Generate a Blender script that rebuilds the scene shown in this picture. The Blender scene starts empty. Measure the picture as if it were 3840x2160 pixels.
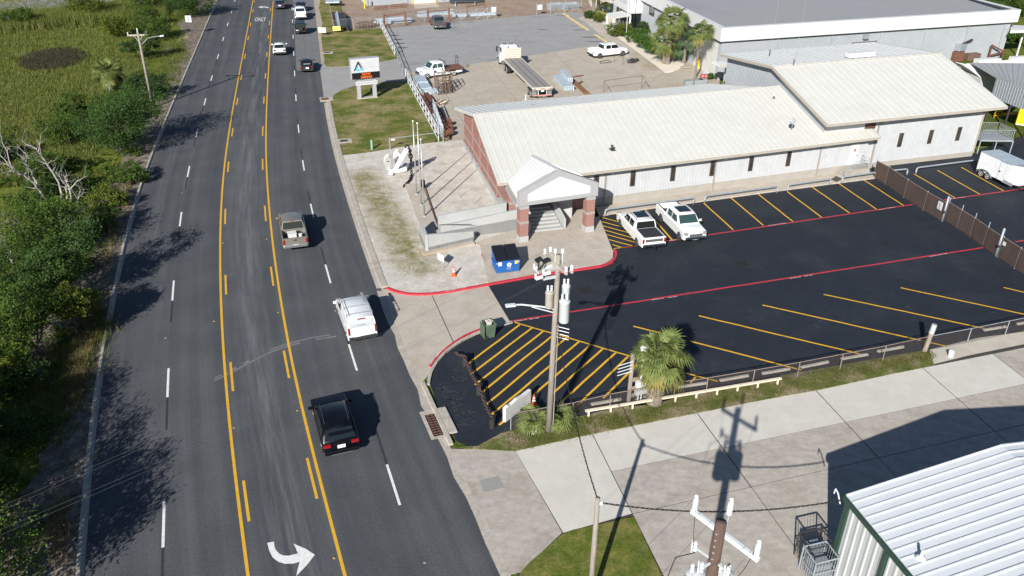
import bpy,bmesh,math,random
from mathutils import Vector,Matrix
from mathutils.geometry import tessellate_polygon
random.seed(7)
scene = bpy.context.scene
COL = scene.collection
rad = math.radians

# ------------------------------------------------------------------ camera
CAM_H,FPX,PITCH,ROLL = 28.7341,3066.47,0.50404,0.00863737
_F = Vector((0,math.cos(PITCH),-math.sin(PITCH)))
_r0 = Vector((1,0,0)); _u0 = _r0.cross(_F)
_R = _r0*math.cos(ROLL) + _u0*math.sin(ROLL)
_U = -_r0*math.sin(ROLL) + _u0*math.cos(ROLL)
cd = bpy.data.cameras.new('camera'); cam = bpy.data.objects.new('camera',cd); COL.objects.link(cam)
cam.matrix_world = Matrix(((_R.x,_U.x,-_F.x,0),(_R.y,_U.y,-_F.y,0),(_R.z,_U.z,-_F.z,CAM_H),(0,0,0,1)))
cd.sensor_width = 36; cd.lens = 36*FPX/3840; cd.clip_end = 3000; cd.clip_start = .5
scene.camera = cam

# ------------------------------------------------------------------ light
SUN_EL,SUN_AZ = 28.0,71.2           # shadows fall towards azimuth 71 deg (from +X)
w = bpy.data.worlds.new('World'); scene.world = w; w.use_nodes = True
nt = w.node_tree; bg = nt.nodes['Background']
sky = nt.nodes.new('ShaderNodeTexSky'); sky.sky_type = 'NISHITA'; sky.sun_disc = False
sky.sun_elevation = rad(SUN_EL); sky.sun_rotation = rad(180+90-SUN_AZ); sky.altitude = 10; sky.ozone_density = 4.0; sky.dust_density = .4
nt.links.new(sky.outputs[0],bg.inputs[0]); bg.inputs[1].default_value = 0.055
ld = bpy.data.lights.new('sun','SUN'); sun = bpy.data.objects.new('sun',ld); COL.objects.link(sun)
ld.energy = 5.0; ld.angle = rad(.53); ld.color = (1,.965,.90)
_d = Vector((math.cos(rad(SUN_AZ))*math.cos(rad(SUN_EL)),math.sin(rad(SUN_AZ))*math.cos(rad(SUN_EL)),-math.sin(rad(SUN_EL))))
sun.rotation_euler = _d.to_track_quat('-Z','Y').to_euler(); sun.location = (-30,-60,60)
vs = scene.view_settings
vs.view_transform = 'Standard'; vs.look = 'None'; vs.gamma = 1; vs.exposure = 0.66; vs.use_curve_mapping = False

# ------------------------------------------------------------------ survey: photo point -> point of the place at height z
def G(x,y,z=0.0):
    d = _F*FPX + _R*(x-1920) + _U*(1080-y)
    t = (z-CAM_H)/d.z
    return Vector((d.x*t,d.y*t,z))
def S(x,y,z=0.0): return G(x*1.490683,y*1.490683,z)      # from the 2576 px wide survey sheet
_O = {1:(0,0),2:(960,0),3:(1920,0),4:(2880,0),5:(0,540),6:(960,540),7:(1920,540),8:(2880,540),11:(0,1080),12:(960,1080),13:(1920,1080),14:(2880,1080),15:(0,1620),16:(960,1620),17:(1920,1620),18:(2880,1620)}
def Z(k,x,y,z=0.0): return G(_O[k][0]+x/2.683333,_O[k][1]+y/2.683333,z)
def ZZ(ox,oy,s,x,y,z=0.0): return G(ox+x/s,oy+y/s,z)
def up(v,z): return Vector((v.x,v.y,z))
def lerp(a,b,t): return a+(b-a)*t
U_DIR = Vector((math.cos(rad(19)),math.sin(rad(19)),0)); V_DIR = Vector((-U_DIR.y,U_DIR.x,0))

# ------------------------------------------------------------------ materials
MATS = {}
def _ramp(nt,fac,stops):
    r = nt.nodes.new('ShaderNodeValToRGB'); el = r.color_ramp.elements
    while len(el) < len(stops): el.new(.5)
    for e,(p,c) in zip(el,stops): e.position = p; e.color = (*c,1)
    nt.links.new(fac,r.inputs[0]); return r.outputs[0]
def M(name,col,rough=.7,metal=0.,col2=None,scale=3.,detail=4,stops=None,bump=0.,bscale=None,spec=.5,stretch=None,coat=0.,mix2=None,trans=0.,emit=0.,fine=None):
    """procedural material: noise between col and col2, optional second coarser noise tint mix2=(color, scale, lo, hi)"""
    if name in MATS: return MATS[name]
    m = bpy.data.materials.new(name); m.use_nodes = True; nt = m.node_tree; b = nt.nodes['Principled BSDF']
    b.inputs['Roughness'].default_value = rough; b.inputs['Metallic'].default_value = metal
    b.inputs['Specular IOR Level'].default_value = spec; b.inputs['Coat Weight'].default_value = coat
    b.inputs['Coat Roughness'].default_value = .04
    tc = nt.nodes.new('ShaderNodeTexCoord'); vec = tc.outputs['Object']
    if stretch:
        mp = nt.nodes.new('ShaderNodeMapping'); mp.inputs['Rotation'].default_value = (0,0,stretch[3] if len(stretch) > 3 else 0)
        mp.inputs['Scale'].default_value = stretch[:3]; nt.links.new(vec,mp.inputs[0]); vec = mp.outputs[0]
    if col2 is None and not stops: col2 = tuple(c*.88 for c in col)
    n = nt.nodes.new('ShaderNodeTexNoise'); n.inputs['Scale'].default_value = scale; n.inputs['Detail'].default_value = detail; n.inputs['Roughness'].default_value = .62
    nt.links.new(vec,n.inputs['Vector'])
    c = _ramp(nt,n.outputs[0],stops or [(.33,col),(.67,col2)])
    if mix2:
        n2 = nt.nodes.new('ShaderNodeTexNoise'); n2.inputs['Scale'].default_value = mix2[1]; n2.inputs['Detail'].default_value = 5; n2.inputs['Roughness'].default_value = .6
        nt.links.new(tc.outputs['Object'],n2.inputs['Vector'])
        mr = nt.nodes.new('ShaderNodeMapRange'); mr.inputs[1].default_value = mix2[2]; mr.inputs[2].default_value = mix2[3]
        nt.links.new(n2.outputs[0],mr.inputs[0])
        mx = nt.nodes.new('ShaderNodeMix'); mx.data_type = 'RGBA'; nt.links.new(mr.outputs[0],mx.inputs[0])
        nt.links.new(c,mx.inputs[6]); mx.inputs[7].default_value = (*mix2[0],1); c = mx.outputs[2]
    if fine:
        n3 = nt.nodes.new('ShaderNodeTexNoise'); n3.inputs['Scale'].default_value = fine[0]; n3.inputs['Detail'].default_value = 8; n3.inputs['Roughness'].default_value = .75
        nt.links.new(tc.outputs['Object'],n3.inputs['Vector']); f3 = _ramp(nt,n3.outputs[0],[(.32,(fine[1],)*3),(.68,(fine[2],)*3)])
        mf = nt.nodes.new('ShaderNodeMix'); mf.data_type = 'RGBA'; mf.blend_type = 'MULTIPLY'; mf.inputs[0].default_value = 1; nt.links.new(c,mf.inputs[6]); nt.links.new(f3,mf.inputs[7]); c = mf.outputs[2]
    nt.links.new(c,b.inputs['Base Color'])
    if bump:
        bn = nt.nodes.new('ShaderNodeTexNoise'); bn.inputs['Scale'].default_value = bscale or scale*6; bn.inputs['Detail'].default_value = 4
        nt.links.new(vec,bn.inputs['Vector'])
        bp = nt.nodes.new('ShaderNodeBump'); bp.inputs['Strength'].default_value = min(1,bump*10); bp.inputs['Distance'].default_value = bump
        nt.links.new(bn.outputs[0],bp.inputs['Height']); nt.links.new(bp.outputs[0],b.inputs['Normal'])
    if emit:
        nt.links.new(c,b.inputs['Emission Color']); b.inputs['Emission Strength'].default_value = emit
    if trans:
        out = nt.nodes['Material Output']; t = nt.nodes.new('ShaderNodeBsdfTranslucent'); nt.links.new(c,t.inputs[0])
        ms = nt.nodes.new('ShaderNodeMixShader'); ms.inputs[0].default_value = trans
        nt.links.new(b.outputs[0],ms.inputs[1]); nt.links.new(t.outputs[0],ms.inputs[2]); nt.links.new(ms.outputs[0],out.inputs[0])
    MATS[name] = m; return m

def road_material():
    m = bpy.data.materials.new('road_asphalt'); m.use_nodes = True; nt = m.node_tree; b = nt.nodes['Principled BSDF']; L = nt.links.new
    b.inputs['Roughness'].default_value = .85; b.inputs['Specular IOR Level'].default_value = .3
    uv = nt.nodes.new('ShaderNodeUVMap'); uv.uv_map = 'UVMap'
    tc = nt.nodes.new('ShaderNodeTexCoord')
    # wheel-path streaks run along the road (u across, v along, in metres)
    mp = nt.nodes.new('ShaderNodeMapping'); mp.inputs['Scale'].default_value = (1.0,.02,1); L(uv.outputs[0],mp.inputs[0])
    n = nt.nodes.new('ShaderNodeTexNoise'); n.inputs['Scale'].default_value = 1.1; n.inputs['Detail'].default_value = 4; L(mp.outputs[0],n.inputs['Vector'])
    c = _ramp(nt,n.outputs[0],[(.36,(.060,.064,.071)),(.5,(.071,.075,.082)),(.66,(.088,.091,.096))])
    n2 = nt.nodes.new('ShaderNodeTexNoise'); n2.inputs['Scale'].default_value = .35; n2.inputs['Detail'].default_value = 6; L(tc.outputs['Object'],n2.inputs['Vector'])
    mx = nt.nodes.new('ShaderNodeMix'); mx.data_type = 'RGBA'; mx.blend_type = 'MULTIPLY'; mx.inputs[0].default_value = 1
    c2 = _ramp(nt,n2.outputs[0],[(.3,(.86,.86,.87)),(.7,(1.1,1.09,1.07))]); L(c,mx.inputs[6]); L(c2,mx.inputs[7])
    n3 = nt.nodes.new('ShaderNodeTexNoise'); n3.inputs['Scale'].default_value = 9; n3.inputs['Detail'].default_value = 3; L(tc.outputs['Object'],n3.inputs['Vector'])
    c3 = _ramp(nt,n3.outputs[0],[(.3,(.82,.82,.82)),(.7,(1.16,1.16,1.16))])
    mx2 = nt.nodes.new('ShaderNodeMix'); mx2.data_type = 'RGBA'; mx2.blend_type = 'MULTIPLY'; mx2.inputs[0].default_value = 1; L(mx.outputs[2],mx2.inputs[6]); L(c3,mx2.inputs[7])
    # pale scuffed band in the turning lane
    sx = nt.nodes.new('ShaderNodeSeparateXYZ'); L(uv.outputs[0],sx.inputs[0])
    sb = nt.nodes.new('ShaderNodeMath'); sb.operation = 'SUBTRACT'; L(sx.outputs[0],sb.inputs[0]); sb.inputs[1].default_value = 9.3
    ab = nt.nodes.new('ShaderNodeMath'); ab.operation = 'ABSOLUTE'; L(sb.outputs[0],ab.inputs[0])
    mr = nt.nodes.new('ShaderNodeMapRange'); mr.inputs[1].default_value = 1.5; mr.inputs[2].default_value = .1; L(ab.outputs[0],mr.inputs[0])
    mp4 = nt.nodes.new('ShaderNodeMapping'); mp4.inputs['Scale'].default_value = (1.6,.07,1); L(uv.outputs[0],mp4.inputs[0])
    n4 = nt.nodes.new('ShaderNodeTexNoise'); n4.inputs['Scale'].default_value = 1.4; n4.inputs['Detail'].default_value = 7; n4.inputs['Roughness'].default_value = .7; L(mp4.outputs[0],n4.inputs['Vector'])
    mr2 = nt.nodes.new('ShaderNodeMapRange'); mr2.inputs[1].default_value = .45; mr2.inputs[2].default_value = .75; L(n4.outputs[0],mr2.inputs[0])
    ml = nt.nodes.new('ShaderNodeMath'); ml.operation = 'MULTIPLY'; L(mr.outputs[0],ml.inputs[0]); L(mr2.outputs[0],ml.inputs[1])
    mx3 = nt.nodes.new('ShaderNodeMix'); mx3.data_type = 'RGBA'; L(ml.outputs[0],mx3.inputs[0]); L(mx2.outputs[2],mx3.inputs[6]); mx3.inputs[7].default_value = (.17,.175,.177,1)
    L(mx3.outputs[2],b.inputs['Base Color'])
    bn = nt.nodes.new('ShaderNodeTexNoise'); bn.inputs['Scale'].default_value = 40; L(tc.outputs['Object'],bn.inputs['Vector'])
    bp = nt.nodes.new('ShaderNodeBump'); bp.inputs['Strength'].default_value = .25; bp.inputs['Distance'].default_value = .02; L(bn.outputs[0],bp.inputs['Height']); L(bp.outputs[0],b.inputs['Normal'])
    MATS['road_asphalt'] = m; return m

def brick_material(name,c1,c2,mortar,sc=(1,1,1)):
    m = bpy.data.materials.new(name); m.use_nodes = True; nt = m.node_tree; b = nt.nodes['Principled BSDF']; L = nt.links.new
    b.inputs['Roughness'].default_value = .85
    uv = nt.nodes.new('ShaderNodeUVMap'); uv.uv_map = 'UVMap'
    br = nt.nodes.new('ShaderNodeTexBrick'); L(uv.outputs[0],br.inputs['Vector'])
    br.inputs['Color1'].default_value = (*c1,1); br.inputs['Color2'].default_value = (*c2,1); br.inputs['Mortar'].default_value = (*mortar,1)
    br.inputs['Scale'].default_value = 1; br.inputs['Brick Width'].default_value = .24; br.inputs['Row Height'].default_value = .085; br.inputs['Mortar Size'].default_value = .011
    L(br.outputs[0],b.inputs['Base Color'])
    bp = nt.nodes.new('ShaderNodeBump'); bp.inputs['Distance'].default_value = .01; bp.inputs['Strength'].default_value = .6; bp.invert = True
    L(br.outputs['Fac'],bp.inputs['Height']); L(bp.outputs[0],b.inputs['Normal'])
    MATS[name] = m; return m

# ------------------------------------------------------------------ objects
def tag(o,label=None,cat=None,group=None,kind=None):
    if label: o['label'] = label
    if cat: o['category'] = cat
    if group: o['group'] = group
    if kind: o['kind'] = kind
    return o
def thing(name,label,cat,loc=(0,0,0),rz=0.,group=None):
    o = bpy.data.objects.new(name,None); COL.objects.link(o); o.empty_display_size = .3
    o.location = loc; o.rotation_euler = (0,0,rz); return tag(o,label,cat,group)
def mat_of(o): return Matrix.Translation(o.location) @ o.rotation_euler.to_matrix().to_4x4()
def link(name,me,mats,parent=None,world=False):
    o = bpy.data.objects.new(name,me); COL.objects.link(o)
    if mats is not None and not len(me.materials):
        for m in (mats if isinstance(mats,(list,tuple)) else [mats]): me.materials.append(m)
    if parent is not None:
        o.parent = parent
        if world and parent.type == 'EMPTY': o.matrix_parent_inverse = mat_of(parent).inverted()
    return o
def copy_tree(o,loc=None,rz=None,label=None,parent=None):
    c = o.copy(); COL.objects.link(c)
    if parent is not None: c.parent = parent
    if loc is not None: c.location = loc
    if rz is not None: c.rotation_euler = (0,0,rz)
    if label: c['label'] = label
    for ch in [k for k in bpy.data.objects if k.parent == o]: copy_tree(ch,parent=c)
    return c

class MB:
    """collects faces, builds one mesh object"""
    def __init__(s): s.v = []; s.f = []; s.m = []; s.uv = None
    def add(s,vs,fs,mi=0):
        n = len(s.v); s.v += [tuple(v) for v in vs]; s.f += [tuple(i+n for i in f) for f in fs]; s.m += [mi]*len(fs); return s
    def quad(s,a,b,c,d,mi=0): return s.add([a,b,c,d],[(0,1,2,3)],mi)
    def box(s,c,size,rz=0.,mi=0,mat=None):
        x,y,z = [k/2 for k in size]; c = Vector(c); r = Matrix.Rotation(rz,3,'Z') if mat is None else mat
        vs = [c + r @ Vector((i*x,j*y,k*z)) for k in (-1,1) for j in (-1,1) for i in (-1,1)]
        return s.add(vs,[(0,2,3,1),(4,5,7,6),(0,1,5,4),(2,6,7,3),(0,4,6,2),(1,3,7,5)],mi)
    def bar(s,a,b,wd,h,mi=0,upv=(0,0,1)):
        """box from a to b with width wd (sideways) and height h"""
        a = Vector(a); b = Vector(b); d = (b-a); l = d.length; d.normalize(); u = Vector(upv)
        sd = d.cross(u); sd = sd.normalized() if sd.length > 1e-4 else Vector((1,0,0)); u = sd.cross(d)
        return s.box((a+b)/2,(wd,l,h),mi=mi,mat=Matrix((sd,d,u)).transposed())
    def tube(s,a,b,r0,r1=None,n=8,mi=0,cap=True):
        a = Vector(a); b = Vector(b); r1 = r0 if r1 is None else r1; d = (b-a).normalized()
        u = d.orthogonal().normalized(); w_ = d.cross(u)
        vs = [c + (u*math.cos(2*math.pi*i/n) + w_*math.sin(2*math.pi*i/n))*r for c,r in ((a,r0),(b,r1)) for i in range(n)]
        fs = [(i,(i+1) % n,n+(i+1) % n,n+i) for i in range(n)]
        if cap: fs += [tuple(range(n-1,-1,-1)),tuple(range(n,2*n))]
        return s.add(vs,fs,mi)
    def path(s,pts,r,n=6,mi=0,rr=None):
        for i in range(len(pts)-1): s.tube(pts[i],pts[i+1],rr[i] if rr else r,rr[i+1] if rr else r,n,mi,cap=(i in (0,len(pts)-2)))
        return s
    def lathe(s,c,prof,n=12,mi=0,axis=None):
        c = Vector(c); rot = Matrix.Identity(3) if axis is None else Vector(axis).to_track_quat('Z','Y').to_matrix()
        vs = [c + rot @ Vector((r*math.cos(2*math.pi*i/n),r*math.sin(2*math.pi*i/n),z)) for r,z in prof for i in range(n)]
        fs = [(k*n+i,k*n+(i+1) % n,(k+1)*n+(i+1) % n,(k+1)*n+i) for k in range(len(prof)-1) for i in range(n)]
        fs += [tuple(range(n-1,-1,-1)),tuple(range((len(prof)-1)*n,len(prof)*n))]
        return s.add(vs,fs,mi)
    def prism(s,poly,z0,z1,mi=0):
        n = len(poly); a = sum(poly[i][0]*poly[(i+1) % n][1]-poly[(i+1) % n][0]*poly[i][1] for i in range(n))
        if a < 0: poly = poly[::-1]
        vs = [(p[0],p[1],z0) for p in poly]+[(p[0],p[1],z1) for p in poly]
        return s.add(vs,[tuple(range(n-1,-1,-1)),tuple(range(n,2*n))]+[(i,(i+1) % n,n+(i+1) % n,n+i) for i in range(n)],mi)
    def sheet(s,poly,z=None,mi=0):
        poly = [Vector((p[0],p[1],p[2] if z is None else z)) for p in poly]
        a = sum(poly[i].x*poly[(i+1) % len(poly)].y-poly[(i+1) % len(poly)].x*poly[i].y for i in range(len(poly)))
        if a < 0: poly = poly[::-1]
        tris = tessellate_polygon([poly])
        fs = []
        for t in tris:
            p,q,r = (poly[k] for k in t)
            fs.append(tuple(t) if (q-p).cross(r-p).z > 0 else (t[0],t[2],t[1]))
        return s.add(poly,fs,mi)
    def mesh(s,name,smooth=False,uvbox=False):
        me = bpy.data.meshes.new(name); me.from_pydata(s.v,[],s.f)
        if s.m and max(s.m): me.polygons.foreach_set('material_index',s.m)
        if smooth: me.polygons.foreach_set('use_smooth',[True]*len(s.f))
        if uvbox:
            lay = me.uv_layers.new(name='UVMap')
            for p in me.polygons:
                n = p.normal; t = Vector((-n.y,n.x,0)); t = t.normalized() if t.length > .05 else Vector((1,0,0)); bt = n.cross(t)
                for li in p.loop_indices:
                    co = me.vertices[me.loops[li].vertex_index].co; lay.data[li].uv = (co.dot(t),co.dot(bt))
        me.update(); return me
    def build(s,name,mats,parent=None,world=False,smooth=False,bevel=0.,uvbox=False,sharp=None):
        o = link(name,s.mesh(name,smooth,uvbox),mats,parent,world)
        if sharp and smooth: o.data.set_sharp_from_angle(angle=rad(sharp))
        if bevel:
            bv = o.modifiers.new('bevel','BEVEL'); bv.width = bevel; bv.segments = 2; bv.limit_method = 'ANGLE'; bv.angle_limit = rad(35)
        return o
def text_mb(txt,size,mb=None,mat=None,mi=0,ext=0.):
    """flat lettering: built-in font, turned into faces; mat maps the lettering plane into place"""
    cu = bpy.data.curves.new('lettering','FONT'); cu.body = txt; cu.size = size; cu.align_x = 'CENTER'; cu.align_y = 'CENTER'; cu.extrude = ext; cu.resolution_u = 2
    o = bpy.data.objects.new('lettering',cu); me = bpy.data.meshes.new_from_object(o)
    mb = mb or MB(); mat = mat or Matrix.Identity(4)
    mb.add([mat @ v.co for v in me.vertices],[tuple(p.vertices) for p in me.polygons],mi)
    bpy.data.objects.remove(o); bpy.data.curves.remove(cu); bpy.data.meshes.remove(me); return mb
def frame_mat(o,x,y):
    """matrix whose X axis is x, Y axis is y, at o"""
    x = Vector(x).normalized(); y = Vector(y).normalized(); z = x.cross(y)
    return Matrix(((x.x,y.x,z.x,o[0]),(x.y,y.y,z.y,o[1]),(x.z,y.z,z.z,o[2]),(0,0,0,1)))
# ------------------------------------------------------------------ palette
ROAD = road_material()
SEAL = M('sealed_asphalt',(.0122,.0162,.0245),.75,col2=(.0160,.0205,.0290),scale=.5,detail=8,spec=.35,bump=.006,bscale=45,mix2=((.031,.036,.043),.22,.50,.85),fine=(2.2,0.78,1.25))
PATCH = M('pale_asphalt',(.120,.122,.126),.9,col2=(.15,.152,.154),scale=.8,detail=7,bump=.008,bscale=40)
YARDASPH = M('yard_asphalt',(.255,.252,.252),.9,col2=(.30,.295,.29),scale=.25,detail=8,mix2=((.17,.168,.168),.13,.58,.8),stretch=(1,2.4,1,.33),fine=(1.2,0.88,1.1))
DIRT = M('dirt_yard',(.25,.185,.14),.95,col2=(.33,.26,.205),scale=.3,detail=8,mix2=((.20,.16,.13),.09,.55,.75),spec=.08,fine=(1.5,0.75,1.2))
CONC_NEW = M('new_concrete',(.50,.475,.425),.85,col2=(.545,.52,.47),scale=.4,detail=8,bump=.003,bscale=60,mix2=((.44,.405,.35),.22,.56,.85),fine=(1.5,0.93,1.06))
CONC_OLD = M('old_concrete',(.33,.295,.255),.9,col2=(.42,.38,.335),scale=1.1,detail=9,bump=.005,bscale=50,mix2=((.255,.215,.175),.3,.52,.8),stretch=(1,2.2,1,.9),fine=(3,0.84,1.14))
CONC_TAN = M('tan_concrete',(.385,.335,.28),.9,col2=(.45,.40,.34),scale=.6,detail=8,mix2=((.30,.225,.15),.12,.53,.75),bump=.003,bscale=50,fine=(3,0.88,1.1))
CONC_YARD = M('yard_concrete',(.37,.32,.255),.9,col2=(.43,.38,.32),scale=.35,detail=8,mix2=((.30,.225,.15),.08,.55,.8),fine=(1.2,0.88,1.1))
CONC_WALL = M('pale_concrete',(.34,.345,.34),.8,col2=(.385,.39,.385),scale=.8,detail=7,mix2=((.30,.295,.28),.5,.55,.8))
KERB = M('kerb_concrete',(.33,.295,.25),.9,col2=(.43,.39,.34),scale=1.3,detail=7,bump=.004,fine=(5,0.75,1.2))
JOINT = M('joint_sealant',(.05,.045,.04),.9)
REDP = M('red_paint',(.50,.035,.055),.6,col2=(.40,.03,.045),scale=2,mix2=((.22,.05,.05),1.6,.60,.85))
WHITEP = M('white_road_paint',(.72,.72,.70),.7,col2=(.60,.60,.58),scale=5,mix2=((.42,.42,.42),2.0,.62,.85))
BLACKP = M('black_road_paint',(.021,.021,.023),.8,col2=(.03,.03,.032),scale=4)
YELP = M('yellow_road_paint',(.66,.37,.022),.7,col2=(.56,.31,.02),scale=3,mix2=((.36,.22,.05),2.5,.62,.9))
YELLOT = M('yellow_lot_paint',(.72,.40,.02),.65,col2=(.60,.33,.018),scale=4,mix2=((.20,.12,.02),2.2,.60,.78))
YELOLD = M('faded_yellow_paint',(.62,.47,.20),.8)
FADED = M('faded_white_paint',(.38,.37,.36),.85)
GRASS = M('lawn_grass',(.062,.085,.016),.95,stops=[(.30,(.070,.098,.018)),(.45,(.112,.130,.030)),(.56,(.175,.160,.058)),(.70,(.255,.21,.10))],scale=.42,detail=12,bump=.05,bscale=14,mix2=((.25,.205,.105),.21,.47,.66),spec=.08,fine=(3.2,0.62,1.35))
GRASS_B = M('corner_grass',(.05,.08,.012),.95,stops=[(.30,(.060,.086,.012)),(.5,(.10,.125,.022)),(.68,(.20,.17,.055))],scale=1.1,detail=12,bump=.05,bscale=16,mix2=((.19,.165,.06),.5,.5,.72),spec=.08,fine=(7,0.6,1.4))
STRIPG = M('strip_grass',(.085,.1,.03),.95,stops=[(.30,(.062,.085,.02)),(.48,(.11,.12,.035)),(.58,(.22,.18,.11)),(.78,(.33,.28,.20))],scale=.7,detail=12,bump=.04,bscale=16,spec=.08,fine=(6,0.6,1.4))
MARSH = M('marsh_ground',(.04,.06,.012),.95,stops=[(.25,(.052,.076,.013)),(.45,(.098,.124,.019)),(.6,(.14,.155,.027)),(.8,(.19,.175,.05))],scale=.22,detail=13,bump=.12,bscale=4,mix2=((.045,.07,.012),.05,.5,.65),spec=.08,fine=(1.4,0.6,1.4))
LITTER = M('leaf_litter',(.10,.085,.068),.95,stops=[(.28,(.07,.058,.042)),(.5,(.16,.135,.11)),(.72,(.30,.265,.225))],scale=1.5,detail=12,bump=.05,bscale=18,spec=.08,fine=(5,0.6,1.4))
SHELL = M('shell_gravel',(.62,.56,.47),.95,col2=(.70,.64,.55),scale=1.5,detail=9,bump=.02,bscale=30,spec=.08)

# ---------------------------------------------------------------- the ground sheet
def structure(name,mb,mat,**k): return tag(mb.build(name,mat,**k),kind='structure')
mb = MB(); mb.sheet([(-1500,-300,-.03),(1500,-300,-.03),(1500,2500,-.03),(-1500,2500,-.03)])
structure('ground',mb,MARSH)

# ---------------------------------------------------------------- road
def px_line(pts,z=0.): return [G(x,y,z) for x,y in pts]
def extend(line,near,far):
    a = line[-1]+(line[-1]-line[-2]).normalized()*near; b = line[0]+(line[0]-line[1]).normalized()*far
    return [b]+line+[a]
def smooth_line(line,it=2):
    for _ in range(it):
        o = [line[0]]
        for i in range(1,len(line)-1): o.append(line[i]*.5+(line[i-1]+line[i+1])*.25)
        line = o+[line[-1]]
    return line
def resample(line,step):
    out = [line[0]]; acc = 0
    for i in range(len(line)-1):
        a,b = line[i],line[i+1]; l = (b-a).length; t = step-acc
        while t <= l: out.append(a+(b-a)*(t/l)); t += step
        acc = (acc+l) % step
    return out+[line[-1]]
# lane lines: far end first
LDASH = [(870,38),(856,85),(839,139),(819,203),(796,282),(771,369),(738,483),(704,623),(669,795),(636,1052),(617,1381),(616,1881)]
RDASH = [(1095,28),(1096,73),(1099,130),(1101,192),(1105,265),(1106,354),(1113,467),(1127,600),(1153,764),(1208,992),(1297,1291),(1451,1742)]
YL = [(949,0),(913,194),(893,294),(868,429),(848,540),(833,652),(825,764),(822,875),(821,1080),(829,1210),(839,1360),(848,1475),(860,1620),(880,1788),(902,1955),(930,2160)]
YR = [(1025,0),(1016,108),(1008,224),(1001,335),(995,484),(994,540),(995,652),(1005,764),(1020,931),(1041,1080),(1068,1240),(1103,1415),(1124,1509),(1153,1620),(1191,1769),(1232,1929),(1294,2160)]
KL = [(816,0),(790,63),(727,212),(682,324),(648,388),(626,447),(590,540),(544,652),(511,749),(484,838),(462,942),(437,1080),(404,1214),(380,1363),(360,1520),(341,1657),(324,1844),(307,2067),(304,2160)]
KR = [(1176,0),(1190,110),(1206,253),(1220,380),(1236,484),(1250,560),(1295,689),(1333,808),(1370,931),(1422,1080),(1460,1173),(1510,1289),(1568,1408),(1605,1509),(1640,1600),(1690,1690),(1735,1780),(1810,1929),(1854,2011),(1914,2160)]
def lane(p,it=3): return smooth_line(resample(extend(smooth_line(px_line(p),it),26,160),2.0),6)
kl,kr,yl,yr,ldl,rdl = (lane(p) for p in (KL,KR,YL,YR,LDASH,RDASH))
def at_y(line,y):
    for i in range(len(line)-1):
        a,b = line[i],line[i+1]
        if (a.y-y)*(b.y-y) <= 0 and a.y != b.y: return a+(b-a)*((y-a.y)/(b.y-a.y))
    return line[0] if abs(line[0].y-y) < abs(line[-1].y-y) else line[-1]
def tangent(line,y):
    a = at_y(line,y-2.5); b = at_y(line,y+2.5); return (b-a).normalized()
def offset(line,d):
    o = []
    for i,p in enumerate(line):
        t = (line[max(0,i-1)]-line[min(len(line)-1,i+1)]).normalized(); o.append(p+Vector((t.y,-t.x,0))*d)   # positive d = to the right looking away
    return o
ys = [5+i*1.5 for i in range(int(300/1.5))]
mb = MB(); vs_,fs_,uvs = [],[],[]
NX = 12; pv = 0; plast = None
for i,y in enumerate(ys):
    a = at_y(kl,y); b = at_y(kr,y); c = at_y(yl,y)
    if plast is not None: pv += (c-plast).length
    plast = c; wd = (b-a).length
    for k in range(NX+1): vs_.append(lerp(a,b,k/NX)); uvs.append((k/NX*wd*.96,pv))
    if i: fs_ += [((i-1)*(NX+1)+k,(i-1)*(NX+1)+k+1,i*(NX+1)+k+1,i*(NX+1)+k) for k in range(NX)]
mb.add(vs_,fs_); road = structure('road',mb,ROAD)
lay = road.data.uv_layers.new(name='UVMap')
for l in road.data.loops: lay.data[l.index].uv = uvs[l.vertex_index]
def strip(mb,line,y0,y1,half,z,mi=0,step=1.5):
    n = max(1,int((y1-y0)/step)); P = []
    for i in range(n+1):
        y = y0+(y1-y0)*i/n; p = at_y(line,y); t = tangent(line,y); s_ = Vector((t.y,-t.x,0))*half
        P += [up(p-s_,z),up(p+s_,z)]
    return mb.add(P,[(2*i,2*i+1,2*i+3,2*i+2) for i in range(n)],mi)
for l_ in (yl,yr):
    strip(MB(),l_,8,290,.075,.004).build('lane_line',YELP,road)
yli = offset(yl,.36); yri = offset(yr,-.36)
def dash(line,p0,p1,mat,half=.07,name='lane_dash',z=.004):
    a = G(*p0).y; b = G(*p1).y
    return strip(MB(),line,min(a,b),max(a,b),half,z,step=.8).build(name,mat,road)
for l_,ypx in ((yli,[(3,9),(35,46),(85,99),(135,150),(202,221),(279,300),(368,394),(481,512),(607,646),(784,841),(1032,1105),(1359,1467),(1802,1955)]),(yri,[(29,41),(79,93),(130,145),(196,212),(274,294),(362,388),(473,509),(595,637),(771,829),(1000,1071),(1314,1417),(1716,1868)])):
    for y0,y1 in ypx: dash(l_,(950,y0),(950,y1),YELP,.07)
for l_,xs,first in ((ldl,LDASH,700),(rdl,RDASH,1150)):
    tops = [G(x,y).y for x,y in xs]
    tops = [tops[0]+12.19*.96*k for k in (4,3,2,1)]+tops
    if l_ is rdl: tops.append(tops[-1]-11.4)
    if l_ is ldl: tops.append(tops[-1]-11.3)
    for ty in tops:
        strip(MB(),l_,ty-2.95,ty,.065,.004,step=.8).build('lane_dash',WHITEP,road)
        if l_ is ldl: strip(MB(),l_,ty-5.9,ty-2.95,.06,.004,step=.8).build('contrast_dash',BLACKP,road)
        else: strip(MB(),l_,ty,ty+2.95,.06,.004,step=.8).build('contrast_dash',BLACKP,road)
ARW = [(113,1115),(180,1103),(186,1150),(196,1180),(215,1205),(243,1230),(280,1243),(330,1244),(420,1222),(402,1170),(375,1122),(500,1175),(592,1235),(510,1340),(405,1449),(422,1370),(440,1305),(370,1324),(290,1326),(225,1306),(168,1262),(134,1195)]
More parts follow.
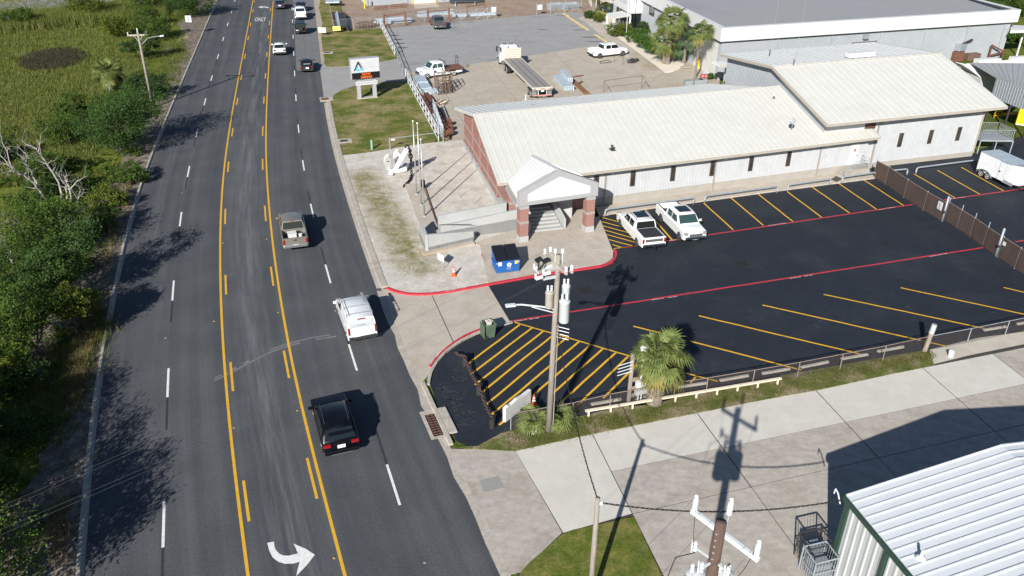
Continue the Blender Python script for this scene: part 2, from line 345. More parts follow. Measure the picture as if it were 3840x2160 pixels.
MB().sheet([Z(16,x,y,.005) for x,y in ARW]).build('turn_arrow',WHITEP,road)
MB().sheet([Z(2,x,y,.005) for x,y in [(22,70),(62,60),(58,67),(100,66),(124,72),(127,82),(112,82),(105,75),(58,75),(62,82)]]).build('turn_arrow',WHITEP,road)
tw = tangent(yl,G(975,72).y); c_ = G(976,73)
mt = frame_mat((c_.x,c_.y,.005),Vector((tw.y,-tw.x,0)),tw) @ Matrix.Diagonal((.31,2.3,1,1))
text_mb('ONLY',2.3,mat=mt).build('lane_lettering',WHITEP,road)
# paler repaved lane at the far right
y0 = G(1150,265).y; mb = MB(); n = 60; P = []
for i in range(n+1):
    y = y0+(285-y0)*i/n; P += [up(at_y(offset(rdl,.28),y),.003),up(at_y(offset(kr,-.05),y),.003)]
mb.add(P,[(2*i,2*i+1,2*i+3,2*i+2) for i in range(n)]).build('repaved_lane',PATCH,road)
# thin tar-sealed cracks
CRACK = M('crack_sealer',(.045,.046,.05),.9)
random.seed(3)
for l_,off,ya,yb in ((ldl,-1.9,60,190),(rdl,2.2,55,95),(rdl,1.75,118,165)):
    ln = offset(l_,off); mb = MB(); P = []; n = int((yb-ya)/1.2)
    for i in range(n+1):
        y = ya+(yb-ya)*i/n; p = at_y(ln,y); dx = .12*math.sin(y*.6)+random.uniform(-.05,.05); P += [Vector((p.x+dx-.02,p.y,.004)),Vector((p.x+dx+.02,p.y,.004))]
    mb.add(P,[(2*i,2*i+1,2*i+3,2*i+2) for i in range(n)]).build('crack_seal',CRACK,road)
# the pale tyre track that curves from the driveway over the turning lane
TRK = M('dried_mud',(.165,.165,.16),.95,col2=(.12,.12,.12),scale=6)
for k,dz in ((0,0),(1,9)):
    pts = [(805,1418),(850,1398),(905,1368),(960,1338),(1010,1312),(1055,1296),(1110,1280),(1180,1262),(1260,1252)]
    L_ = resample(smooth_line([G(x,y+dz) for x,y in pts],1),.5); mb = MB(); P = []
    for i,p in enumerate(L_):
        t = (L_[min(i+1,len(L_)-1)]-L_[max(0,i-1)]).normalized(); h = (.05+.05*random.random()); s_ = Vector((-t.y,t.x,0))*h
        P += [up(p-s_,.0035),up(p+s_,.0035)]
    mb.add(P,[(2*i,2*i+1,2*i+3,2*i+2) for i in range(len(L_)-1) if random.random() < .8]); mb.build('tyre_track',TRK,road)

# ---------------------------------------------------------------- kerbs
def kerb_run(name,line,width,h,mat,z0=-.02,lip=0.,parent=None):
    """a kerb following line; the face is at the line, body goes to the right of the direction of travel"""
    P = []
    for i,p in enumerate(line):
        t = (line[min(i+1,len(line)-1)]-line[max(0,i-1)]).normalized(); s_ = Vector((t.y,-t.x,0))
        for o_,z in ((-lip,z0),(-lip,.006),(0,.006),(.03,h),(width,h),(width,z0)): P.append(up(p+s_*o_,z))
    F = [(6*i+k,6*i+k+1,6*i+7+k,6*i+6+k) for i in range(len(line)-1) for k in range(5)]
    F += [tuple(range(6)),tuple(range(6*len(line)-1,6*len(line)-7,-1))]
    mb = MB(); mb.add(P,F); o = mb.build(name,mat,parent)
    return o if parent else tag(o,kind='structure')
def seg(line,ya,yb): return [at_y(line,ya+(yb-ya)*i/max(1,int(abs(yb-ya)/1.5))) for i in range(max(1,int(abs(yb-ya)/1.5))+1)]
kerb_run('kerb_left',seg(kl,285,8),.2,.15,KERB,lip=.13)
ky = lambda x,y: G(x,y).y
kerb_run('kerb_right',seg(kr,ky(1425,1080),ky(1222,385)),.5,.13,KERB,lip=.3)
kerb_run('kerb_corner',seg(kr,ky(1720,1672),ky(1606,1440)),.25,.13,KERB,lip=.3)
gutter = MB(); P = []
for y in [8+i*1.5 for i in range(int((ky(1425,1080)-8)/1.5)+1)]:
    p = at_y(kr,y); P += [up(p+Vector((-.42-.12*math.sin(y*1.7)*math.sin(y*.53),0,0)),.005),up(p+Vector((.05,0,0)),.005)]
gutter.add(P,[(2*i,2*i+1,2*i+3,2*i+2) for i in range(len(P)//2-1)])
structure('gutter',gutter,KERB)

LAWN_Z = .09
def area(name,pts,mat,z):
    mb = MB(); mb.sheet([up(p,z) for p in pts]); return structure(name,mb,mat)
def plinth(name,pts,mat,z,z0=-.05):
    mb = MB(); mb.prism([(p.x,p.y) for p in pts],z0,z); return structure(name,mb,mat)
# left verge: pale strip of litter between kerb and brush
mb = MB(); P = []; random.seed(11)
for y in [8+i*1.2 for i in range(int(200/1.2))]:
    p = at_y(kl,y); P += [up(p+Vector((-.18,-.06,0)),.10),up(p+Vector((-3.1-1.2*math.sin(y*.31)-random.random()*.8,-1,0)),.012)]
mb.add(P,[(2*i,2*i+2,2*i+3,2*i+1) for i in range(len(P)//2-1)])
structure('left_verge',mb,LITTER)
# dry mown patch beside the far road sign
area('dry_verge',[G(*p) for p in [(800,0),(770,95),(712,190),(640,205),(668,150),(690,90),(775,30),(785,0)]],M('dry_grass',(.24,.19,.09),.95,col2=(.32,.26,.14),scale=.6,detail=10,bump=.03,bscale=10),.02)
# side road far left
area('side_road',[G(*p) for p in [(-500,95),(0,46),(200,30),(420,6),(470,-12),(300,-16),(0,12),(-500,50)]],M('side_asphalt',(.22,.22,.235),.9,col2=(.27,.27,.28),scale=.3),.02)
area('side_road_verge',[G(*p) for p in [(-500,50),(0,14),(100,6),(220,-10),(150,-16),(0,-4),(-500,30)]],MATS['dry_grass'],.016)

# right verge, bottom to top -------------------------------------------------------------
area('dirt_yard',[S(*p) for p in [(840,-60),(868,74),(960,72),(1000,150),(1040,215),(1110,345),(1180,360),(1300,330),(1700,290),(1700,160),(1560,50),(1545,-60)]],DIRT,.004)
area('yard_asphalt',[S(*p) for p in [(966,72),(1240,47),(1440,30),(1478,35),(1560,95),(1610,128),(1500,118),(1250,152),(1130,168),(1030,195),(1016,180),(1000,150)]],YARDASPH,.009)
# yard concrete: slabs with joints between
yv = [S(1014,178),S(1040,200)]
YC = [(1018,185),(1130,168),(1255,152),(1490,116),(1600,130),(1660,150),(1700,160),(1760,150),(1810,190),(1810,330),(1180,380),(1110,345),(1055,250)]
area('yard_concrete',[S(*p) for p in YC],CONC_YARD,.013)
yj = MB()
for a,b in [((1095,195),(1180,330)),((1225,158),(1330,290)),((1395,133),(1480,220)),((1300,145),(1440,330)),((1060,255),(1345,215)),((1345,215),(1560,190))]:
    yj.bar(S(*a,.0175),S(*b,.0175),.045,.004)
yj.build('joint',M('yard_joint',(.21,.17,.13),.9),bpy.data.objects['yard_concrete'])
# pavement, shell bed and beds along the warehouse
walk = [ZZ(1700,0,4.14,x,y,.02) for x,y in [(1850,170),(2090,470),(2200,470),(1985,180)]]
WK = [(1456,45),(1470,52),(1560,128),(1640,200),(1672,182),(1600,128),(1545,88),(1500,42),(1480,36)]
plinth('pavement',[S(x,y,.1) for x,y in WK],CONC_TAN,.10)
plinth('shell_bed',[S(x,y,.08) for x,y in [(1500,42),(1545,88),(1600,128),(1672,182),(1692,180),(1715,170),(1735,140),(1640,40),(1560,20),(1500,-40),(1470,-20)]],SHELL,.085)
# grass west of the yard
plinth('lawn_north',[S(x,y,LAWN_Z) for x,y in [(818,-60),(842,-60),(869,74),(962,71),(984,105),(1003,140),(996,147),(940,157),(885,166),(820,167),(812,130),(806,75),(812,60),(802,20)]],GRASS,LAWN_Z)
area('dirt_shoulder',[up(at_y(kr,y),.008) for y in (128,140,155,175,200)]+[S(x,y) for x,y in [(830,-60),(812,20),(818,60),(816,167),(809,170)]],M('shoulder_dirt',(.30,.245,.195),.95,col2=(.38,.32,.26),scale=.9,detail=9),.008)
area('driveway_north',[S(x,y) for x,y in [(803,160),(820,163),(885,163),(945,153),(1000,143),(1022,185),(1034,212),(905,214),(855,230),(832,255),(815,248)]],M('drive_asphalt',(.26,.255,.25),.9,col2=(.31,.30,.29),scale=.4,detail=8),.0115)
plinth('lawn_sign',[S(x,y,LAWN_Z) for x,y in [(828,255),(840,238),(860,226),(905,211),(960,206),(1026,203),(1060,262),(1107,346),(1090,358),(1000,371),(930,383),(858,391),(850,360),(838,300)]],GRASS,LAWN_Z)
# gravel yard in front of the office
def gravel_material():
    m = M('pale_gravel',(.47,.435,.385),.95,col2=(.575,.54,.49),scale=1.1,detail=10,bump=.02,bscale=26,mix2=((.38,.33,.27),.6,.5,.75),spec=.1,fine=(5,.78,1.16))
    nt = m.node_tree; b = nt.nodes['Principled BSDF']; old = b.inputs['Base Color'].links[0].from_socket; L = nt.links.new
    A = S(905,432); B = S(1062,690); d = (B-A).normalized(); nrm = Vector((-d.y,d.x,0))
    tc = nt.nodes.new('ShaderNodeTexCoord')
    sub = nt.nodes.new('ShaderNodeVectorMath'); sub.operation = 'SUBTRACT'; sub.inputs[1].default_value = (A+B)/2; L(tc.outputs['Object'],sub.inputs[0])
    dt = nt.nodes.new('ShaderNodeVectorMath'); dt.operation = 'DOT_PRODUCT'; dt.inputs[1].default_value = nrm; L(sub.outputs[0],dt.inputs[0])
    ab = nt.nodes.new('ShaderNodeMath'); ab.operation = 'ABSOLUTE'; L(dt.outputs['Value'],ab.inputs[0])
    dl = nt.nodes.new('ShaderNodeVectorMath'); dl.operation = 'DOT_PRODUCT'; dl.inputs[1].default_value = d; L(sub.outputs[0],dl.inputs[0])
    al = nt.nodes.new('ShaderNodeMath'); al.operation = 'ABSOLUTE'; L(dl.outputs['Value'],al.inputs[0])
    m1 = nt.nodes.new('ShaderNodeMapRange'); m1.inputs[1].default_value = 2.3; m1.inputs[2].default_value = .5; L(ab.outputs[0],m1.inputs[0])
    m2 = nt.nodes.new('ShaderNodeMapRange'); m2.inputs[1].default_value = (B-A).length/2+1.5; m2.inputs[2].default_value = (B-A).length/2-2; L(al.outputs[0],m2.inputs[0])
    n = nt.nodes.new('ShaderNodeTexNoise'); n.inputs['Scale'].default_value = 1.0; n.inputs['Detail'].default_value = 8; n.inputs['Roughness'].default_value = .7; L(tc.outputs['Object'],n.inputs['Vector'])
    m3 = nt.nodes.new('ShaderNodeMapRange'); m3.inputs[1].default_value = .35; m3.inputs[2].default_value = .58; L(n.outputs[0],m3.inputs[0])
    p1 = nt.nodes.new('ShaderNodeMath'); p1.operation = 'MULTIPLY'; L(m1.outputs[0],p1.inputs[0]); L(m2.outputs[0],p1.inputs[1])
    p2 = nt.nodes.new('ShaderNodeMath'); p2.operation = 'MULTIPLY'; L(p1.outputs[0],p2.inputs[0]); L(m3.outputs[0],p2.inputs[1])
    ng = nt.nodes.new('ShaderNodeTexNoise'); ng.inputs['Scale'].default_value = .8; ng.inputs['Detail'].default_value = 9; L(tc.outputs['Object'],ng.inputs['Vector'])
    gc = _ramp(nt,ng.outputs[0],[(.35,(.13,.15,.045)),(.5,(.24,.21,.10)),(.68,(.36,.30,.19))])
    mx = nt.nodes.new('ShaderNodeMix'); mx.data_type = 'RGBA'; L(p2.outputs[0],mx.inputs[0]); L(old,mx.inputs[6]); L(gc,mx.inputs[7])
    L(mx.outputs[2],b.inputs['Base Color']); return m
GRAVEL = gravel_material()
ARC_N = [(1452,1078),(1480,1092),(1520,1101),(1580,1104),(1640,1099),(1700,1088),(1770,1076),(1832,1064)]      # red kerb, gravel side
plinth('gravel_yard',[S(x,y,LAWN_Z) for x,y in [(858,391),(930,383),(1000,371),(1090,358),(1165,352),(1180,392),(1300,505),(1300,560),(1210,640),(1240,705)]]+[G(x,y,LAWN_Z) for x,y in ARC_N[:-2][::-1]]+[S(x,y,LAWN_Z) for x,y in [(945,672),(925,620),(900,548),(873,460)]],GRAVEL,LAWN_Z)
# office forecourt slabs (tan concrete with red kerb edge)
FC = [(1832,1064),(1800,920),(1778,910),(1935,860),(1960,770),(2230,770),(2292,925),(2300,945),(2298,966),(2266,988),(2195,999),(2080,1014),(1990,1037)]
plinth('forecourt',[G(x,y,.13) for x,y in FC],CONC_TAN,.13)
fj = MB()
for a,b in [((1800,915),(2040,882)),((1900,905),(1940,1040)),((1985,905),(2030,1025)),((2150,880),(2205,945)),((2200,945),(2255,990)),((2210,935),(2310,940)),((2195,880),(2285,935))]:
    fj.bar(G(*a,.133),G(*b,.133),.05,.006)
fj.build('joint',M('pale_joint',(.50,.44,.37),.9),bpy.data.objects['forecourt'])
# walk along the office wall with its kerb
plinth('office_walk',[Z(7,1005,695,.13),Z(7,2576,478,.13),Z(8,1075,338,.13),Z(8,1000,235,.13),up(Z(8,488,300),.13),Z(7,1000,600,.13),Z(7,830,640,.13),Z(7,840,735,.13)],CONC_TAN,.13)
# sealed parking lot
area('parking_lot',[G(*p) for p in [(1826,1062),(1990,1030),(2200,1000),(2290,985),(2240,800),(2290,770)]]+[Z(8,1000,235),Z(8,1040,250),Z(8,2080,95),Z(8,2120,60),S(2700,300),S(2900,420),S(2900,770),S(2576,832),S(2345,880),S(2000,938),S(1600,1012),S(1440,1052),S(1330,1072),S(1262,1090),S(1195,1125),S(1170,1120)]+[G(*p) for p in [(1712,1655),(1665,1575),(1640,1520),(1612,1440),(1612,1400),(1640,1345),(1700,1285),(1800,1232),(1910,1210),(1870,1140)]],SEAL,.006)
# driveway apron: two slabs and a joint
area('driveway_joint_bed',[up(at_y(kr,y),0) for y in (ky(1425,1080),ky(1500,1270),ky(1606,1440))]+[G(*p) for p in [(1612,1400),(1640,1345),(1700,1285),(1800,1232),(1915,1208),(1870,1135),(1826,1062),(1700,1088),(1580,1104),(1480,1092)]],JOINT,.0065)
drv = bpy.data.objects['driveway_joint_bed']; drv.name = 'driveway'
for pl in ([(1440,1083),(1480,1093),(1580,1105),(1640,1100),(1612,1078)],):
    pass
ja,jb = G(1618,1103),G(1700,1283)
for nm,pl in (('slab',[up(at_y(kr,ky(1425,1080)),0),G(1480,1093),G(1580,1105),ja+Vector((-.03,0,0)),jb+Vector((-.03,0,0)),G(1640,1346),G(1612,1402),up(at_y(kr,ky(1606,1440)),0),up(at_y(kr,ky(1510,1289)),0)]),
               ('slab',[ja+Vector((.03,0,0)),G(1700,1089),G(1826,1063),G(1870,1136),G(1913,1208),G(1800,1233),jb+Vector((.03,0,0))])):
    MB().sheet([up(p,.011) for p in pl]).build(nm,CONC_OLD if 0 else CONC_TAN,drv)
# red painted kerbs
def ribbon(name,pts,half,z,mat,parent=None,th=None):
    L_ = resample(smooth_line(pts,1),.6); P = []
    for i,p in enumerate(L_):
        t = (L_[min(i+1,len(L_)-1)]-L_[max(0,i-1)]).normalized(); s_ = Vector((t.y,-t.x,0))*half
        P += [up(p-s_,z),up(p+s_,z)] if th is None else [up(p-s_,z-th),up(p-s_,z),up(p+s_,z),up(p+s_,z-th)]
    mb = MB()
    if th is None: mb.add(P,[(2*i,2*i+1,2*i+3,2*i+2) for i in range(len(L_)-1)])
    else: mb.add(P,[(4*i+k,4*i+k+1,4*i+5+k,4*i+4+k) for i in range(len(L_)-1) for k in range(3)]+[(0,1,2,3),tuple(4*len(L_)-1-k for k in range(4))])
    o = mb.build(name,mat,parent)
    return o if parent else tag(o,kind='structure')
rk = [G(x,y,.12) for x,y in ARC_N]+[G(x,y,.12) for x,y in [(1900,1052),(1990,1036),(2080,1018),(2200,1005),(2272,996),(2300,982),(2313,960),(2312,942),(2302,935)]]
ribbon('red_kerb',rk,.10,.145,REDP,th=.2)
rk2 = [G(x,y,.1) for x,y in [(1612,1372),(1640,1335),(1690,1288),(1740,1256),(1800,1232),(1835,1224)]]
ribbon('red_kerb_corner',rk2,.07,.13,REDP,th=.2)
ribbon('kerb_return',[G(x,y,.1) for x,y in [(1606,1440),(1607,1405),(1628,1362),(1665,1318),(1720,1275),(1790,1243),(1860,1222),(1920,1206)]],.09,.12,KERB,th=.2)
# lot markings
lot = bpy.data.objects['parking_lot']
def stripe(a,b,half=.068,mat=YELLOT,z=.0105,name='bay_line'):
    a = up(a,z); b = up(b,z); t = (b-a).normalized(); s_ = Vector((t.y,-t.x,0))*half
    n = max(2,int((b-a).length/1.2)); P = []
    for i in range(n+1):
        p = lerp(a,b,i/n); j = s_.normalized()*random.uniform(-.018,.018) if 0 < i < n else Vector()
        P += [p-s_+j,p+s_+j]
    return MB().add(P,[(2*i,2*i+1,2*i+3,2*i+2) for i in range(n)]).build(name,mat,lot)
stripe(Z(7,1120,1043),Z(8,1460,608),.085,REDP,name='fire_lane_line'); stripe(Z(8,1770,563),Z(8,2700,432),.085,REDP,name='fire_lane_line')
stripe(ZZ(1840,880,3.916,285,1275),Z(8,2180,1040),.085,REDP,name='fire_lane_line'); stripe(Z(8,2490,985),Z(8,2800,935),.085,REDP,name='fire_lane_line')
for k,(t0,t1) in enumerate(zip([(7,1930,595),(7,2200,540),(7,2478,505),(8,195,480),(8,440,430),(8,700,390),(8,960,360),(8,1470,303),(8,1705,265),(8,1945,235)],[(7,2225,865),(7,2530,820),(8,250,780),(8,540,740),(8,820,695),(8,1095,660),(8,1365,620),(8,1885,545),(8,2130,505),(8,2370,472)])):
    stripe(Z(*t0),Z(*t1))
stripe(Z(7,1045,700),Z(7,1085,745)); stripe(Z(7,1345,662),Z(7,1610,965))
for (x0,y0,x1,y1) in [(870,730,1235,830),(830,762,1235,870),(870,812,1235,910),(900,857,1235,952),(930,905,1240,990),(965,960,1230,1030),(1010,1012,1115,1045)]: stripe(Z(7,x0,y0),Z(7,x1,y1),.06)
stripe(Z(7,1020,1055),Z(7,1250,1022),.05)
# hatched corner and the angled bays on the camera side
stripe(Z(13,25,345),Z(13,1255,705),.06)
zc = lambda x,y: ZZ(1700,1180,3.0188,x,y)
for a,b in [((760,108),(155,565)),((890,152),(200,675)),((1015,190),(245,795)),((1140,225),(310,890)),((1280,265),(370,1018)),((1425,305),(430,1135)),((1550,345),(520,1250)),((1695,385),(1085,930)),((1845,428),(1225,985)),((1975,475),(1405,1028)),((2100,545),(1695,948))]: stripe(zc(*a),zc(*b),.07)
for a,b in [((13,1220,385),(13,1560,470)),((13,1790,535),(14,335,826)),((13,1880,280),(14,940,668)),((13,2520,172),(14,1790,585)),((14,560,65),(14,2190,410)),((14,1335,-2),(14,2576,265)),((14,2370,-5),(14,2800,95))]: stripe(Z(*a),Z(*b),.07)
stripe(Z(13,1700,845),Z(13,2070,940),.06); stripe(Z(13,1690,850),Z(13,1580,990),.06); stripe(Z(13,1860,880),Z(13,1795,955),.06)
# FIRE LANE / NO PARKING lettering on the red lines and kerbs
def lane_text(txt,c,along,size,z,sx=1.0):
    along = up(along,0).normalized(); n = Vector((-along.y,along.x,0))
    return text_mb(txt,size,mat=frame_mat((c.x,c.y,z),along,n) @ Matrix.Diagonal((sx,1,1,1)))
LTW = M('lettering_white',(.74,.70,.70),.7)
ra = (Z(8,1460,608)-Z(7,1250,1025)); rb = -(Z(8,2180,1040)-ZZ(1840,880,3.916,285,1275))
for txt,p in (('FIRE LANE',(8,1145,658)),('NO PARKING',(8,1235,642)),('FIRE LANE',(8,40,818)),('NO PARKING',(8,130,803)),('NO PARKING',(7,1610,970)),('FIRE LANE',(8,1860,550)),('NO PARKING',(8,1945,538))):
    lane_text(txt,Z(*p),ra,.16,.0145).build('fire_lane_lettering',LTW,lot)
for txt,p in (('FIRE LANE',(8,1765,1108)),('NO PARKING',(8,1670,1126)),('FIRE LANE',(8,405,1325)),('NO PARKING',(8,275,1345)),('FIRE LANE',(13,1615,92)),('NO PARKING',(13,1465,112)),('FIRE LANE',(13,222,308)),('NO PARKING',(13,85,328))):
    lane_text(txt,Z(*p),rb,.16,.0145).build('fire_lane_lettering',LTW,lot)
redk = bpy.data.objects['red_kerb']
for txt,p,q in (('FIRE LANE',(12,1960,23),(12,2030,8)),('NO PARKING',(12,2050,2),(12,2090,-4)),('NO PARKING',(7,630,1255),(7,680,1246))):
    a = Z(*p,.149); lane_text(txt,a,Z(*q)-Z(*p),.15,.149,1.1).build('kerb_lettering',LTW,redk)
redc = bpy.data.objects['red_kerb_corner']
for txt,p,q in (('FIRE LANE',(12,1770,740),(12,1755,780)),('NO PARKING',(12,1835,660),(12,1805,700))):
    lane_text(txt,Z(*p,.134),Z(*q)-Z(*p),.13,.134,1.0).build('kerb_lettering',LTW,redc)
# worn pale scuffs on the new seal
random.seed(21)
SCUFF = M('seal_scuff',(.038,.042,.048),.9,col2=(.024,.027,.032),scale=8)
for (k,x,y,n,sp) in [(12,2040,910,10,70),(12,1950,1040,10,80),(12,2060,1080,8,80),(12,2150,500,8,60),(7,1100,1095,5,60),(7,2050,1215,7,80),(8,1340,820,4,60),(8,1620,1000,5,60),(14,520,360,7,120),(14,850,340,5,60),(13,2190,570,3,30),(14,1400,200,3,60),(7,1750,1195,3,20),(8,1330,1125,3,15),(12,2120,1350,8,110),(12,2000,1150,14,90),(12,2080,1250,12,90),(12,1850,1000,10,60),(12,2020,850,10,60),(7,1250,1120,8,120),(8,900,760,6,150),(14,2400,150,6,160),(13,2350,700,6,160),(8,300,1000,7,200),(13,1750,120,6,120)]:
    mb = MB()
    for _ in range(n):
        c = Z(k,x+random.gauss(0,sp*.5),y+random.gauss(0,sp*.35)); a0 = random.uniform(-.4,.4)+.3; r0 = random.uniform(.05,.28); r1 = random.uniform(.02,.07)
        mb.sheet([(c.x+r0*random.uniform(.6,1.2)*math.cos(t)*math.cos(a0)-r1*math.sin(t)*math.sin(a0),c.y+r0*math.cos(t)*math.sin(a0)+r1*random.uniform(.5,1.3)*math.sin(t)*math.cos(a0),.0095) for t in [i*2*math.pi/9 for i in range(9)]])
    mb.build('scuff',SCUFF,lot)
# manhole plates in the lot
for p in ((8,1185,995),(7,2310,1205),(7,745,1475)):
    c = Z(*p); MB().box((c.x,c.y,.009),(.9,.9,.006),rad(19)).build('patch',M('dark_patch',(.009,.0095,.011),.8),lot)
# ------------------------------------------------------- camera-side strip, slabs and lawn
plinth('grass_strip',[S(x,y,.05) for x,y in [(1168,1122),(1200,1122),(1262,1089),(1330,1071),(1440,1052),(1600,1013),(2000,938),(2335,879),(2350,917),(2052,982),(1932,1003),(1492,1090),(1297,1134),(1165,1127)]],STRIPG,.05)
area('dirt_strip',[S(x,y) for x,y in [(2338,880),(2460,850),(2580,834),(2900,770),(2900,802),(2576,866),(2434,895),(2346,917)]],M('pale_dirt',(.40,.36,.30),.95,col2=(.47,.43,.37),scale=.8,detail=9,bump=.02,bscale=12),.009)
def isect(a,b,c,d):
    r_ = b-a; s_ = d-c; t = ((c-a).x*s_.y-(c-a).y*s_.x)/(r_.x*s_.y-r_.y*s_.x); return a+r_*t
u0 = (G(1929,1687),G(3460,1380)); u1 = (G(2296,1767),G(3584,1495)); u2 = (G(2371,1927),G(3294,1717))
dU = u2[0]-u1[0]; u3 = (u2[0]+Vector((3.2,-9,0)),u2[1]+Vector((3.2,-9,0))); u4 = (u3[0]+Vector((3.2,-9,0)),u3[1]+Vector((3.2,-9,0)))
vl = [(G(1929,1687),G(2112,2000)),(G(2220,1626),G(2371,1927)),(G(2613,1548),G(2826,1840)),(G(3059,1464),G(3294,1717)),(G(3460,1380),G(3726,1614))]
vl += [(vl[-1][0]+Vector((5.2,1.7,0))*k,vl[-1][1]+Vector((5.2,1.7,0))*k) for k in (1,2,3,4)]
area('slab_joint_bed',[S(1145,1128),S(1297,1134),S(1490,1089),S(2346,904),S(2900,790),S(2900,1900),S(1500,2300),S(1300,1449),S(1200,1220)],JOINT,.003)
bed = bpy.data.objects['slab_joint_bed']; bed.name = 'concrete_drive'
def slab(a,b,c,d,mat,g=.022,z=.016):
    q = [a,b,c,d]; ce = (a+b+c+d)/4
    q = [p+(ce-p).normalized()*g*1.6 for p in q]
    MB().prism([(p.x,p.y) for p in q],-.02,z).build('slab',mat,bed)
def cell(i,ua,ub,mat,**k): slab(isect(*vl[i],*ua),isect(*vl[i+1],*ua),isect(*vl[i+1],*ub),isect(*vl[i],*ub),mat,**k)
slab(G(1929,1687),isect(*vl[1],*u0),G(2371,1927),G(2112,2000),CONC_NEW)
for i in range(1,8):
    cell(i,u0,u1,CONC_NEW if i < 5 else CONC_OLD); cell(i,u1,u2,CONC_OLD); cell(i,u2,u3,CONC_OLD); cell(i,u3,u4,CONC_OLD)
slab(up(at_y(kr,S(1152,1129).y),0),S(1296,1134),S(1414,1340),up(at_y(kr,S(1240,1310).y),0),CONC_OLD,g=.01)
slab(up(at_y(kr,S(1240,1310).y),0),S(1414,1340),S(1309,1440),up(at_y(kr,S(1300,1445).y),0),CONC_OLD,g=0,z=.0155)
plinth('corner_lawn',[S(x,y,.06) for x,y in [(1309,1440),(1330,1417),(1416,1343),(1440,1334),(1594,1299),(1640,1395),(1700,1520),(1750,1650),(1400,1650),(1300,1480)]],GRASS_B,.06)
# stained tar patch on the old apron, dropped kerb on the near corner
MB().box(tuple(Z(16,2370,525)+Vector((0,0,.018))),(1.05,.9,.004),rad(19)).build('patch',M('grey_patch',(.27,.265,.25),.9),bed)
# ------------------------------------------------------------------ building materials
ROOFC = M('cream_roof_metal',(.555,.548,.505),.45,col2=(.585,.578,.54),scale=.7,detail=6,spec=.4,mix2=((.51,.50,.455),.3,.52,.95),fine=(2.5,.965,1.03))
ROOFW = M('white_roof_metal',(.60,.605,.585),.45,col2=(.64,.645,.625),scale=.6,detail=5,spec=.4)
ROOFG = M('galvalume_roof',(.60,.63,.66),.45,metal=.15,col2=(.65,.68,.70),scale=.8,detail=5)
TRIM = M('taupe_trim',(.36,.32,.27),.5,col2=(.40,.36,.31),scale=2)
SIDE = M('white_siding',(.425,.438,.45),.5,col2=(.455,.468,.478),scale=.8,detail=6,mix2=((.385,.395,.405),.4,.58,.9),fine=(1.2,.92,1.06),stretch=(3,3,.25))
SIDEG = M('pale_grey_siding',(.30,.32,.345),.5,col2=(.33,.348,.37),scale=.6,detail=6)
FND = M('foundation_concrete',(.30,.275,.24),.9,col2=(.345,.32,.285),scale=1.2,detail=8,mix2=((.25,.22,.185),.6,.55,.85))
BRICK = brick_material('red_brick',(.275,.082,.062),(.205,.060,.047),(.36,.30,.265))
BAND = M('cast_stone_band',(.27,.235,.205),.9,col2=(.31,.27,.24),scale=3)
GLASS = M('dark_glass',(.012,.014,.016),.06,spec=.8,scale=2)
GLASSB = M('tinted_pane',(.06,.052,.045),.1,col2=(.025,.022,.02),spec=.7,scale=1.5)
BRONZE = M('bronze_frame',(.07,.05,.04),.5)
STUCCO = M('grey_stucco',(.30,.30,.305),.9,col2=(.33,.33,.335),scale=6,bump=.004,bscale=40)
WHITE = M('white_panel',(.58,.58,.57),.6,col2=(.55,.55,.54),scale=1.2)
FASCIA = M('white_fascia',(.60,.60,.60),.5,col2=(.57,.57,.57),scale=.5)
MEMB = M('grey_roof_membrane',(.245,.252,.262),.85,col2=(.275,.282,.29),scale=.5,detail=8,stretch=(1,6,1,1.88),mix2=((.22,.225,.235),.07,.5,.7))
GALV = M('galvanised_steel',(.27,.30,.33),.55,metal=.3,col2=(.36,.39,.42),scale=4,detail=5)
GALVB = M('galvanised_bar',(.45,.52,.57),.5,metal=.3,col2=(.55,.62,.67),scale=3)
RUST = M('rusty_steel',(.115,.05,.03),.85,col2=(.20,.085,.05),scale=4,detail=8,mix2=((.07,.035,.025),2,.5,.8))
DARKSTEEL = M('dark_mill_steel',(.035,.033,.034),.6,metal=.3,col2=(.06,.052,.048),scale=3)
BRNST = M('brown_steel_frame',(.10,.065,.05),.7,col2=(.15,.095,.07),scale=3)
SAFETY = M('safety_yellow',(.72,.52,.0),.5,col2=(.64,.46,.0),scale=3)
WOOD = M('weathered_wood',(.30,.255,.205),.9,col2=(.20,.165,.13),scale=2,detail=8,stretch=(6,6,.7))
WOODF = M('fresh_lumber',(.62,.54,.41),.8,col2=(.68,.60,.47),scale=2,stretch=(1,1,6))
POLE = M('pole_wood',(.205,.175,.15),.95,col2=(.30,.265,.235),scale=3,detail=8,stretch=(5,5,.35),bump=.01,bscale=6)
POLED = M('dark_pole_wood',(.075,.045,.035),.9,col2=(.11,.07,.055),scale=3,detail=8,stretch=(5,5,.4),bump=.01,bscale=6)
BLACK = M('matt_black',(.012,.012,.012),.7)
RUBBER = M('tyre_rubber',(.014,.014,.014),.85)

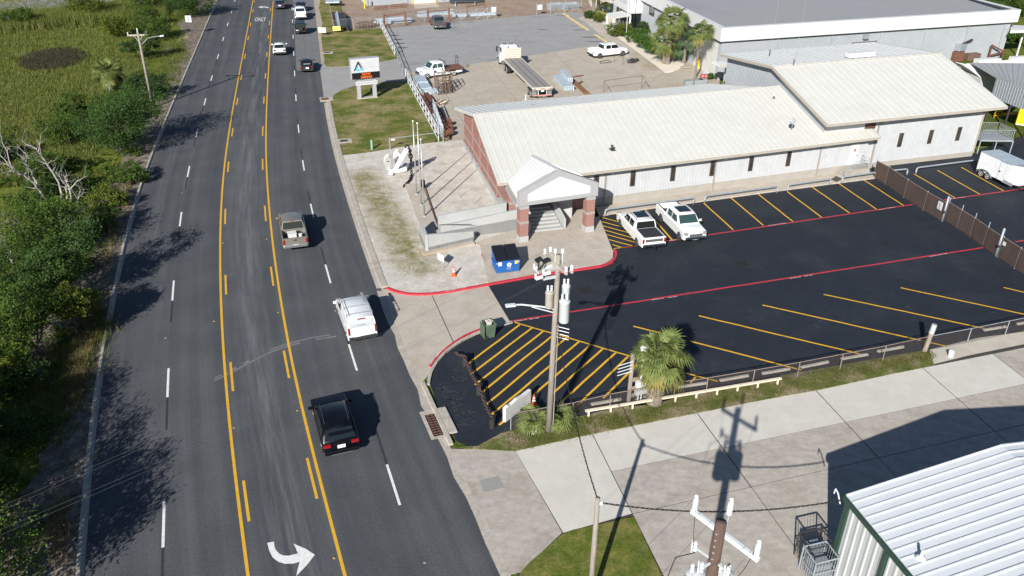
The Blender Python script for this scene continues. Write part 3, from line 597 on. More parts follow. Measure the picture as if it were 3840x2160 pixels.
def panels(parent,A,B,C,D,n,mat,name='roof_panel',th=.05,seam=.035,sw=.05,every=1,jit=.0,skip=None):
    """standing-seam panels between eave A->B and ridge C->D, one object each"""
    A,B,C,D = (Vector(p) for p in (A,B,C,D)); nrm = (B-A).cross(C-A).normalized()
    if nrm.z < 0: nrm = -nrm
    for i in range(n):
        a,b = lerp(A,B,i/n),lerp(A,B,(i+1)/n); c,d = lerp(C,D,i/n),lerp(C,D,(i+1)/n)
        t = (b-a).normalized()*sw
        mb = MB(); lo = -nrm*th
        mb.add([a,b,d,c,a+lo,b+lo,d+lo,c+lo],[(0,1,2,3),(7,6,5,4),(0,4,5,1),(1,5,6,2),(2,6,7,3),(3,7,4,0)])
        hi = nrm*seam
        mb.add([a,a+t,c+t,c,a+hi,a+t+hi,c+t+hi,c+hi],[(4,5,6,7),(0,1,5,4),(1,2,6,5),(2,3,7,6),(3,0,4,7)])
        mb.build(name,mat,parent,world=True)
def corr(a,b,z0,z1,pitch=.3,depth=.035,rib=.09,ztop=None):
    """ribbed metal wall from a to b; z1 may differ at b; rib faces to the right of a->b"""
    a = Vector((a[0],a[1],0)); b = Vector((b[0],b[1],0)); d = b-a; l = d.length; d.normalize(); nn = Vector((d.y,-d.x,0))
    zt = ztop or (lambda s: z1); xs = []
    n = max(1,int(l/pitch))
    for i in range(n):
        s0 = i*l/n; xs += [(s0,0),(s0+pitch-rib*1.3,0),(s0+pitch-rib,1),(s0+pitch-rib*.3,1)]
    xs.append((l,0)); mb = MB(); P = []
    for s_,k in xs:
        p = a+d*s_+nn*(depth*k); P += [up(p,z0),up(p,zt(s_))]
    mb.add(P,[(2*i,2*i+2,2*i+3,2*i+1) for i in range(len(xs)-1)])
    return mb
def window(parent,a,b,z0,z1,nn,frame=BRONZE,pane=GLASSB,t=.06,name='window'):
    """window on a wall: a,b base ends of opening, nn outward normal"""
    a = up(Vector(a),0); b = up(Vector(b),0); nn = Vector(nn); d = (b-a).normalized(); mb = MB(); up_ = Vector((0,0,1))
    for p,q in ((up(a,z0),up(b,z0)),(up(a,z1),up(b,z1))): mb.bar(p-d*t/2+nn*.045,q+d*t/2+nn*.045,.09,t)
    for p in (a,b): mb.bar(up(p,z0)+nn*.045,up(p,z1)+nn*.045,.09,t,upv=d)
    o = mb.build(name,frame,parent,world=True)
    m2 = MB(); m2.quad(up(a,z0)+nn*.03,up(b,z0)+nn*.03,up(b,z1)+nn*.03,up(a,z1)+nn*.03); m2.build('pane',pane,o)
    return o
def wallprism(poly2,z0,z1): return MB().prism([(p[0],p[1]) for p in poly2],z0,z1)

# ================================================================== office building
E1 = Vector((-1.127,63.08,3.8)); E3 = Vector((35.24,75.93,3.8)); E2 = Vector((-6.14,84.48,3.8))
SD = (E2-E1); R1 = (E1+E2)/2+Vector((0,0,2.5)); FD = (E3-E1).normalized(); FN = Vector((FD.y,-FD.x,0)); SDn = SD.normalized()
R3 = R1+(E3-E1)
of = thing('office_building','long low white metal office with cream standing-seam gable roof and red brick end','building',(16,78,0))
n_f = 62; panels(of,E1,E3,R1,R3,n_f,ROOFC)
W_ = 31.0/ (E3-E1).length
panels(of,lerp(E2,E2+(E3-E1),0),lerp(E2,E2+(E3-E1),W_),R1,lerp(R1,R3,W_),int(n_f*W_),ROOFW)
mb = MB(); mb.bar(R1+Vector((0,0,.05)),lerp(R1,R3,.8)+Vector((0,0,.05)),.34,.05); mb.build('ridge_cap',ROOFC,of,world=True)
# gutter and rake trims
mb = MB(); mb.bar(E1+FN*.04-FD*.05+Vector((0,0,-.14)),E3+FN*.04+Vector((0,0,-.14)),.14,.2); mb.build('gutter',TRIM,of,world=True)
mb = MB(); o_ = -FD*.05+Vector((0,0,-.13))
mb.bar(E1+o_,R1+o_,.08,.24); mb.bar(R1+o_,E2+o_,.08,.24); mb.build('rake_trim',ROOFC,of,world=True)
mb = MB(); mb.bar(E3+FD*.05+Vector((0,0,-.13)),lerp(E3,R3,.16)+FD*.05+Vector((0,0,-.13)),.08,.24); mb.build('rake_trim',TRIM,of,world=True)
# walls
wl = lambda u: up(E1-FN*.97+FD*u,0)          # point on front wall, u metres from the left eave corner
WA = up(Vector((-.42,64.35,0)),0); WB = wl((E3-E1).length-.3); WC = Vector((-5.02,82.9,0)); WDr = WC+FD*36
core = wallprism([WA-FN*.06+FD*.1,WB-FN*.06,WDr,WC+FD*.1],0,3.65); core.build('inner_wall',SIDE,of,world=True)
x_metal = wl(8.2)
corr(x_metal,WB,.85,3.7,.305,.014,.06).build('wall',SIDE,of,world=True)
wallprism([wl(7.4)+FN*.05,WB+FN*.05,WB-FN*.1,wl(7.4)-FN*.1],0,.85).build('foundation',FND,of,world=True)
# brick end: gable wall with stone band and foundation
gd = (WC-WA).normalized(); gn = Vector((-gd.y,gd.x,0)); gl = (WC-WA).length
def zr(s): h = gl/2; return 3.6+2.35*(1-abs(s-h)/h)
mb = MB(); b0 = [WA+gn*.12,WC+gn*.12]
pf = [up(b0[0],.55),up(b0[1],.55),up(b0[1],zr(gl)),up(lerp(*b0,.5),zr(gl/2)),up(b0[0],zr(0))]
pb = [p-gn*.25 for p in pf]; mb.add(pf+pb,[(0,4,3,2,1),(5,6,7,8,9)]+[(i,(i+1) % 5,5+(i+1) % 5,5+i) for i in range(5)])
mb.build('brick_gable_wall',BRICK,of,world=True,uvbox=True)
for z in (1.35,2.75): MB().bar(up(b0[0],z)+gn*.02,up(b0[1],z)+gn*.02,.1,.16).build('stone_band',BAND,of,world=True)
MB().bar(up(b0[0],.27)+gn*.05,up(b0[1],.27)+gn*.05,.2,.56).build('foundation',CONC_WALL,of,world=True)
for s in (3.6,7.2,10.8,14.4):
    p = lerp(b0[0],b0[1],s/gl); MB().bar(up(p,.6)+gn*.02,up(p,zr(s)-.1)+gn*.02,.14,.06,upv=gd).build('brick_pilaster',BRICK,of,world=True,uvbox=True)
fb = wallprism([WA+FN*.06,wl(8.2)+FN*.06,wl(8.2)-FN*.1,WA-FN*.1],0,3.65); fb.build('brick_front_wall',BRICK,of,world=True,uvbox=True)
# end pier on the front left corner
pc = WA+FN*.15+FD*.35; wallprism([pc-FD*.5-FN*.35,pc+FD*.5-FN*.35,pc+FD*.5+FN*.35,pc-FD*.5+FN*.35],0,3.3).build('brick_pier',BRICK,of,world=True,uvbox=True)
wallprism([pc-FD*.53-FN*.37,pc+FD*.53-FN*.37,pc+FD*.53+FN*.37,pc-FD*.53+FN*.37],1.55,1.74).build('stone_band',BAND,of,world=True)
MB().box(up(WA+FN*.5+FD*.6,3.05),(1.0,.3,.5),rad(19)).build('soffit_box',BLACK,of,world=True)
# slit windows and downspouts along the front
def on_front(px,py,h):      # distance along the wall of a photo point at height h
    p = G(px,py,h); return (p-up(E1,h)).dot(FD)
for (zx,zy) in [((1182,402),(1225,275)),((1580,350),(1628,222)),((1975,300),(2025,172)),((2362,250),(2415,125))]:
    u = on_front(1920+(zx[0]+zy[0])/2/2.6833,540+(zx[1]+zy[1])/2/2.6833,2.3); window(of,wl(u-.19),wl(u+.19),1.62,2.95,FN)
for (k,x,y) in [(7,798,352),(8,190,140)]:
    o2 = _O[k]; u = on_front(o2[0]+x/2.6833,o2[1]+y/2.6833,2.3); window(of,wl(u-.19),wl(u+.19),1.62,2.95,FN)
DSP = M('taupe_downspout',(.30,.26,.23),.5)
for (k,x,y) in [(7,935,625),(7,2032,478),(8,488,330)]:
    p = Z(k,x,y,.13); u = (p-up(E1,.13)).dot(FD); q = wl(u)+FN*.09; mb = MB(); mb.bar(up(q,.14),up(q,3.2),.1,.1,upv=FN); mb.bar(up(q,3.2),E1+FD*u+Vector((0,0,-.25)),.1,.1); mb.build('downspout',DSP,of,world=True)
for (k,x,y) in [(7,985,270),(7,2130,128),(8,600,20)]:
    o2 = _O[k]; u = on_front(o2[0]+x/2.6833,o2[1]+y/2.6833,3.15); q = up(wl(u)+FN*.12,3.12); mb = MB(); mb.box(q,(.3,.22,.16),rad(19)); mb.bar(q,q+FN*.2+Vector((0,0,.05)),.2,.12); mb.build('wall_light',M('lamp_white',(.7,.7,.66),.4),of,world=True)
# white side door with steps near the fence
u = on_front(2880+910/2.6833,540+120/2.6833,2.0)
dq = wl(u); mb = MB(); mb.bar(up(dq-FD*.5+FN*.06,1.95),up(dq+FD*.5+FN*.06,1.95),.06,2.15); dr = mb.build('door',WHITE,of,world=True)
MB().box(up(dq+FN*.10+FD*.05,2.35),(.22,.02,.28),rad(19)).build('notice',M('red_notice',(.55,.12,.12),.6),dr)
MB().box(up(dq+FN*.11+FD*.4,1.8),(.1,.05,.08),rad(19)).build('door_handle',DARKSTEEL,dr)
# vents and dish on the roof
def on_roof(px,py):
    z = 4.5
    for _ in range(30):
        p = G(px,py,z); s = (p-up(E1,z)).dot(SDn); z = 3.8+2.5*max(0,min(1,s/(SD.length/2)))+.05
    return G(px,py,z)
p = on_roof(1920+1005/2.6833,540+52/2.6833); mb = MB(); mb.box(p+Vector((0,0,.02)),(.42,.42,.04),rad(19)); mb.tube(p,p+Vector((0,0,.32)),.09,n=8); mb.lathe(p+Vector((0,0,.32)),[(.14,0),(.1,.06),(0,.1)],8); mb.build('roof_vent',DARKSTEEL,of,world=True)
p = on_roof(1920+140/2.6833,1055/2.6833)
mb = MB(); pz = p+Vector((0,1.6,.05)); mb.tube(pz,pz+Vector((0,0,.5)),.06); mb.lathe(pz,[(.16,0),(.08,.05),(.07,.06)],8); mb.build('vent_pipe',WHITE,of,world=True)
p = on_roof(2880+60/2.6833,960/2.6833); mb = MB(); mb.tube(p,p+Vector((0,0,.4)),.07); mb.lathe(p,[(.18,0),(.09,.05),(.08,.06)],8); mb.build('vent_pipe',WHITE,of,world=True)
p = on_roof(2880+240/2.6833,1285/2.6833); mb = MB()
c = p+Vector((0,0,.62)); ax = Vector((-.6,-.75,.45)).normalized()
mb.tube(p,c,.03,n=6); mb.lathe(c,[(.02,0),(.14,.02),(.25,.07),(.30,.1),(.28,.11),(.12,.03)],14,axis=ax)
arm = c+ax*.55+Vector((0,0,-.25)); mb.tube(c+Vector((0,0,-.3)),arm,.02,n=5); mb.box(arm,(.14,.14,.12)); mb.build('satellite_dish',M('dish_grey',(.30,.32,.33),.5),of,world=True)

# ------------------------------------------------------------------ portico of the office
pz = lambda x,y,z=0.: ZZ(1850,580,4.262,x,y,z)
CL = Vector((.80,59.92,0)); CR = Vector((6.25,61.95,0)); PD = (CR-CL).normalized(); PN = Vector((PD.y,-PD.x,0))
po = thing('entrance_portico','gabled entrance portico with white gable panel on two brick columns','portico',(3.5,61,.13))
for c in (CL,CR):
    sq = lambda r: [c-PD*r-PN*r,c+PD*r-PN*r,c+PD*r+PN*r,c-PD*r+PN*r]
    col = wallprism(sq(.36),.6,3.12).build('brick_column',BRICK,po,world=True,uvbox=True)
    wallprism(sq(.385),.1,.62).build('column_base',CONC_WALL,col)
    wallprism(sq(.385),1.72,1.92).build('stone_band',BAND,col)
    wallprism(sq(.385),3.0,3.42).build('column_cap',STUCCO,col)
A0 = CL-PD*.5+PN*.5; A1 = CR+PD*.5+PN*.5; mid = (A0+A1)/2
ZB,ZE,ZA = 3.33,4.45,5.95
outer = [up(A0,ZB),up(A1,ZB),up(A1,ZE),up(mid,ZA),up(A0,ZE)]
mb = MB(); bk = [p-PN*.5 for p in outer]; mb.add(outer+bk,[(0,1,2,3,4),(9,8,7,6,5)]+[(i,5+i,5+(i+1) % 5,(i+1) % 5) for i in range(5)])
mb.build('gable_surround',STUCCO,po,world=True)
i0,i1 = lerp(A0,A1,.105),lerp(A0,A1,.895)
inner = [up(i0,3.68),up(i1,3.68),up(i1,4.28),up(mid,5.42),up(i0,4.28)]; mb = MB()
mb.add([p+PN*.03 for p in inner]+[p-PN*.02 for p in inner],[(0,1,2,3,4)]+[(i,5+i,5+(i+1) % 5,(i+1) % 5) for i in range(5)]); mb.build('gable_panel',WHITE,po,world=True)
# roof of the portico: two slopes that run back into the main roof
rf = up(mid,ZA-.12)-PN*.35; rb = on_roof(1994,583); rb.z -= .05
el,er = up(A0,ZE-.12)-PN*.35,up(A1,ZE-.12)-PN*.35
vl_,vr_ = on_roof(1905,676),on_roof(2172,648)
vl_ = Vector((vl_.x-.1,vl_.y,3.82)); vr_ = Vector((vr_.x+.1,vr_.y,3.82))
# eave lines slope a little so that the valley starts on the main eave
panels(po,el+Vector((0,0,-.55)),vl_,rf,rb,9,ROOFW,seam=.05,sw=.09)
panels(po,er+Vector((0,0,-.55)),vr_,rf,rb,9,ROOFW,seam=.05,sw=.09)
MB().bar(rf+Vector((0,0,.06)),rb+Vector((0,0,.06)),.45,.05).build('ridge_cap',ROOFW,po,world=True)
for q,v in ((el,vl_),(er,vr_)): MB().bar(q+Vector((0,0,-.68)),v+Vector((0,0,-.14)),.1,.2).build('side_trim',TRIM,po,world=True)
for q,v in ((el,vl_),(er,vr_)):
    MB().bar(up(q,3.3),up(v,3.3),.3,.3).build('side_beam',STUCCO,po,world=True)
MB().quad(up(el,3.36),up(er,3.36),up(vr_,3.36),up(vl_,3.36)).build('ceiling',STUCCO,po,world=True)
# steps with cheek walls
s0,s1 = pz(610,1240,.14),pz(1110,1185,.14); t0 = pz(790,925,1.1); t1 = pz(1060,905,1.1)
dpt = (up(t0,0)-up(s0,0)).length; bk = (-PN)
t0 = up(s0,0)+bk*3.0; t1 = up(s1,0)+bk*3.0
sp = thing('entrance_steps','pale concrete steps between cheek walls under the brick portico','steps',tuple(up((s0+s1)/2,.13)))
for k in range(7):
    f = k*.43; z1 = .13+.145*(k+1)
    MB().prism([tuple(up(s0,0)+bk*f)[:2],tuple(up(s1,0)+bk*f)[:2],tuple(up(s1,0)+bk*(f+.46))[:2],tuple(up(s0,0)+bk*(f+.46))[:2]],.1,z1).build('step',CONC_WALL,sp,world=True)
LZ = .13+.145*7
lf = [up(s0,0)+bk*3.0-PD*1.3,up(s1,0)+bk*3.0+PD*1.6,up(s1,0)+bk*5.6+PD*1.6,up(s0,0)+bk*5.6-PD*1.3]
MB().prism([tuple(p)[:2] for p in lf],.1,LZ).build('landing',CONC_WALL,sp,world=True)
for s_,sg in ((s0,-1),(s1,1)):
    a = up(s_,0)+PD*(sg*.1); mb = MB(); P = [(0,.1),(0,1.0),(3.1,2.05),(3.6,2.05),(3.6,.1)]
    vs_ = [a+bk*y+Vector((0,0,z)) for y,z in P]; vs_ += [v+PD*(sg*.16) for v in vs_]
    mb.add(vs_,[(0,1,2,3,4),(9,8,7,6,5)]+[(i,5+i,5+(i+1) % 5,(i+1) % 5) for i in range(5)]); mb.build('cheek_wall',CONC_WALL,sp,world=True)
a = up(s1,0)+PD*.2+bk*2.6; mb = MB(); mb.bar(up(a,.9),up(a+PD*1.5+PN*.6,.9),.16,1.7); mb.build('return_wall',CONC_WALL,sp,world=True)
# ------------------------------------------------------------------ wheelchair ramp with concrete parapets
z4 = lambda x,y,z=0.: ZZ(1440,520,2.5885,x,y,z)
rp = thing('access_ramp','pale concrete wheelchair ramp with parapet walls beside the flagpoles','ramp',tuple(z4(600,1050)))
def para(a,b,za,zb,th=.18,z0=0.,mat=CONC_WALL):
    a = up(a,0); b = up(b,0); d = (b-a).normalized(); n_ = Vector((-d.y,d.x,0))*th; mb = MB()
    mb.add([up(a,z0),up(b,z0),up(b,zb),up(a,za),up(a+n_,z0),up(b+n_,z0),up(b+n_,zb),up(a+n_,za)],[(0,1,2,3),(7,6,5,4),(3,2,6,7),(0,3,7,4),(1,5,6,2),(0,4,5,1)]); mb.build('parapet',mat,rp,world=True)
pA = z4(402,935,1.65); pB = z4(870,905,1.0); pC = z4(332,772,1.65)
para(pA,pB,1.65,1.05); para(pC,pA,1.65,1.65)
pE,pF = z4(524,750,1.55),z4(1190,622,1.95); para(pE,pF,1.55,1.95)
pH,pI = z4(548,850,1.3),z4(1300,690,1.95); para(pH,pI,1.3,1.95)
MB().prism([tuple(p)[:2] for p in (pA,pB,up(pB,0)+Vector((.1,1.6,0)),pC)],0,.55).build('ramp_base',CONC_WALL,rp,world=True)
mb = MB(); f0,f1 = up(pH,.75),up(pI,1.15); g0,g1 = up(pE,.75),up(pF,1.15); mb.add([f0,f1,g1,g0,up(f0,0),up(f1,0),up(g1,0),up(g0,0)],[(0,1,2,3),(0,4,5,1),(1,5,6,2),(2,6,7,3),(3,7,4,0)]); mb.build('ramp_floor',CONC_WALL,rp,world=True)
MB().bar(up(pA,.12)+Vector((-.25,-.3,0)),up(pB,.12)+Vector((0,-.3,0)),.5,.3).build('footing',CONC_TAN,rp,world=True)
mb = MB(); h0,h1 = z4(535,835,1.45),z4(850,832,1.45); mb.path([h0,h1],.025); mb.build('handrail',DARKSTEEL,rp,world=True)
FW = [z4(x,y,.28) for x,y in [(205,440),(300,432),(385,440),(525,845),(400,940),(330,800)]]
plinth('flag_walk',FW,CONC_TAN,.28)
MB().bar(z4(385,470,.29),z4(520,845,.29),.07,.03).build('expansion_joint',RUST,bpy.data.objects['flag_walk'])
# ================================================================== tall annex behind the office
T0 = Vector((29.37,74.43,5.45)); T1 = Vector((49.54,80.84,5.45)); TR0 = Vector((26.79,85.41,8.15)); TR1 = Vector((47.28,91.96,8.15))
TB0 = TR0+(TR0-T0)*1.05; TB1 = TR1+(TR1-T1)*1.05; TB0.z = TB1.z = 6.75
tb = thing('tall_metal_building','taller white ribbed metal building with broad cream gable roof behind the office','building',(38,82,0))
panels(tb,T0,T1,TR0,TR1,26,ROOFC,seam=.04,sw=.10)
panels(tb,TB0,TB1,TR0,TR1,26,ROOFW,seam=.05,sw=.06)
TD = (T1-T0).normalized(); TN = Vector((TD.y,-TD.x,0))
MB().bar(TR0+Vector((0,0,.06)),TR1+Vector((0,0,.06)),.36,.05).build('ridge_cap',ROOFC,tb,world=True)
MB().bar(T0+TN*.04+Vector((0,0,-.14)),T1+TN*.04+Vector((0,0,-.14)),.14,.22).build('gutter',TRIM,tb,world=True)
o_ = -TD*.05+Vector((0,0,-.14)); MB().bar(T0+o_,TR0+o_,.08,.28).bar(TR0+o_,TB0+o_,.08,.28).build('rake_trim',TRIM,tb,world=True)
o_ = TD*.05+Vector((0,0,-.14)); MB().bar(T1+o_,TR1+o_,.08,.28).bar(TR1+o_,TB1+o_,.08,.28).build('rake_trim',TRIM,tb,world=True)
sd_ = (TR0-T0); sd_.z = 0
w0 = up(T0-TN*1.25+TD*.7,0); w1 = up(T1-TN*1.12-TD*1.6,0); w3 = up(TB0+TN*.6+TD*.7,0); w2 = up(TB1+TN*.6-TD*1.75,0)
wallprism([w0-TN*.05+TD*.05,w1-TN*.05-TD*.05,w2+TN*.05-TD*.05,w3+TN*.05+TD*.05],0,5.25).build('inner_wall',SIDE,tb,world=True)
corr(w0,w1,.5,5.38,.305,.014,.06).build('wall',SIDE,tb,world=True)
gl2 = (w3-w0).length
def zg(s):
    t = s/gl2*1.0; return 5.15+2.75*min(1,t*2) if t < .5 else 7.9-1.25*(t-.5)*2
corr(w3,w0,3.6,6,.305,.03,ztop=lambda s: zg(gl2-s)).build('gable_wall',SIDEG,tb,world=True)
corr(w1,w2,.5,6,.305,.03,ztop=lambda s: zg(s)).build('gable_wall',SIDE,tb,world=True)
wallprism([w0+TN*.06,w1+TN*.06+TD*.06,w2+TD*.06,w2-TD*.2,w1-TN*.2-TD*.2,w0-TN*.2],0,.5).build('foundation',FND,tb,world=True)
MB().bar(up(w1+TN*.06+TD*.02,.4),up(w1+TN*.06+TD*.02,5.1),.16,.16,upv=TN).build('corner_trim',TRIM,tb,world=True)
MB().bar(up(w0+TN*.05,3.9),up(w0+TN*.05,5.0),.16,.14,upv=TN).build('corner_trim',TRIM,tb,world=True)
def on_tall(k,x,y,h):
    o2 = _O[k]; p = G(o2[0]+x/2.6833,o2[1]+y/2.6833,h); return (p-up(w0,h)).dot(TD)
TD2 = (w1-w0).normalized(); TN2 = Vector((TD2.y,-TD2.x,0)); tw_ = lambda u: w0+TD2*u
for (k,x,y) in [(4,1418,1449),(4,1708,1410),(4,1995,1380)]:
    u = on_tall(k,x,y,2.6); window(tb,tw_(u-.2),tw_(u+.2),1.95,3.3,TN2)
u = on_tall(4,1040,1250,4.6); window(tb,tw_(u-.55),tw_(u+.55),4.15,5.05,TN2,pane=M('rusty_louvre',(.12,.045,.03),.7,col2=(.08,.03,.02),stretch=(1,1,9)))
q = tw_(on_tall(4,1120,1260,4.4)); MB().bar(up(q+TN*.08,.4),up(q+TN*.08,5.1),.12,.12,upv=TN).build('downspout',DSP,tb,world=True)
q = tw_(on_tall(4,1190,1205,4.9)); MB().box(up(q+TN*.15,4.75),(.4,.3,.2),rad(18)).build('wall_light',MATS['lamp_white'],tb,world=True)
# mast with whip aerial on the left end of the roof
an = thing('roof_aerial','tall thin whip aerial on a short mast on the cream roof','antenna',tuple(G(2880+235/2.6833,765/2.6833,7.0)))
b_ = Vector(an.location); MB().tube(b_,b_+Vector((0,0,1.7)),.06,n=6).box(b_+Vector((.15,0,.6)),(.25,.2,.35)).build('mast',RUST,an,world=True)
MB().tube(b_+Vector((.1,.1,1.6)),b_+Vector((.4,.6,7.4)),.02,.008,n=5).build('whip',GALV,an,world=True)
an = thing('roof_aerial','thin bare whip aerial standing behind the roof ridge','antenna',tuple(G(2880,640/2.6833,6.5)))
b_ = Vector(an.location); MB().tube(b_,b_+Vector((0,0,1.6)),.05,n=6).build('mast',DARKSTEEL,an,world=True)
MB().tube(b_+Vector((0,0,1.5)),b_+Vector((.3,.6,7.6)),.02,.008,n=5).build('whip',GALV,an,world=True)
MB().bar(TR0+(TR1-TR0)*.46+Vector((-.25,1.0,.28)),TR0+(TR1-TR0)*.61+Vector((-.25,1.0,.28)),.8,.5).build('ridge_vent',WHITE,tb,world=True)

# ================================================================== low flat-roofed lean-to between tall building and warehouse
lt = thing('flat_roof_lean_to','small pale grey metal lean-to with flat taupe-edged roof beside the yellow bollards','shed',(24,97,0))
la,lb = G(1920+2095/2.6833,660/2.6833,3.4),G(2925,250,3.4); lc = la+Vector((-.6,2.0,.06)); ld_ = lb+Vector((-.6,2.0,.06))
MB().add([la,lb,ld_,lc]+[p-Vector((0,0,.22)) for p in (la,lb,ld_,lc)],[(0,1,2,3),(7,6,5,4),(0,4,5,1),(1,5,6,2),(2,6,7,3),(3,7,4,0)]).build('roof',ROOFW,lt,world=True)
MB().bar(la+Vector((-.03,-.03,-.1)),lb+Vector((0,-.03,-.1)),.1,.24).build('roof_trim',TRIM,lt,world=True)
ld2 = (lb-la); ld2.z = 0; ld2.normalize()
corr(up(la+ld2*2.3+V_DIR*.8,0),up(lb+V_DIR*.8,0),0,3.2,.305,.03).build('wall',SIDEG,lt,world=True)
corr(up(la+ld2*2.3+V_DIR*3,0),up(la+ld2*2.3+V_DIR*.8,0),0,3.2,.305,.03).build('wall',SIDEG,lt,world=True)

# ================================================================== warehouse
wh = thing('warehouse','big pale grey warehouse with grey flat roof and tall white fascia','building',(48,130,0))
HA = Vector((27.75,111.3,0)); HB = Vector((74.2,126.4,0)); HL = Vector((21.5,142.2,0)); hd = (HB-HA).normalized(); hn = Vector((hd.y,-hd.x,0)); hs = (HL-HA).normalized(); hsn = Vector((-hs.y,hs.x,0))
HC = HL+hs*18; HD = HB+hs*48
corr(HA,HB,0,5.5,.31,.03).build('wall',SIDEG,wh,world=True)
corr(HL+hs*16,HA,0,5.5,.31,.03).build('wall',SIDEG,wh,world=True)
corr(HB,HD,0,5.5,.31,.03).build('wall',SIDEG,wh,world=True)
fo = .55
f0 = HA+hn*fo+hsn*fo; f1 = HB+hn*fo+hd*fo; f2 = HD+hd*fo; f3 = HL+hs*9+hsn*fo
fz0,fz1 = 5.2,6.95
MB().bar(up(f0,(fz0+fz1)/2),up(f1,(fz0+fz1)/2),.12,fz1-fz0).build('fascia',FASCIA,wh,world=True)
MB().bar(up(f0+hs*.06,(fz0+fz1)/2),up(lerp(f0,f3,.62),(fz0+fz1)/2),.12,fz1-fz0).build('fascia',FASCIA,wh,world=True)
MB().bar(up(lerp(f0,f3,.622),(fz0+fz1)/2+.35),up(f3+hs*20,(fz0+fz1)/2+.35),.12,fz1-fz0+.7).build('fascia',FASCIA,wh,world=True)
MB().bar(up(f1,(fz0+fz1)/2),up(f2,(fz0+fz1)/2),.12,fz1-fz0).build('fascia',FASCIA,wh,world=True)
MB().quad(up(f0,fz0),up(f1,fz0),up(f1-hn*fo,fz0),up(f0-hn*fo,fz0)).quad(up(f0,fz0+.002),up(f3+hs*20,fz0+.002),up(f3+hs*20-hsn*fo,fz0+.002),up(f0-hsn*fo,fz0+.002)).build('soffit',M('soffit_grey',(.30,.31,.33),.7),wh,world=True)
MB().add([up(f0-hn*.7+hd*.7,6.3),up(f1-hn*.7-hd*.7,6.3),up(f2-hd*.7,7.6),up(f3+hs*20+hd*.7,7.6)],[(0,1,2,3)]).build('roof',MEMB,wh,world=True)
MB().bar(up(f0-hn*.35,fz1-.03),up(f1-hn*.35,fz1-.03),.62,.06).bar(up(f1-hd*.35-hn*.66,fz1-.03),up(f2-hd*.35,fz1-.03),.62,.06).bar(up(f0-hsn*.35+hs*.66,fz1-.03),up(lerp(f0,f3,.62)-hsn*.35,fz1-.03),.62,.06).build('parapet_cap',FASCIA,wh,world=True)
MB().bar(up(f0-hn*.68+hd*.7,6.6),up(f1-hn*.68-hd*.7,6.6),.06,.66).build('parapet_inner',FASCIA,wh,world=True)
# details on the long wall
def on_wh(px,py,h): p = G(px,py,h); return (p-up(HA,h)).dot(hd)
for (x,y) in [(110,390),(640,350),(1130,315),(1600,290),(2035,262),(2435,245)]:
    u = on_wh(2880+x/2.6833,y/2.6833,5.0); q = HA+hd*u+hn*.1; MB().bar(up(q,0),up(q,5.15),.13,.12,upv=hn).build('downspout',SIDEG,wh,world=True)
u0_,u1_ = on_wh(2880+825/2.6833,430/2.6833,3.6),on_wh(2880+1040/2.6833,410/2.6833,3.6)
q0,q1 = HA+hd*u0_+hn*.08,HA+hd*u1_+hn*.08; rd = MB()
for k in range(9): rd.bar(up(q0,.2+k*.4),up(q1,.2+k*.4),.05+.02*(k % 2),.39)
rdo = rd.build('roller_door',WHITE,wh,world=True)
MB().bar(up(q0-hd*.1,3.72),up(q1+hd*.25,3.72),.16,.12).build('door_header',M('header_grey',(.16,.16,.17),.7),wh,world=True)  # dark grey bar over the roller door
u = on_wh(2880+990/2.6833,370/2.6833,4.5); q = up(HA+hd*u+hn*.35,4.55); MB().box(q,(.8,.35,.7),rad(18)).bar(q,q-hn*.4,.1,.1).build('flood_light',GALV,wh,world=True)
# roll-up door between the yellow bollards on the side wall
s0_,s1_ = HA+hs*1.2,HA+hs*8.6; rd = MB()
for k in range(12): rd.bar(up(s0_+hsn*.06,.2+k*.38),up(s1_+hsn*.06,.2+k*.38),.04+.02*(k % 2),.37)
rd.build('roller_door',M('door_cream',(.62,.61,.57),.5),wh,world=True)
# side-wall window and white sign block over the entrance
q = ZZ(2250,0,4.5277,975,160,4.4); s_ = (q-up(HA,4.4)).dot(hs); window(wh,HA+hs*(s_+1.1),HA+hs*(s_-1.1),3.5,5.0,hsn,pane=GLASS)
bx = HL+hsn*1.6
sb0 = HL+hs*.3; sg_ = MB(); sg_.prism([tuple(p)[:2] for p in (sb0+hsn*2.2-hs*0,sb0+hsn*2.2+hs*9,sb0+hs*9,sb0)],3.0,8.6); sg_.build('sign_block',WHITE,wh,world=True)
wallprism([sb0+hsn*1.9+hs*.4,sb0+hsn*1.9+hs*8,sb0+hs*8,sb0+hs*.4],0,3.0).build('glazed_entrance',GLASS,wh,world=True)
for k in range(5):
    p = sb0+hsn*1.95+hs*(.5+1.4*k); MB().bar(up(p,0),up(p,3.0),.08,.08,upv=hsn).build('mullion',GALV,wh,world=True)
BLUE1,BLUE2,REDC = M('logo_cyan',(.06,.42,.66),.5),M('logo_navy',(.06,.16,.32),.5),M('logo_red',(.5,.06,.08),.5)
sgm = frame_mat(tuple(up(sb0+hsn*2.23+hs*4.4,5.9)),-hs,(0,0,1))
lg = MB(); lg.add([sgm @ Vector(p) for p in [(-.9,1.2,0),(1.1,1.2,0),(1.5,.5,0),(-.5,.5,0)]],[(0,1,2,3)]); lg.build('logo',BLUE1,wh,world=True)
lg = MB(); lg.add([sgm @ Vector(p) for p in [(-.6,2.5,.0),(.5,2.5,0),(.9,1.4,0),(-.8,1.4,0)]],[(0,1,2,3)]); lg.build('logo',BLUE2,wh,world=True)
text_mb('INDUSTRIAL',.95,mat=sgm @ Matrix.Translation((.3,-.35,0))).build('sign_lettering',M('letter_grey_blue',(.35,.48,.58),.5),wh,world=True)
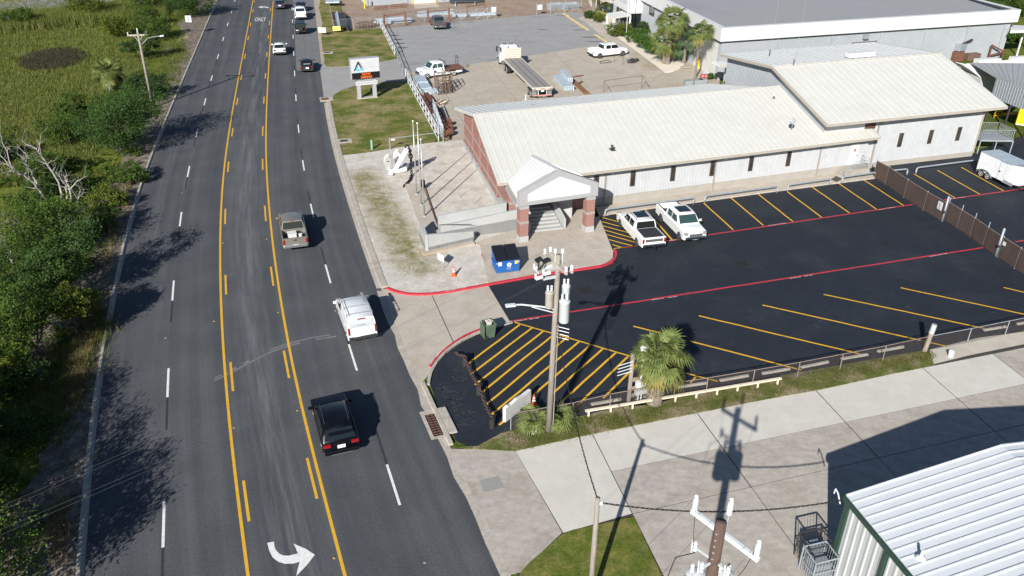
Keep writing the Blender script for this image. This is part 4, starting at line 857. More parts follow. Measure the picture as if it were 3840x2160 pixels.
text_mb('MATERIAL',.95,mat=sgm @ Matrix.Translation((.6,-1.5,0))).build('sign_lettering',MATS['letter_grey_blue'],wh,world=True)
mb = MB(); mb.path([sgm @ Vector(p) for p in [(-3.2,1.6,.1),(-2.6,1.9,.1),(-2.1,2.6,.1),(-1.2,3.0,.1)]],.12,n=5); mb.build('logo',REDC,wh,world=True)
# entrance canopy
cp = thing('entrance_canopy','white flat entrance canopy on square posts beside the palm bed','canopy',tuple(ZZ(2250,0,4.5277,300,480)))
ca,cb,cc_,cd_ = (ZZ(2250,0,4.5277,x,y,3.0) for x,y in ((225,290),(530,245),(375,185),(110,225)))
MB().add([ca,cb,cc_,cd_]+[p-Vector((0,0,.3)) for p in (ca,cb,cc_,cd_)],[(0,1,2,3),(7,6,5,4),(0,4,5,1),(1,5,6,2),(2,6,7,3),(3,7,4,0)]).build('canopy_roof',WHITE,cp,world=True)
for p in (ca,cb,cd_):
    p = lerp(p,(ca+cb+cc_+cd_)/4,.06); MB().bar(up(p,.05),up(p,2.72),.26,.26,upv=(1,0,0)).build('post',WHITE,cp,world=True)
# ================================================================== yellowish small shed roof beside the warehouse wall
ys_ = thing('tan_roof_shed','small shed with tan ribbed roof against the warehouse wall','shed',tuple(G(3340,190)))
a,b,c,d = (Z(4,x,y,z) for x,y,z in ((1175,520,2.6),(1420,515,2.6),(1350,460,3.0),(1110,478,3.0)))
panels(ys_,a,b,d,c,8,M('tan_roof',(.50,.44,.29),.6),seam=.05)
wallprism([lerp(p,(a+b+c+d)/4,.08) for p in (a,b,c,d)],0,2.5).build('wall',SIDEG,ys_,world=True)
# ================================================================== far metal shed at the top
fs = thing('far_metal_shed','far white ribbed metal shed with two white roller doors and yellow posts','building',tuple(S(1050,10)))
q0,q1 = ZZ(1150,0,4.6745,1065,105),ZZ(1150,0,4.6745,2700,20); fd_ = (q1-q0).normalized(); fn_ = Vector((fd_.y,-fd_.x,0)); q1 = q0+fd_*42
corr(q0,q1,0,6,.31,.03).build('wall',SIDEG,fs,world=True)
corr(q0-fn_*25,q0,0,6,.31,.03).build('wall',SIDEG,fs,world=True)
MB().quad(up(q0+fn_*.3,6),up(q1+fn_*.3,6),up(q1-fn_*13,8.5),up(q0-fn_*13,8.5)).build('roof',ROOFW,fs,world=True)
for (xa,xb) in ((1880,2262),):
    a,b = ZZ(1150,0,4.6745,xa,68),ZZ(1150,0,4.6745,xb,45); ua,ub = (a-q0).dot(fd_),(b-q0).dot(fd_)
    MB().bar(up(q0+fd_*ua+fn_*.07,2.2),up(q0+fd_*ub+fn_*.07,2.2),.06,4.4).build('roller_door',WHITE,fs,world=True)
for x in (1065,1765,2400):
    u = (ZZ(1150,0,4.6745,x,100-.05*(x-1065))-q0).dot(fd_); p = q0+fd_*u+fn_*.08; MB().bar(up(p,0),up(p,5.9),.16,.1,upv=fn_).build('downspout',GALV,fs,world=True)
area('concrete_ramp',[up(p,.016) for p in (q0+fd_*((ZZ(1150,0,4.6745,1880,68)-q0).dot(fd_)),q0+fd_*((ZZ(1150,0,4.6745,2262,45)-q0).dot(fd_)),ZZ(1150,0,4.6745,2330,120),ZZ(1150,0,4.6745,1900,158))],CONC_YARD,.016)

# ================================================================== green-trimmed building in the near right corner
gb = thing('green_trim_building','near white ribbed metal building with dark green trim and galvalume roof','building',(20,24,0))
GREEN = M('dark_green_trim',(.018,.045,.032),.45,col2=(.022,.052,.038),scale=2)
GWALL = M('white_ribbed_metal',(.40,.415,.415),.45,col2=(.44,.455,.455),scale=1)
ga = Vector((14.25,26.2,4.4)); gr = G(2880+2345/2.6833,1620+130/2.6833,5.35); gc = G(2880+1470/2.6833,1620+1449/2.6833,4.4)
ge = (gc-ga).normalized(); gr0 = gr; gc2 = ga+ge*14; gr2 = gr0+ge*14
gx = up(gr-ga,0).normalized(); gend = ga+gx*16.4; gend.z = 4.4; gend2 = gend+ge*14
panels(gb,ga,gc2,gr0,gr2,31,ROOFG,seam=.045,sw=.055)
panels(gb,gend,gend2,gr0,gr2,31,ROOFG,seam=.05,sw=.075)
dn = Vector((0,0,-.16)); MB().bar(ga+dn-gx*.04,gc2+dn-gx*.04,.12,.24).build('gutter',GREEN,gb,world=True)
MB().bar(ga+dn-ge*.03,gr0+dn-ge*.03,.1,.3).bar(gr0+dn-ge*.03,gend+dn-ge*.03,.1,.3).build('rake_trim',GREEN,gb,world=True)
c0 = Vector((14.42,26.38,0)); c0 = up(ga+gx*.18+ge*.15,0)
cw = corr(c0,c0+ge*13.5,0,4.2,.42,.045,.12); cw.build('wall',GWALL,gb,world=True)
corr(c0+gx*15.9,c0,0,5,.42,.045,.12,ztop=lambda s: 4.2+.95*(1-abs(s/15.9*2-1))).build('wall',GWALL,gb,world=True)
MB().bar(up(c0-gx*.02-ge*.02,0),up(c0-gx*.02-ge*.02,4.25),.24,.24,upv=gx).build('corner_trim',GREEN,gb,world=True)
for s in (2.72,): MB().bar(up(c0+ge*s-gx*.09,0),up(c0+ge*s-gx*.09,4.2),.14,.18,upv=gx).build('downspout',GREEN,gb,world=True)
p = Z(18,1545,1240,4.75); p.z = 4.6; MB().tube(p,p+Vector((0,0,.42)),.06,n=8).lathe(p,[(.2,0),(.16,.06),(.07,.12)],10).build('roof_vent',WHITE,gb,world=True)
window(gb,c0+ge*3.6,c0+ge*4.6,.0,2.3,-gx,pane=M('brown_door',(.16,.09,.07),.5),name='door')
# caged condenser units by the wall
for k,(px,py,mt_) in enumerate((((2880+430/2.6833),1620+1290/2.6833,DARKSTEEL),((2880+480/2.6833),1620+1430/2.6833,GALV))):
    cg = thing('pipe_cage',('black' if k == 0 else 'grey')+' pipe cage round equipment against the green-trimmed building','cage',tuple(G(px,py)))
    c = G(px,py); mb = MB(); sx,sy,h = 1.15,1.0,1.35
    for (i,j) in ((-1,-1),(1,-1),(1,1),(-1,1)): mb.tube(c+gx*(i*sx/2)+ge*(j*sy/2),c+gx*(i*sx/2)+ge*(j*sy/2)+Vector((0,0,h)),.035,n=6)
    Q = [c+gx*(i*sx/2)+ge*(j*sy/2)+Vector((0,0,h)) for (i,j) in ((-1,-1),(1,-1),(1,1),(-1,1),(-1,-1))]; mb.path(Q,.035); mb.path([q-Vector((0,0,.7)) for q in Q],.025)
    for f in range(4):
        for t in range(7):
            p = lerp(Q[f],Q[f+1],t/7); mb.tube(p,p-Vector((0,0,h)),.008,n=4)
    mb.build('cage',mt_,cg,world=True); MB().box(c+Vector((0,0,.45)),(.8,.7,.9),rad(15)).build('condenser',M('equipment_grey',(.20,.22,.24),.5),cg,world=True)

# ================================================================== sheds on the far right
zr_ = lambda x,y,z=0.: ZZ(3500,150,2.5417,x,y,z)
ws = thing('white_roof_shed','white shed with pale ribbed roof and rooftop vents behind the tall roof','shed',tuple(zr_(560,450)))
a = zr_(460,360,4.0); b = zr_(1000,322,4.0); c = zr_(1000,165,5.2); d = zr_(210,212,5.2)
panels(ws,a,b,zr_(290,228,5.2),c,22,ROOFW,seam=.05)
panels(ws,zr_(250,245,4.6),a,zr_(215,212,5.2),zr_(290,228,5.2),6,ROOFW,seam=.05)
MB().quad(up(a,0),up(b,0),b-Vector((0,0,.05)),a-Vector((0,0,.05))).quad(up(a,0),a-Vector((0,0,.05)),zr_(250,245,4.55),up(zr_(250,245,4.6),0)).build('wall',GWALL,ws,world=True)
for x0,x1,y in ((410,620,195),(745,980,175)): MB().bar(zr_(x0,y+8,5.2),zr_(x1,y-6,5.2),.9,.5).build('ridge_vent',ROOFW,ws,world=True)
gs = thing('grey_metal_shelter','grey ribbed metal shelter open at the bottom above the yellow tank','shelter',tuple(zr_(760,560)))
a = zr_(600,365,5.0); b = zr_(1000,510,5.0); dz = 2.15
corr(a,b,5-dz,5,.4,.04).build('wall',M('mid_grey_metal',(.33,.36,.39),.45,metal=.2),gs,world=True)
panels(gs,a,b,zr_(1000,300,5.3)+Vector((-6,4,0)),zr_(1000,300,5.3)+Vector((6,4,0)),14,M('grey_roof_metal',(.33,.34,.34),.5),seam=.05)
for t in (.02,.5,.98): p = lerp(a,b,t); MB().bar(up(p,0),up(p,5-dz),.16,.16,upv=(1,0,0)).build('post',DARKSTEEL,gs,world=True)
corr(up(a,0)+Vector((3,9,0)),up(b,0)+Vector((3,9,0)),0,4.6,.4,.04).build('back_wall',DARKSTEEL,gs,world=True)
carp = thing('carport','white-edged open carport at the far corner of the warehouse','carport',tuple(G(3800,190)))
a,b,c,d = Z(4,2440,310,4.2),Z(4,2700,300,4.2),Z(4,2700,262,4.2),Z(4,2445,250,4.2)
MB().add([a,b,c,d]+[p-Vector((0,0,.35)) for p in (a,b,c,d)],[(0,1,2,3),(7,6,5,4),(0,4,5,1),(1,5,6,2),(2,6,7,3),(3,7,4,0)]).build('roof',FASCIA,carp,world=True)
for x,y in ((2500,560),(2650,540)): p = Z(4,x,y); MB().bar(p,up(p,3.9),.2,.2,upv=(1,0,0)).build('post',FASCIA,carp,world=True)
# ------------------------------------------------------------------ vehicles (local frame: +Y forward, X right, rear bumper at y=0)
def paint(name,c,rough=.35,metal=0.,coat=.5): return M(name,c,rough,metal,col2=tuple(k*.96 for k in c),scale=1.5,coat=coat,spec=.5*coat*2)
P_WHITE = paint('white_paint',(.72,.73,.73)); P_BLACK = paint('black_paint',(.004,.0045,.007),.3,0.,.22); P_TAN = paint('pewter_paint',(.215,.20,.175),.35,.3)
P_DKG = paint('dark_green_paint',(.010,.017,.017),.3); P_GREY = paint('charcoal_paint',(.075,.077,.08),.35,.3); P_NAVY = paint('navy_paint',(.010,.012,.035),.3); P_BLUGR = paint('slate_paint',(.03,.05,.08),.3)
CHROME = M('chrome',(.55,.55,.56),.2,1.); RIM = M('alloy_rim',(.42,.42,.43),.35,.8); STEELW = M('white_steel_rim',(.68,.68,.66),.5)
TAIL = M('tail_lamp',(.26,.010,.014),.2,spec=.6); HEAD = M('head_lamp',(.24,.25,.26),.12,spec=.8); PLATE = M('number_plate',(.72,.73,.75),.5); PLAST = M('dark_plastic',(.02,.02,.021),.7)
CGLASS = M('car_glass',(.010,.013,.015),.02,spec=.9)
CGLASSG = M('green_car_glass',(.03,.06,.06),.015,spec=.9)
BEDL = M('bed_liner',(.018,.018,.019),.85,col2=(.03,.03,.03),scale=5)
def hull(outer,inner,w,arches,zb,nose=.18,tail=.10,tum=.05):
    """side silhouette swept across the width. outer/inner: top outlines (y,z) front to rear, same length; arches: [(y, r)]"""
    bot = []
    ys_ = sorted(arches)
    y_r,y_f = outer[-1][0],outer[0][0]
    bot.append((y_r,zb+.08))
    for (yc,r) in ys_:
        for k in range(9): t = math.pi*(1-k/8); bot.append((yc+r*math.cos(t),max(zb,.36+r*math.sin(t)) if 0 < k < 8 else zb))
    bot.append((y_f,zb+.06))
    xs = [-w,-w*.93,-w*.80,0,w*.80,w*.93,w]; mb = MB(); n = len(outer)+len(bot); V = []
    for x in xs:
        edge = abs(x)/w; prof = outer if edge > .85 or inner is None else inner
        for i,(y,z) in enumerate(prof):
            yy = y; zz = z
            if edge > .99: zz -= tum*1.6
            elif edge > .9: zz -= tum*.35
            if i == 0 or i == 1: yy -= nose*(edge**3)
            if i >= len(prof)-2: yy += tail*(edge**3)
            V.append((x,yy,zz))
        for i,(y,z) in enumerate(bot):
            yy = y
            if i == 0: yy += tail*(edge**3)
            if i == len(bot)-1: yy -= nose*(edge**3)
            V.append((x*(.965 if z <= zb+.1 else 1),yy,z))
    F = [(k*n+i,(k+1)*n+i,(k+1)*n+(i+1) % n,k*n+(i+1) % n) for k in range(len(xs)-1) for i in range(n)]
    F += [tuple(range(n)),tuple(range(len(V)-1,len(V)-1-n,-1))]
    mb.add(V,F); return mb
def cabin(y,zs,wb,wt,crown=.04):
    """greenhouse: y=(rear base, rear top, front top, front base), zs=(belt, roof)"""
    (yb0,yt0,yt1,yb1),(z0,z1) = y,zs; mb = MB(); V = [];
    sec = [(yb0,z0,wb*.96),(lerp(yb0,yt0,.5),lerp(z0,z1,.52),lerp(wb,wt,.5)*.985),(yt0,z1-.03,wt*.97),(lerp(yt0,yt1,.5),z1,wt),(yt1,z1-.035,wt*.97),(lerp(yt1,yb1,.5),lerp(z0,z1,.5),lerp(wb,wt,.5)),(yb1,z0,wb*.97)]
    n = 7
    for k_,(yy,zz,ww) in enumerate(sec):
        cr_ = crown if 2 <= k_ <= 4 else crown*.25
        V += [(-wb,min(max(yy,yb0),yb1),z0-.05),(-ww,yy,zz-.05),(-ww*.9,yy,zz),(0,yy,zz+cr_),(ww*.9,yy,zz),(ww,yy,zz-.05),(wb,min(max(yy,yb0),yb1),z0-.05)]
    mb.add(V,[(k*n+i,k*n+i+1,(k+1)*n+i+1,(k+1)*n+i) for k in range(len(sec)-1) for i in range(n-1)]); mb.add([V[i] for i in range(n)],[tuple(range(n))]); mb.add(V[-n:],[tuple(range(n-1,-1,-1))])
    return mb
def wheel(t,x,y,r,wd,rim,side):
    mb = MB(); mb.lathe((x-wd/2*1,y,r),[(r*.66,0),(r*.97,.01),(r,wd*.25),(r,wd*.75),(r*.97,wd-.01),(r*.66,wd)],20,axis=(1,0,0)); o = mb.build('wheel',RUBBER,t,smooth=True,sharp=40)
    xo = x+side*(wd/2-.01); mb = MB(); mb.lathe((xo,y,r),[(r*.66,0),(r*.64,.015),(r*.3,.0),(r*.12,.02),(.0,.02)],14,axis=(side,0,0)); mb.build('rim',rim,o,smooth=False)
    return o
def pane(t,name,q,mat=CGLASS): return MB().add([Vector(p) for p in q],[(0,1,2,3)]).build(name,mat,t)
def car(name,label,cat,loc,rz,body,spec,glass=CGLASS,rim=RIM,group=None):
    """spec: L,w,zb,top outline(s),cab(y's),z's,wheels(y,r), extras"""
    t = thing(name,label,cat,loc,rz,group); S_ = spec; w_ = S_['w']
    hull(S_['top'],S_.get('inner'),w_,[(y,S_['wr']*1.13) for y in S_['wy']],S_['zb'],S_.get('nose',.22),S_.get('tail',.12)).build('body',body,t,smooth=True,sharp=28)
    cy,cz,wb,wt = S_['cab'],S_['cz'],S_['wb'],S_['wt']
    cabin(cy,cz,wb,wt).build('cabin',S_.get('cabmat',body),t,smooth=True,sharp=35)
    (yb0,yt0,yt1,yb1),(z0,z1) = cy,cz; e = .012
    # windscreen and rear window sit just proud of the sloping ends
    def endq(yb,yt,f,sg):
        dy,dz = yt-yb,z1-z0; ln = math.hypot(dy,dz); nrm = (-sg*abs(dz)/ln*-1,abs(dy)/ln)
        o = Vector((0,sg*abs(dz)/ln*e*2.6,abs(dy)/ln*e*2.6))
        A = lambda s,k: Vector(((wb+(wt-wb)*k)*.86*s,yb+dy*k,z0+dz*k))+o
        return [A(-1,.10),A(1,.10),A(1,.84),A(-1,.84)]
    if S_.get('rearglass',True): pane(t,'rear_window',endq(yb0,yt0,0,-1),S_.get('rg',glass))
    pane(t,'windscreen',endq(yb1,yt1,0,1),glass)
    for sd_ in (-1,1):
        for (ya,yb_) in S_['win']:
            k0,k1 = .12,.84
            def sx(k): return sd_*((wb+(wt-wb)*k)*.995+.012)
            def cl(y,k): return min(max(y,yb0+(yt0-yb0)*k+.08),yb1+(yt1-yb1)*k-.1)
            pane(t,'side_window',[(sx(k0),cl(ya,k0),z0+(z1-z0)*k0),(sx(k0),cl(yb_,k0),z0+(z1-z0)*k0),(sx(k1),cl(yb_,k1),z0+(z1-z0)*k1-.02),(sx(k1),cl(ya,k1),z0+(z1-z0)*k1-.02)],glass)
        ym = yb1-.35; mb = MB(); mb.box((sd_*(wb+.16),ym,z0+.14),(.22,.12,.17)); mb.bar((sd_*wb*.95,ym,z0+.06),(sd_*(wb+.12),ym,z0+.1),.06,.05); mb.build('mirror',S_.get('mir',body),t,bevel=.03)
    for y in S_['wy']:
        for sd_ in (-1,1): wheel(t,sd_*(w_-.13),y,S_['wr'],.24,rim,sd_)
    MB().box((0,(S_['wy'][0]+S_['wy'][1])/2,S_['zb']+.12),(w_*1.5,S_['wy'][1]-S_['wy'][0]+1.2,.12)).build('underbody',PLAST,t)
    L_ = S_['L']
    mb = MB();
    for sd_ in (-1,1):
        tx,tz,tw2,th = S_['tail_l']; MB().box((sd_*tx,.035,tz),(tw2,.16,th)).build('tail_light',TAIL,t,bevel=.02)
        hx,hz,hw,hh = S_['head_l']; MB().box((sd_*hx,L_-.2,hz),(hw,.26,hh)).build('headlight',HEAD,t,bevel=.03)
    px_,pz_ = S_.get('plate',(0,.75)); MB().box((px_,-.012,pz_),(.42,.02,.2)).build('number_plate',PLATE,t)
    MB().box((0,.02,S_['zb']+.2),(w_*1.86,.22,.24)).build('rear_bumper',S_.get('bump',PLAST),t,bevel=.05)
    MB().box((0,L_-.1,S_['zb']+.2),(w_*1.72,.24,.26)).build('front_bumper',S_.get('fbump',S_.get('bump',PLAST)),t,bevel=.06)
    MB().box((0,L_-.03,S_.get('gz',.78)),(w_*1.1,.08,.26)).build('grille',S_.get('grille',PLAST),t,bevel=.02)
    return t
def pick(L=5.9,w=1.0,wr=.40,bed=1.75,cz=(1.22,1.93),hood=1.16,crew=True,rail=1.30):
    c0 = bed+.12; c1 = L-1.42
    top = [(L,.62),(L-.04,hood-.16),(L-.35,hood-.03),(c1,hood+.06),(c1-.05,cz[0]),(c0,cz[0]),(c0-.05,rail),(.10,rail),(.08,rail),(0,rail),(0,.62)]
    inn = [(L,.62),(L-.04,hood-.14),(L-.35,hood),(c1,hood+.055),(c1-.05,cz[0]-.01),(c0,cz[0]),(c0-.05,.80),(.13,.80),(.12,rail),(0,rail),(0,.62)]
    return dict(L=L,w=w,zb=.42,top=top,inner=inn,wr=wr,wy=(1.15,L-1.0),cab=(c0-.02,c0+.14,c1-.72,c1+.02),cz=cz,wb=w*.955,wt=w*.81,win=[(c0+.35,c0+1.15),(c0+1.25,c1-.25)] if crew else [(c0+.3,c1-.3)],tail_l=(w-.11,1.02,.15,.36),head_l=(w-.22,hood-.20,.34,.2),plate=(0,.66),gz=.85,nose=.2,tail=.04,bump=CHROME)
def sedan(L=4.8,w=.92,belt=.94,roof=1.44,deck=1.02):
    top = [(L,.5),(L-.05,.72),(L-.3,.84),(L-1.35,belt+.02),(L-1.9,belt+.0),(1.3,belt+.02),(.75,deck),(.25,deck),(.04,deck-.08),(0,.5)]
    return dict(L=L,w=w,zb=.26,top=top,wr=.335,wy=(.95,L-.95),cab=(.62,1.45,L-2.15,L-1.2),cz=(belt,roof),wb=w*.95,wt=w*.73,win=[(1.3,2.15),(2.2,3.2)],tail_l=(w-.24,.86,.34,.15),head_l=(w-.24,.68,.4,.14),plate=(0,.72),gz=.5,nose=.35,tail=.22)
def suv(L=4.65,w=.95,belt=1.05,roof=1.64):
    top = [(L,.55),(L-.05,.80),(L-.3,.95),(L-1.2,belt+.03),(L-1.6,belt),(1.2,belt),(.5,belt),(.12,belt-.01),(.02,.9),(0,.55)]
    return dict(L=L,w=w,zb=.30,top=top,wr=.37,wy=(.92,L-.9),cab=(.06,.52,L-2.05,L-1.12),cz=(belt,roof),wb=w*.975,wt=w*.79,win=[(.62,1.25),(1.32,2.15),(2.2,3.2)],tail_l=(w-.24,.93,.40,.13),head_l=(w-.26,.74,.36,.10),plate=(0,.80),gz=.62,nose=.46,tail=.30)
def rear_at(px,py,z,rz): p = G(px,py,z); return (p.x,p.y,.006)
def heading(y,l=None): t = tangent(l or rdl,y); return math.atan2(t.y,t.x)-math.pi/2
def hd_at(px,py): return heading(G(px,py,.3).y+2.3)

# --- near black SUV
s = suv(4.72,.97); s['cab'] = (.16,.62,2.75,3.62); s['bump'] = P_BLACK; t = car('black_suv','glossy black SUV with roof rails driving in the nearest lane','car',rear_at(1284,1699,.32,0),hd_at(1284,1699)+.02,P_BLACK,s)
for sd_ in (-1,1): MB().path([(sd_*.62,.95,1.66),(sd_*.63,1.1,1.71),(sd_*.63,2.6,1.72),(sd_*.61,2.8,1.66)],.014,n=6).build('roof_rail',M('satin_rail',(.16,.18,.24),.35,.7),t)
MB().box((0,.06,1.62),(1.15,.28,.04)).build('spoiler',P_BLACK,t,bevel=.02)
for sd_ in (-1,1): MB().box((sd_*.6,-.02,.44),(.42,.04,.06)).build('rear_reflector',TAIL,t)
MB().box((0,.02,.33),(1.1,.1,.05)).build('skid_plate',RIM,t)
# --- white service van
vs2 = dict(L=4.8,w=.95,zb=.30,top=[(4.8,.6),(4.76,.9),(4.5,1.05),(3.95,1.16),(3.7,1.18),(2,1.18),(1,1.18),(.1,1.18),(.02,1.0),(0,.55)],wr=.34,wy=(.85,3.85),cab=(.03,.22,3.05,4.05),cz=(1.16,1.86),wb=.94,wt=.855,win=[(2.55,3.7)],tail_l=(.86,1.05,.10,.5),head_l=(.72,.88,.36,.26),plate=(-.35,.66),gz=.7,nose=.28,tail=.06,rg=M('van_decal',(.42,.45,.45),.3))
t = car('white_van','white compact service van with roof ladder rack passing the driveway','van',rear_at(1362,1274,.32,0),hd_at(1362,1274)+.03,P_WHITE,vs2,rim=RIM)
for y in (.6,1.55,2.5): MB().path([(-.82,y,1.80),(-.84,y,2.02),(.84,y,2.02),(.82,y,1.80)],.022,n=6).build('rack_bar',GALV,t)
for x in (-.8,.8): MB().path([(x,.45,2.02),(x,2.7,2.02)],.022,n=6).build('rack_bar',GALV,t)
MB().box((.62,2.4,2.06),(.16,1.3,.05)).build('rack_bar',GALV,t)
MB().box((0,.12,1.83),(.5,.06,.05)).build('brake_light',TAIL,t)
zr0 = 1.16
def van_rear(x,k): return Vector((x,.03+(.22-.03)*k-.035,1.16+.70*k))
mt = frame_mat(tuple(van_rear(0,.52)),(1,0,0),(0,.19,.70))
text_mb('COLOMBO',.26,mat=mt @ Matrix.Translation((0,.08,.01))).build('rear_lettering',M('decal_white',(.75,.77,.78),.4),t)
text_mb('Plumbing',.15,mat=mt @ Matrix.Translation((0,-.12,.01))).build('rear_lettering',M('decal_blue',(.12,.2,.4),.4),t)
for sd_ in (-1,1): MB().box((sd_*.962,2.0,.95),(.012,1.5,.42)).build('side_lettering',MATS['decal_blue'] if 0 else M('decal_pale',(.50,.54,.60),.4),t)
# --- tan crew-cab pickup with a toilet and bucket in the bed
s = pick(5.85,.98); s['bump'] = RIM; s['fbump'] = RIM
t = car('pewter_pickup','pewter crew cab pickup carrying a white tub and bucket in its open bed','pickup',rear_at(1111,931,.42,0),hd_at(1111,931),P_TAN,s)
tp = Matrix.Translation(Vector(t.location)) @ Matrix.Rotation(t.rotation_euler.z,4,'Z')
MB().box((0,.95,.83),(1.55,1.6,.03)).build('bed_liner',BEDL,t)
def in_bed(t,x,y,z): v = (Matrix.Translation(Vector(t.location)) @ Matrix.Rotation(t.rotation_euler.z,4,'Z')) @ Vector((x,y,z)); return tuple(v)
tb_ = MB(); tb_.box((0,0,.22),(.62,.6,.44)); tb_.box((0,-.02,.46),(.68,.66,.05)); tag(tb_.build('plastic_tub',WHITE,bevel=.06),'white lidded plastic tub in the bed of the pewter pickup','tub'); o = bpy.data.objects['plastic_tub']; o.location = in_bed(t,-.15,1.1,.846); o.rotation_euler.z = t.rotation_euler.z+.1
o = tag(MB().lathe((0,0,0),[(.13,0),(.15,.3),(.155,.34),(.15,.36)],14).build('bucket',WHITE),'small round white bucket beside the tub in the pickup bed','bucket'); o.location = in_bed(t,.48,.9,.846)
MB().box((0,-.01,1.12),(.22,.03,.09)).build('tailgate_handle',PLAST,t); MB().box((0,2.0,1.90),(.3,.06,.05)).build('brake_light',TAIL,t)
# --- other traffic
t = car('dark_sedan','dark green older sedan with red tail lights in the far right lane','car',rear_at(1153.6,266.5,.3,0),hd_at(1153,266),P_DKG,sedan(4.7,.89))
MB().box((0,.4,1.18),(.9,.35,.04)).build('parcel_shelf',M('grey_cloth',(.3,.32,.33),.8),t)
t = car('white_sedan','white fastback sedan driving ahead in the left through lane','car',rear_at(1049,203,.3,0),hd_at(1049,203),P_WHITE,sedan(4.85,.93,.92,1.44,1.04))
s = suv(4.2,.90,1.1,1.86); s['top'] = [(4.2,.6),(4.17,1.0),(4.0,1.06),(3.1,1.12),(2.9,1.1),(1.2,1.1),(.5,1.1),(.12,1.1),(.02,1.0),(0,.6)]; s['cab'] = (.1,.2,2.55,2.95); s['wt'] = .80; s['win'] = [(.3,.95),(1.0,1.7),(1.75,2.6)]; s['wr'] = .41; s['zb'] = .45; s['tail_l'] = (.80,1.02,.14,.24); s['plate'] = (-.55,.78)
t = car('black_offroader','boxy black off-roader with spare wheel on its tailgate in the far lane','car',rear_at(1128.5,122.5,.42,0),hd_at(1128,122),P_BLACK,s)
MB().box((0,1.4,1.875),(1.45,2.3,.05)).build('soft_top',M('blue_black_vinyl',(.02,.035,.06),.5),t,bevel=.02)
mb = MB(); mb.lathe((0,-.26,1.08),[(.22,0),(.38,.0),(.40,.06),(.40,.2),(.38,.26)],20,axis=(0,1,0)); sw_ = mb.build('spare_wheel',RUBBER,t); MB().lathe((0,-.27,1.08),[(.21,0),(.1,.02),(0,.02)],14,axis=(0,1,0)).build('rim',PLAST,sw_)
s = pick(5.9,1.0); t = car('white_pickup','white pickup with empty open bed on the road behind a dark car','pickup',rear_at(1128.5,69.5,.42,0),hd_at(1128,70),P_WHITE,s); MB().box((0,.95,.83),(1.55,1.6,.03)).build('bed_liner',M('sandy_bed',(.16,.13,.11),.9),t)
yy = G(1128,70,.4).y; q = at_y(offset(rdl,1.7),yy+8.3); t = car('navy_hatchback','dark navy car ahead of the white pickup at the top edge','car',(q.x,q.y,.006),heading(yy+10),P_NAVY,suv(4.4,.91,1.0,1.58))
t = car('dark_crossover','dark grey crossover in the left through lane at the top edge','car',rear_at(1050,31.5,.3,0),hd_at(1050,32),P_GREY if 0 else P_BLUGR,suv(4.7,.94,1.04,1.66))

# --- two white pickups in front of the office
zst = math.atan2(5.71,-1.31)-math.pi/2
s = pick(5.9,1.01,wr=.42); s['inner'] = None; s['bump'] = CHROME; s['grille'] = PLAST
t = car('parked_white_pickup','white crew cab pickup with black bed cover parked nose to the office','pickup',rear_at(2451,927,.45,0),zst+.02,P_WHITE,s)
MB().box((0,.90,1.305),(1.62,1.66,.03)).build('bed_cover',M('black_bed_cover',(.03,.031,.033),.55),t)
MB().box((0,3.05,1.968),(1.05,1.15,.012)).build('sunroof',CGLASS,t); MB().box((0,-.02,1.05),(1.45,.03,.22)).build('tailgate_panel',M('grey_trim',(.09,.09,.095),.4),t)
for sd_ in (-1,1): MB().path([(sd_*.70,2.1,1.95),(sd_*.70,2.3,2.0),(sd_*.70,3.5,2.0),(sd_*.68,3.7,1.95)],.022,n=6).build('roof_rail',PLAST,t)
MB().box((0,-.12,.45),(.1,.3,.1)).build('tow_hitch',CHROME,t)
s = pick(5.9,1.01,wr=.42); s['grille'] = M('silver_mesh',(.22,.22,.22),.4,.6)
fp = G(2608,902,.42); hz = zst+math.pi+.02; fw = Vector((-math.sin(hz),math.cos(hz),0)); q = up(fp,0)-fw*5.9
t = car('parked_white_pickup','white crew cab pickup backed in with its grille facing the lot','pickup',(q.x,q.y,.006),hz,P_WHITE,s,glass=CGLASSG)
MB().box((0,.95,.83),(1.6,1.6,.03)).build('bed_liner',BEDL,t); MB().box((0,3.0,1.968),(1.05,1.15,.012)).build('sunroof',CGLASS,t)
for y0,y1,x in ((.1,1.8,-.86),(.1,1.8,.86)): MB().bar((x,y0,1.31),(x,y1,1.31),.1,.03).build('bed_rail_cap',PLAST,t)
# --- yard: white pickup, crew-cab flatbed, grey pickup
a,b = Z(3,880,590),Z(3,1110,565); d = (b-a).normalized(); rz = math.atan2(d.y,d.x)-math.pi/2; rt_ = Vector((d.y,-d.x,0)); o0 = a-rt_*.88-d*1.15
s = pick(5.8,.99,wr=.42); s['wy'] = (1.15,1.15+(b-a).length); s['L'] = s['wy'][1]+1.0
s = pick(s['L'],.99,wr=.42); s['bump'] = PLAST; t = car('yard_white_pickup','white crew cab pickup parked sideways beside the pavement and shrubs','pickup',(o0.x,o0.y,.015),rz,P_WHITE,s); MB().box((0,.95,.83),(1.6,1.6,.03)).build('bed_liner',BEDL,t)
t = car('grey_pickup','charcoal grey pickup parked at the chain-link fence of the far yard','pickup',rear_at(1653,105,.42,0),rad(14),P_GREY,pick(5.8,.98)); MB().box((0,.95,.83),(1.6,1.6,.03)).build('bed_liner',BEDL,t)
a,b = Z(2,1990,765),Z(2,1722,800); d = (b-a).normalized(); rz = math.atan2(d.y,d.x)-math.pi/2; lt_ = Vector((-d.y,d.x,0)); o0 = a-lt_*.9-d*1.3
Lw = (b-a).length; L_ = 1.3+Lw+1.0
s = pick(L_,1.0,wr=.42,cz=(1.3,2.05),hood=1.28); c1 = L_-1.42; c0 = c1-2.15
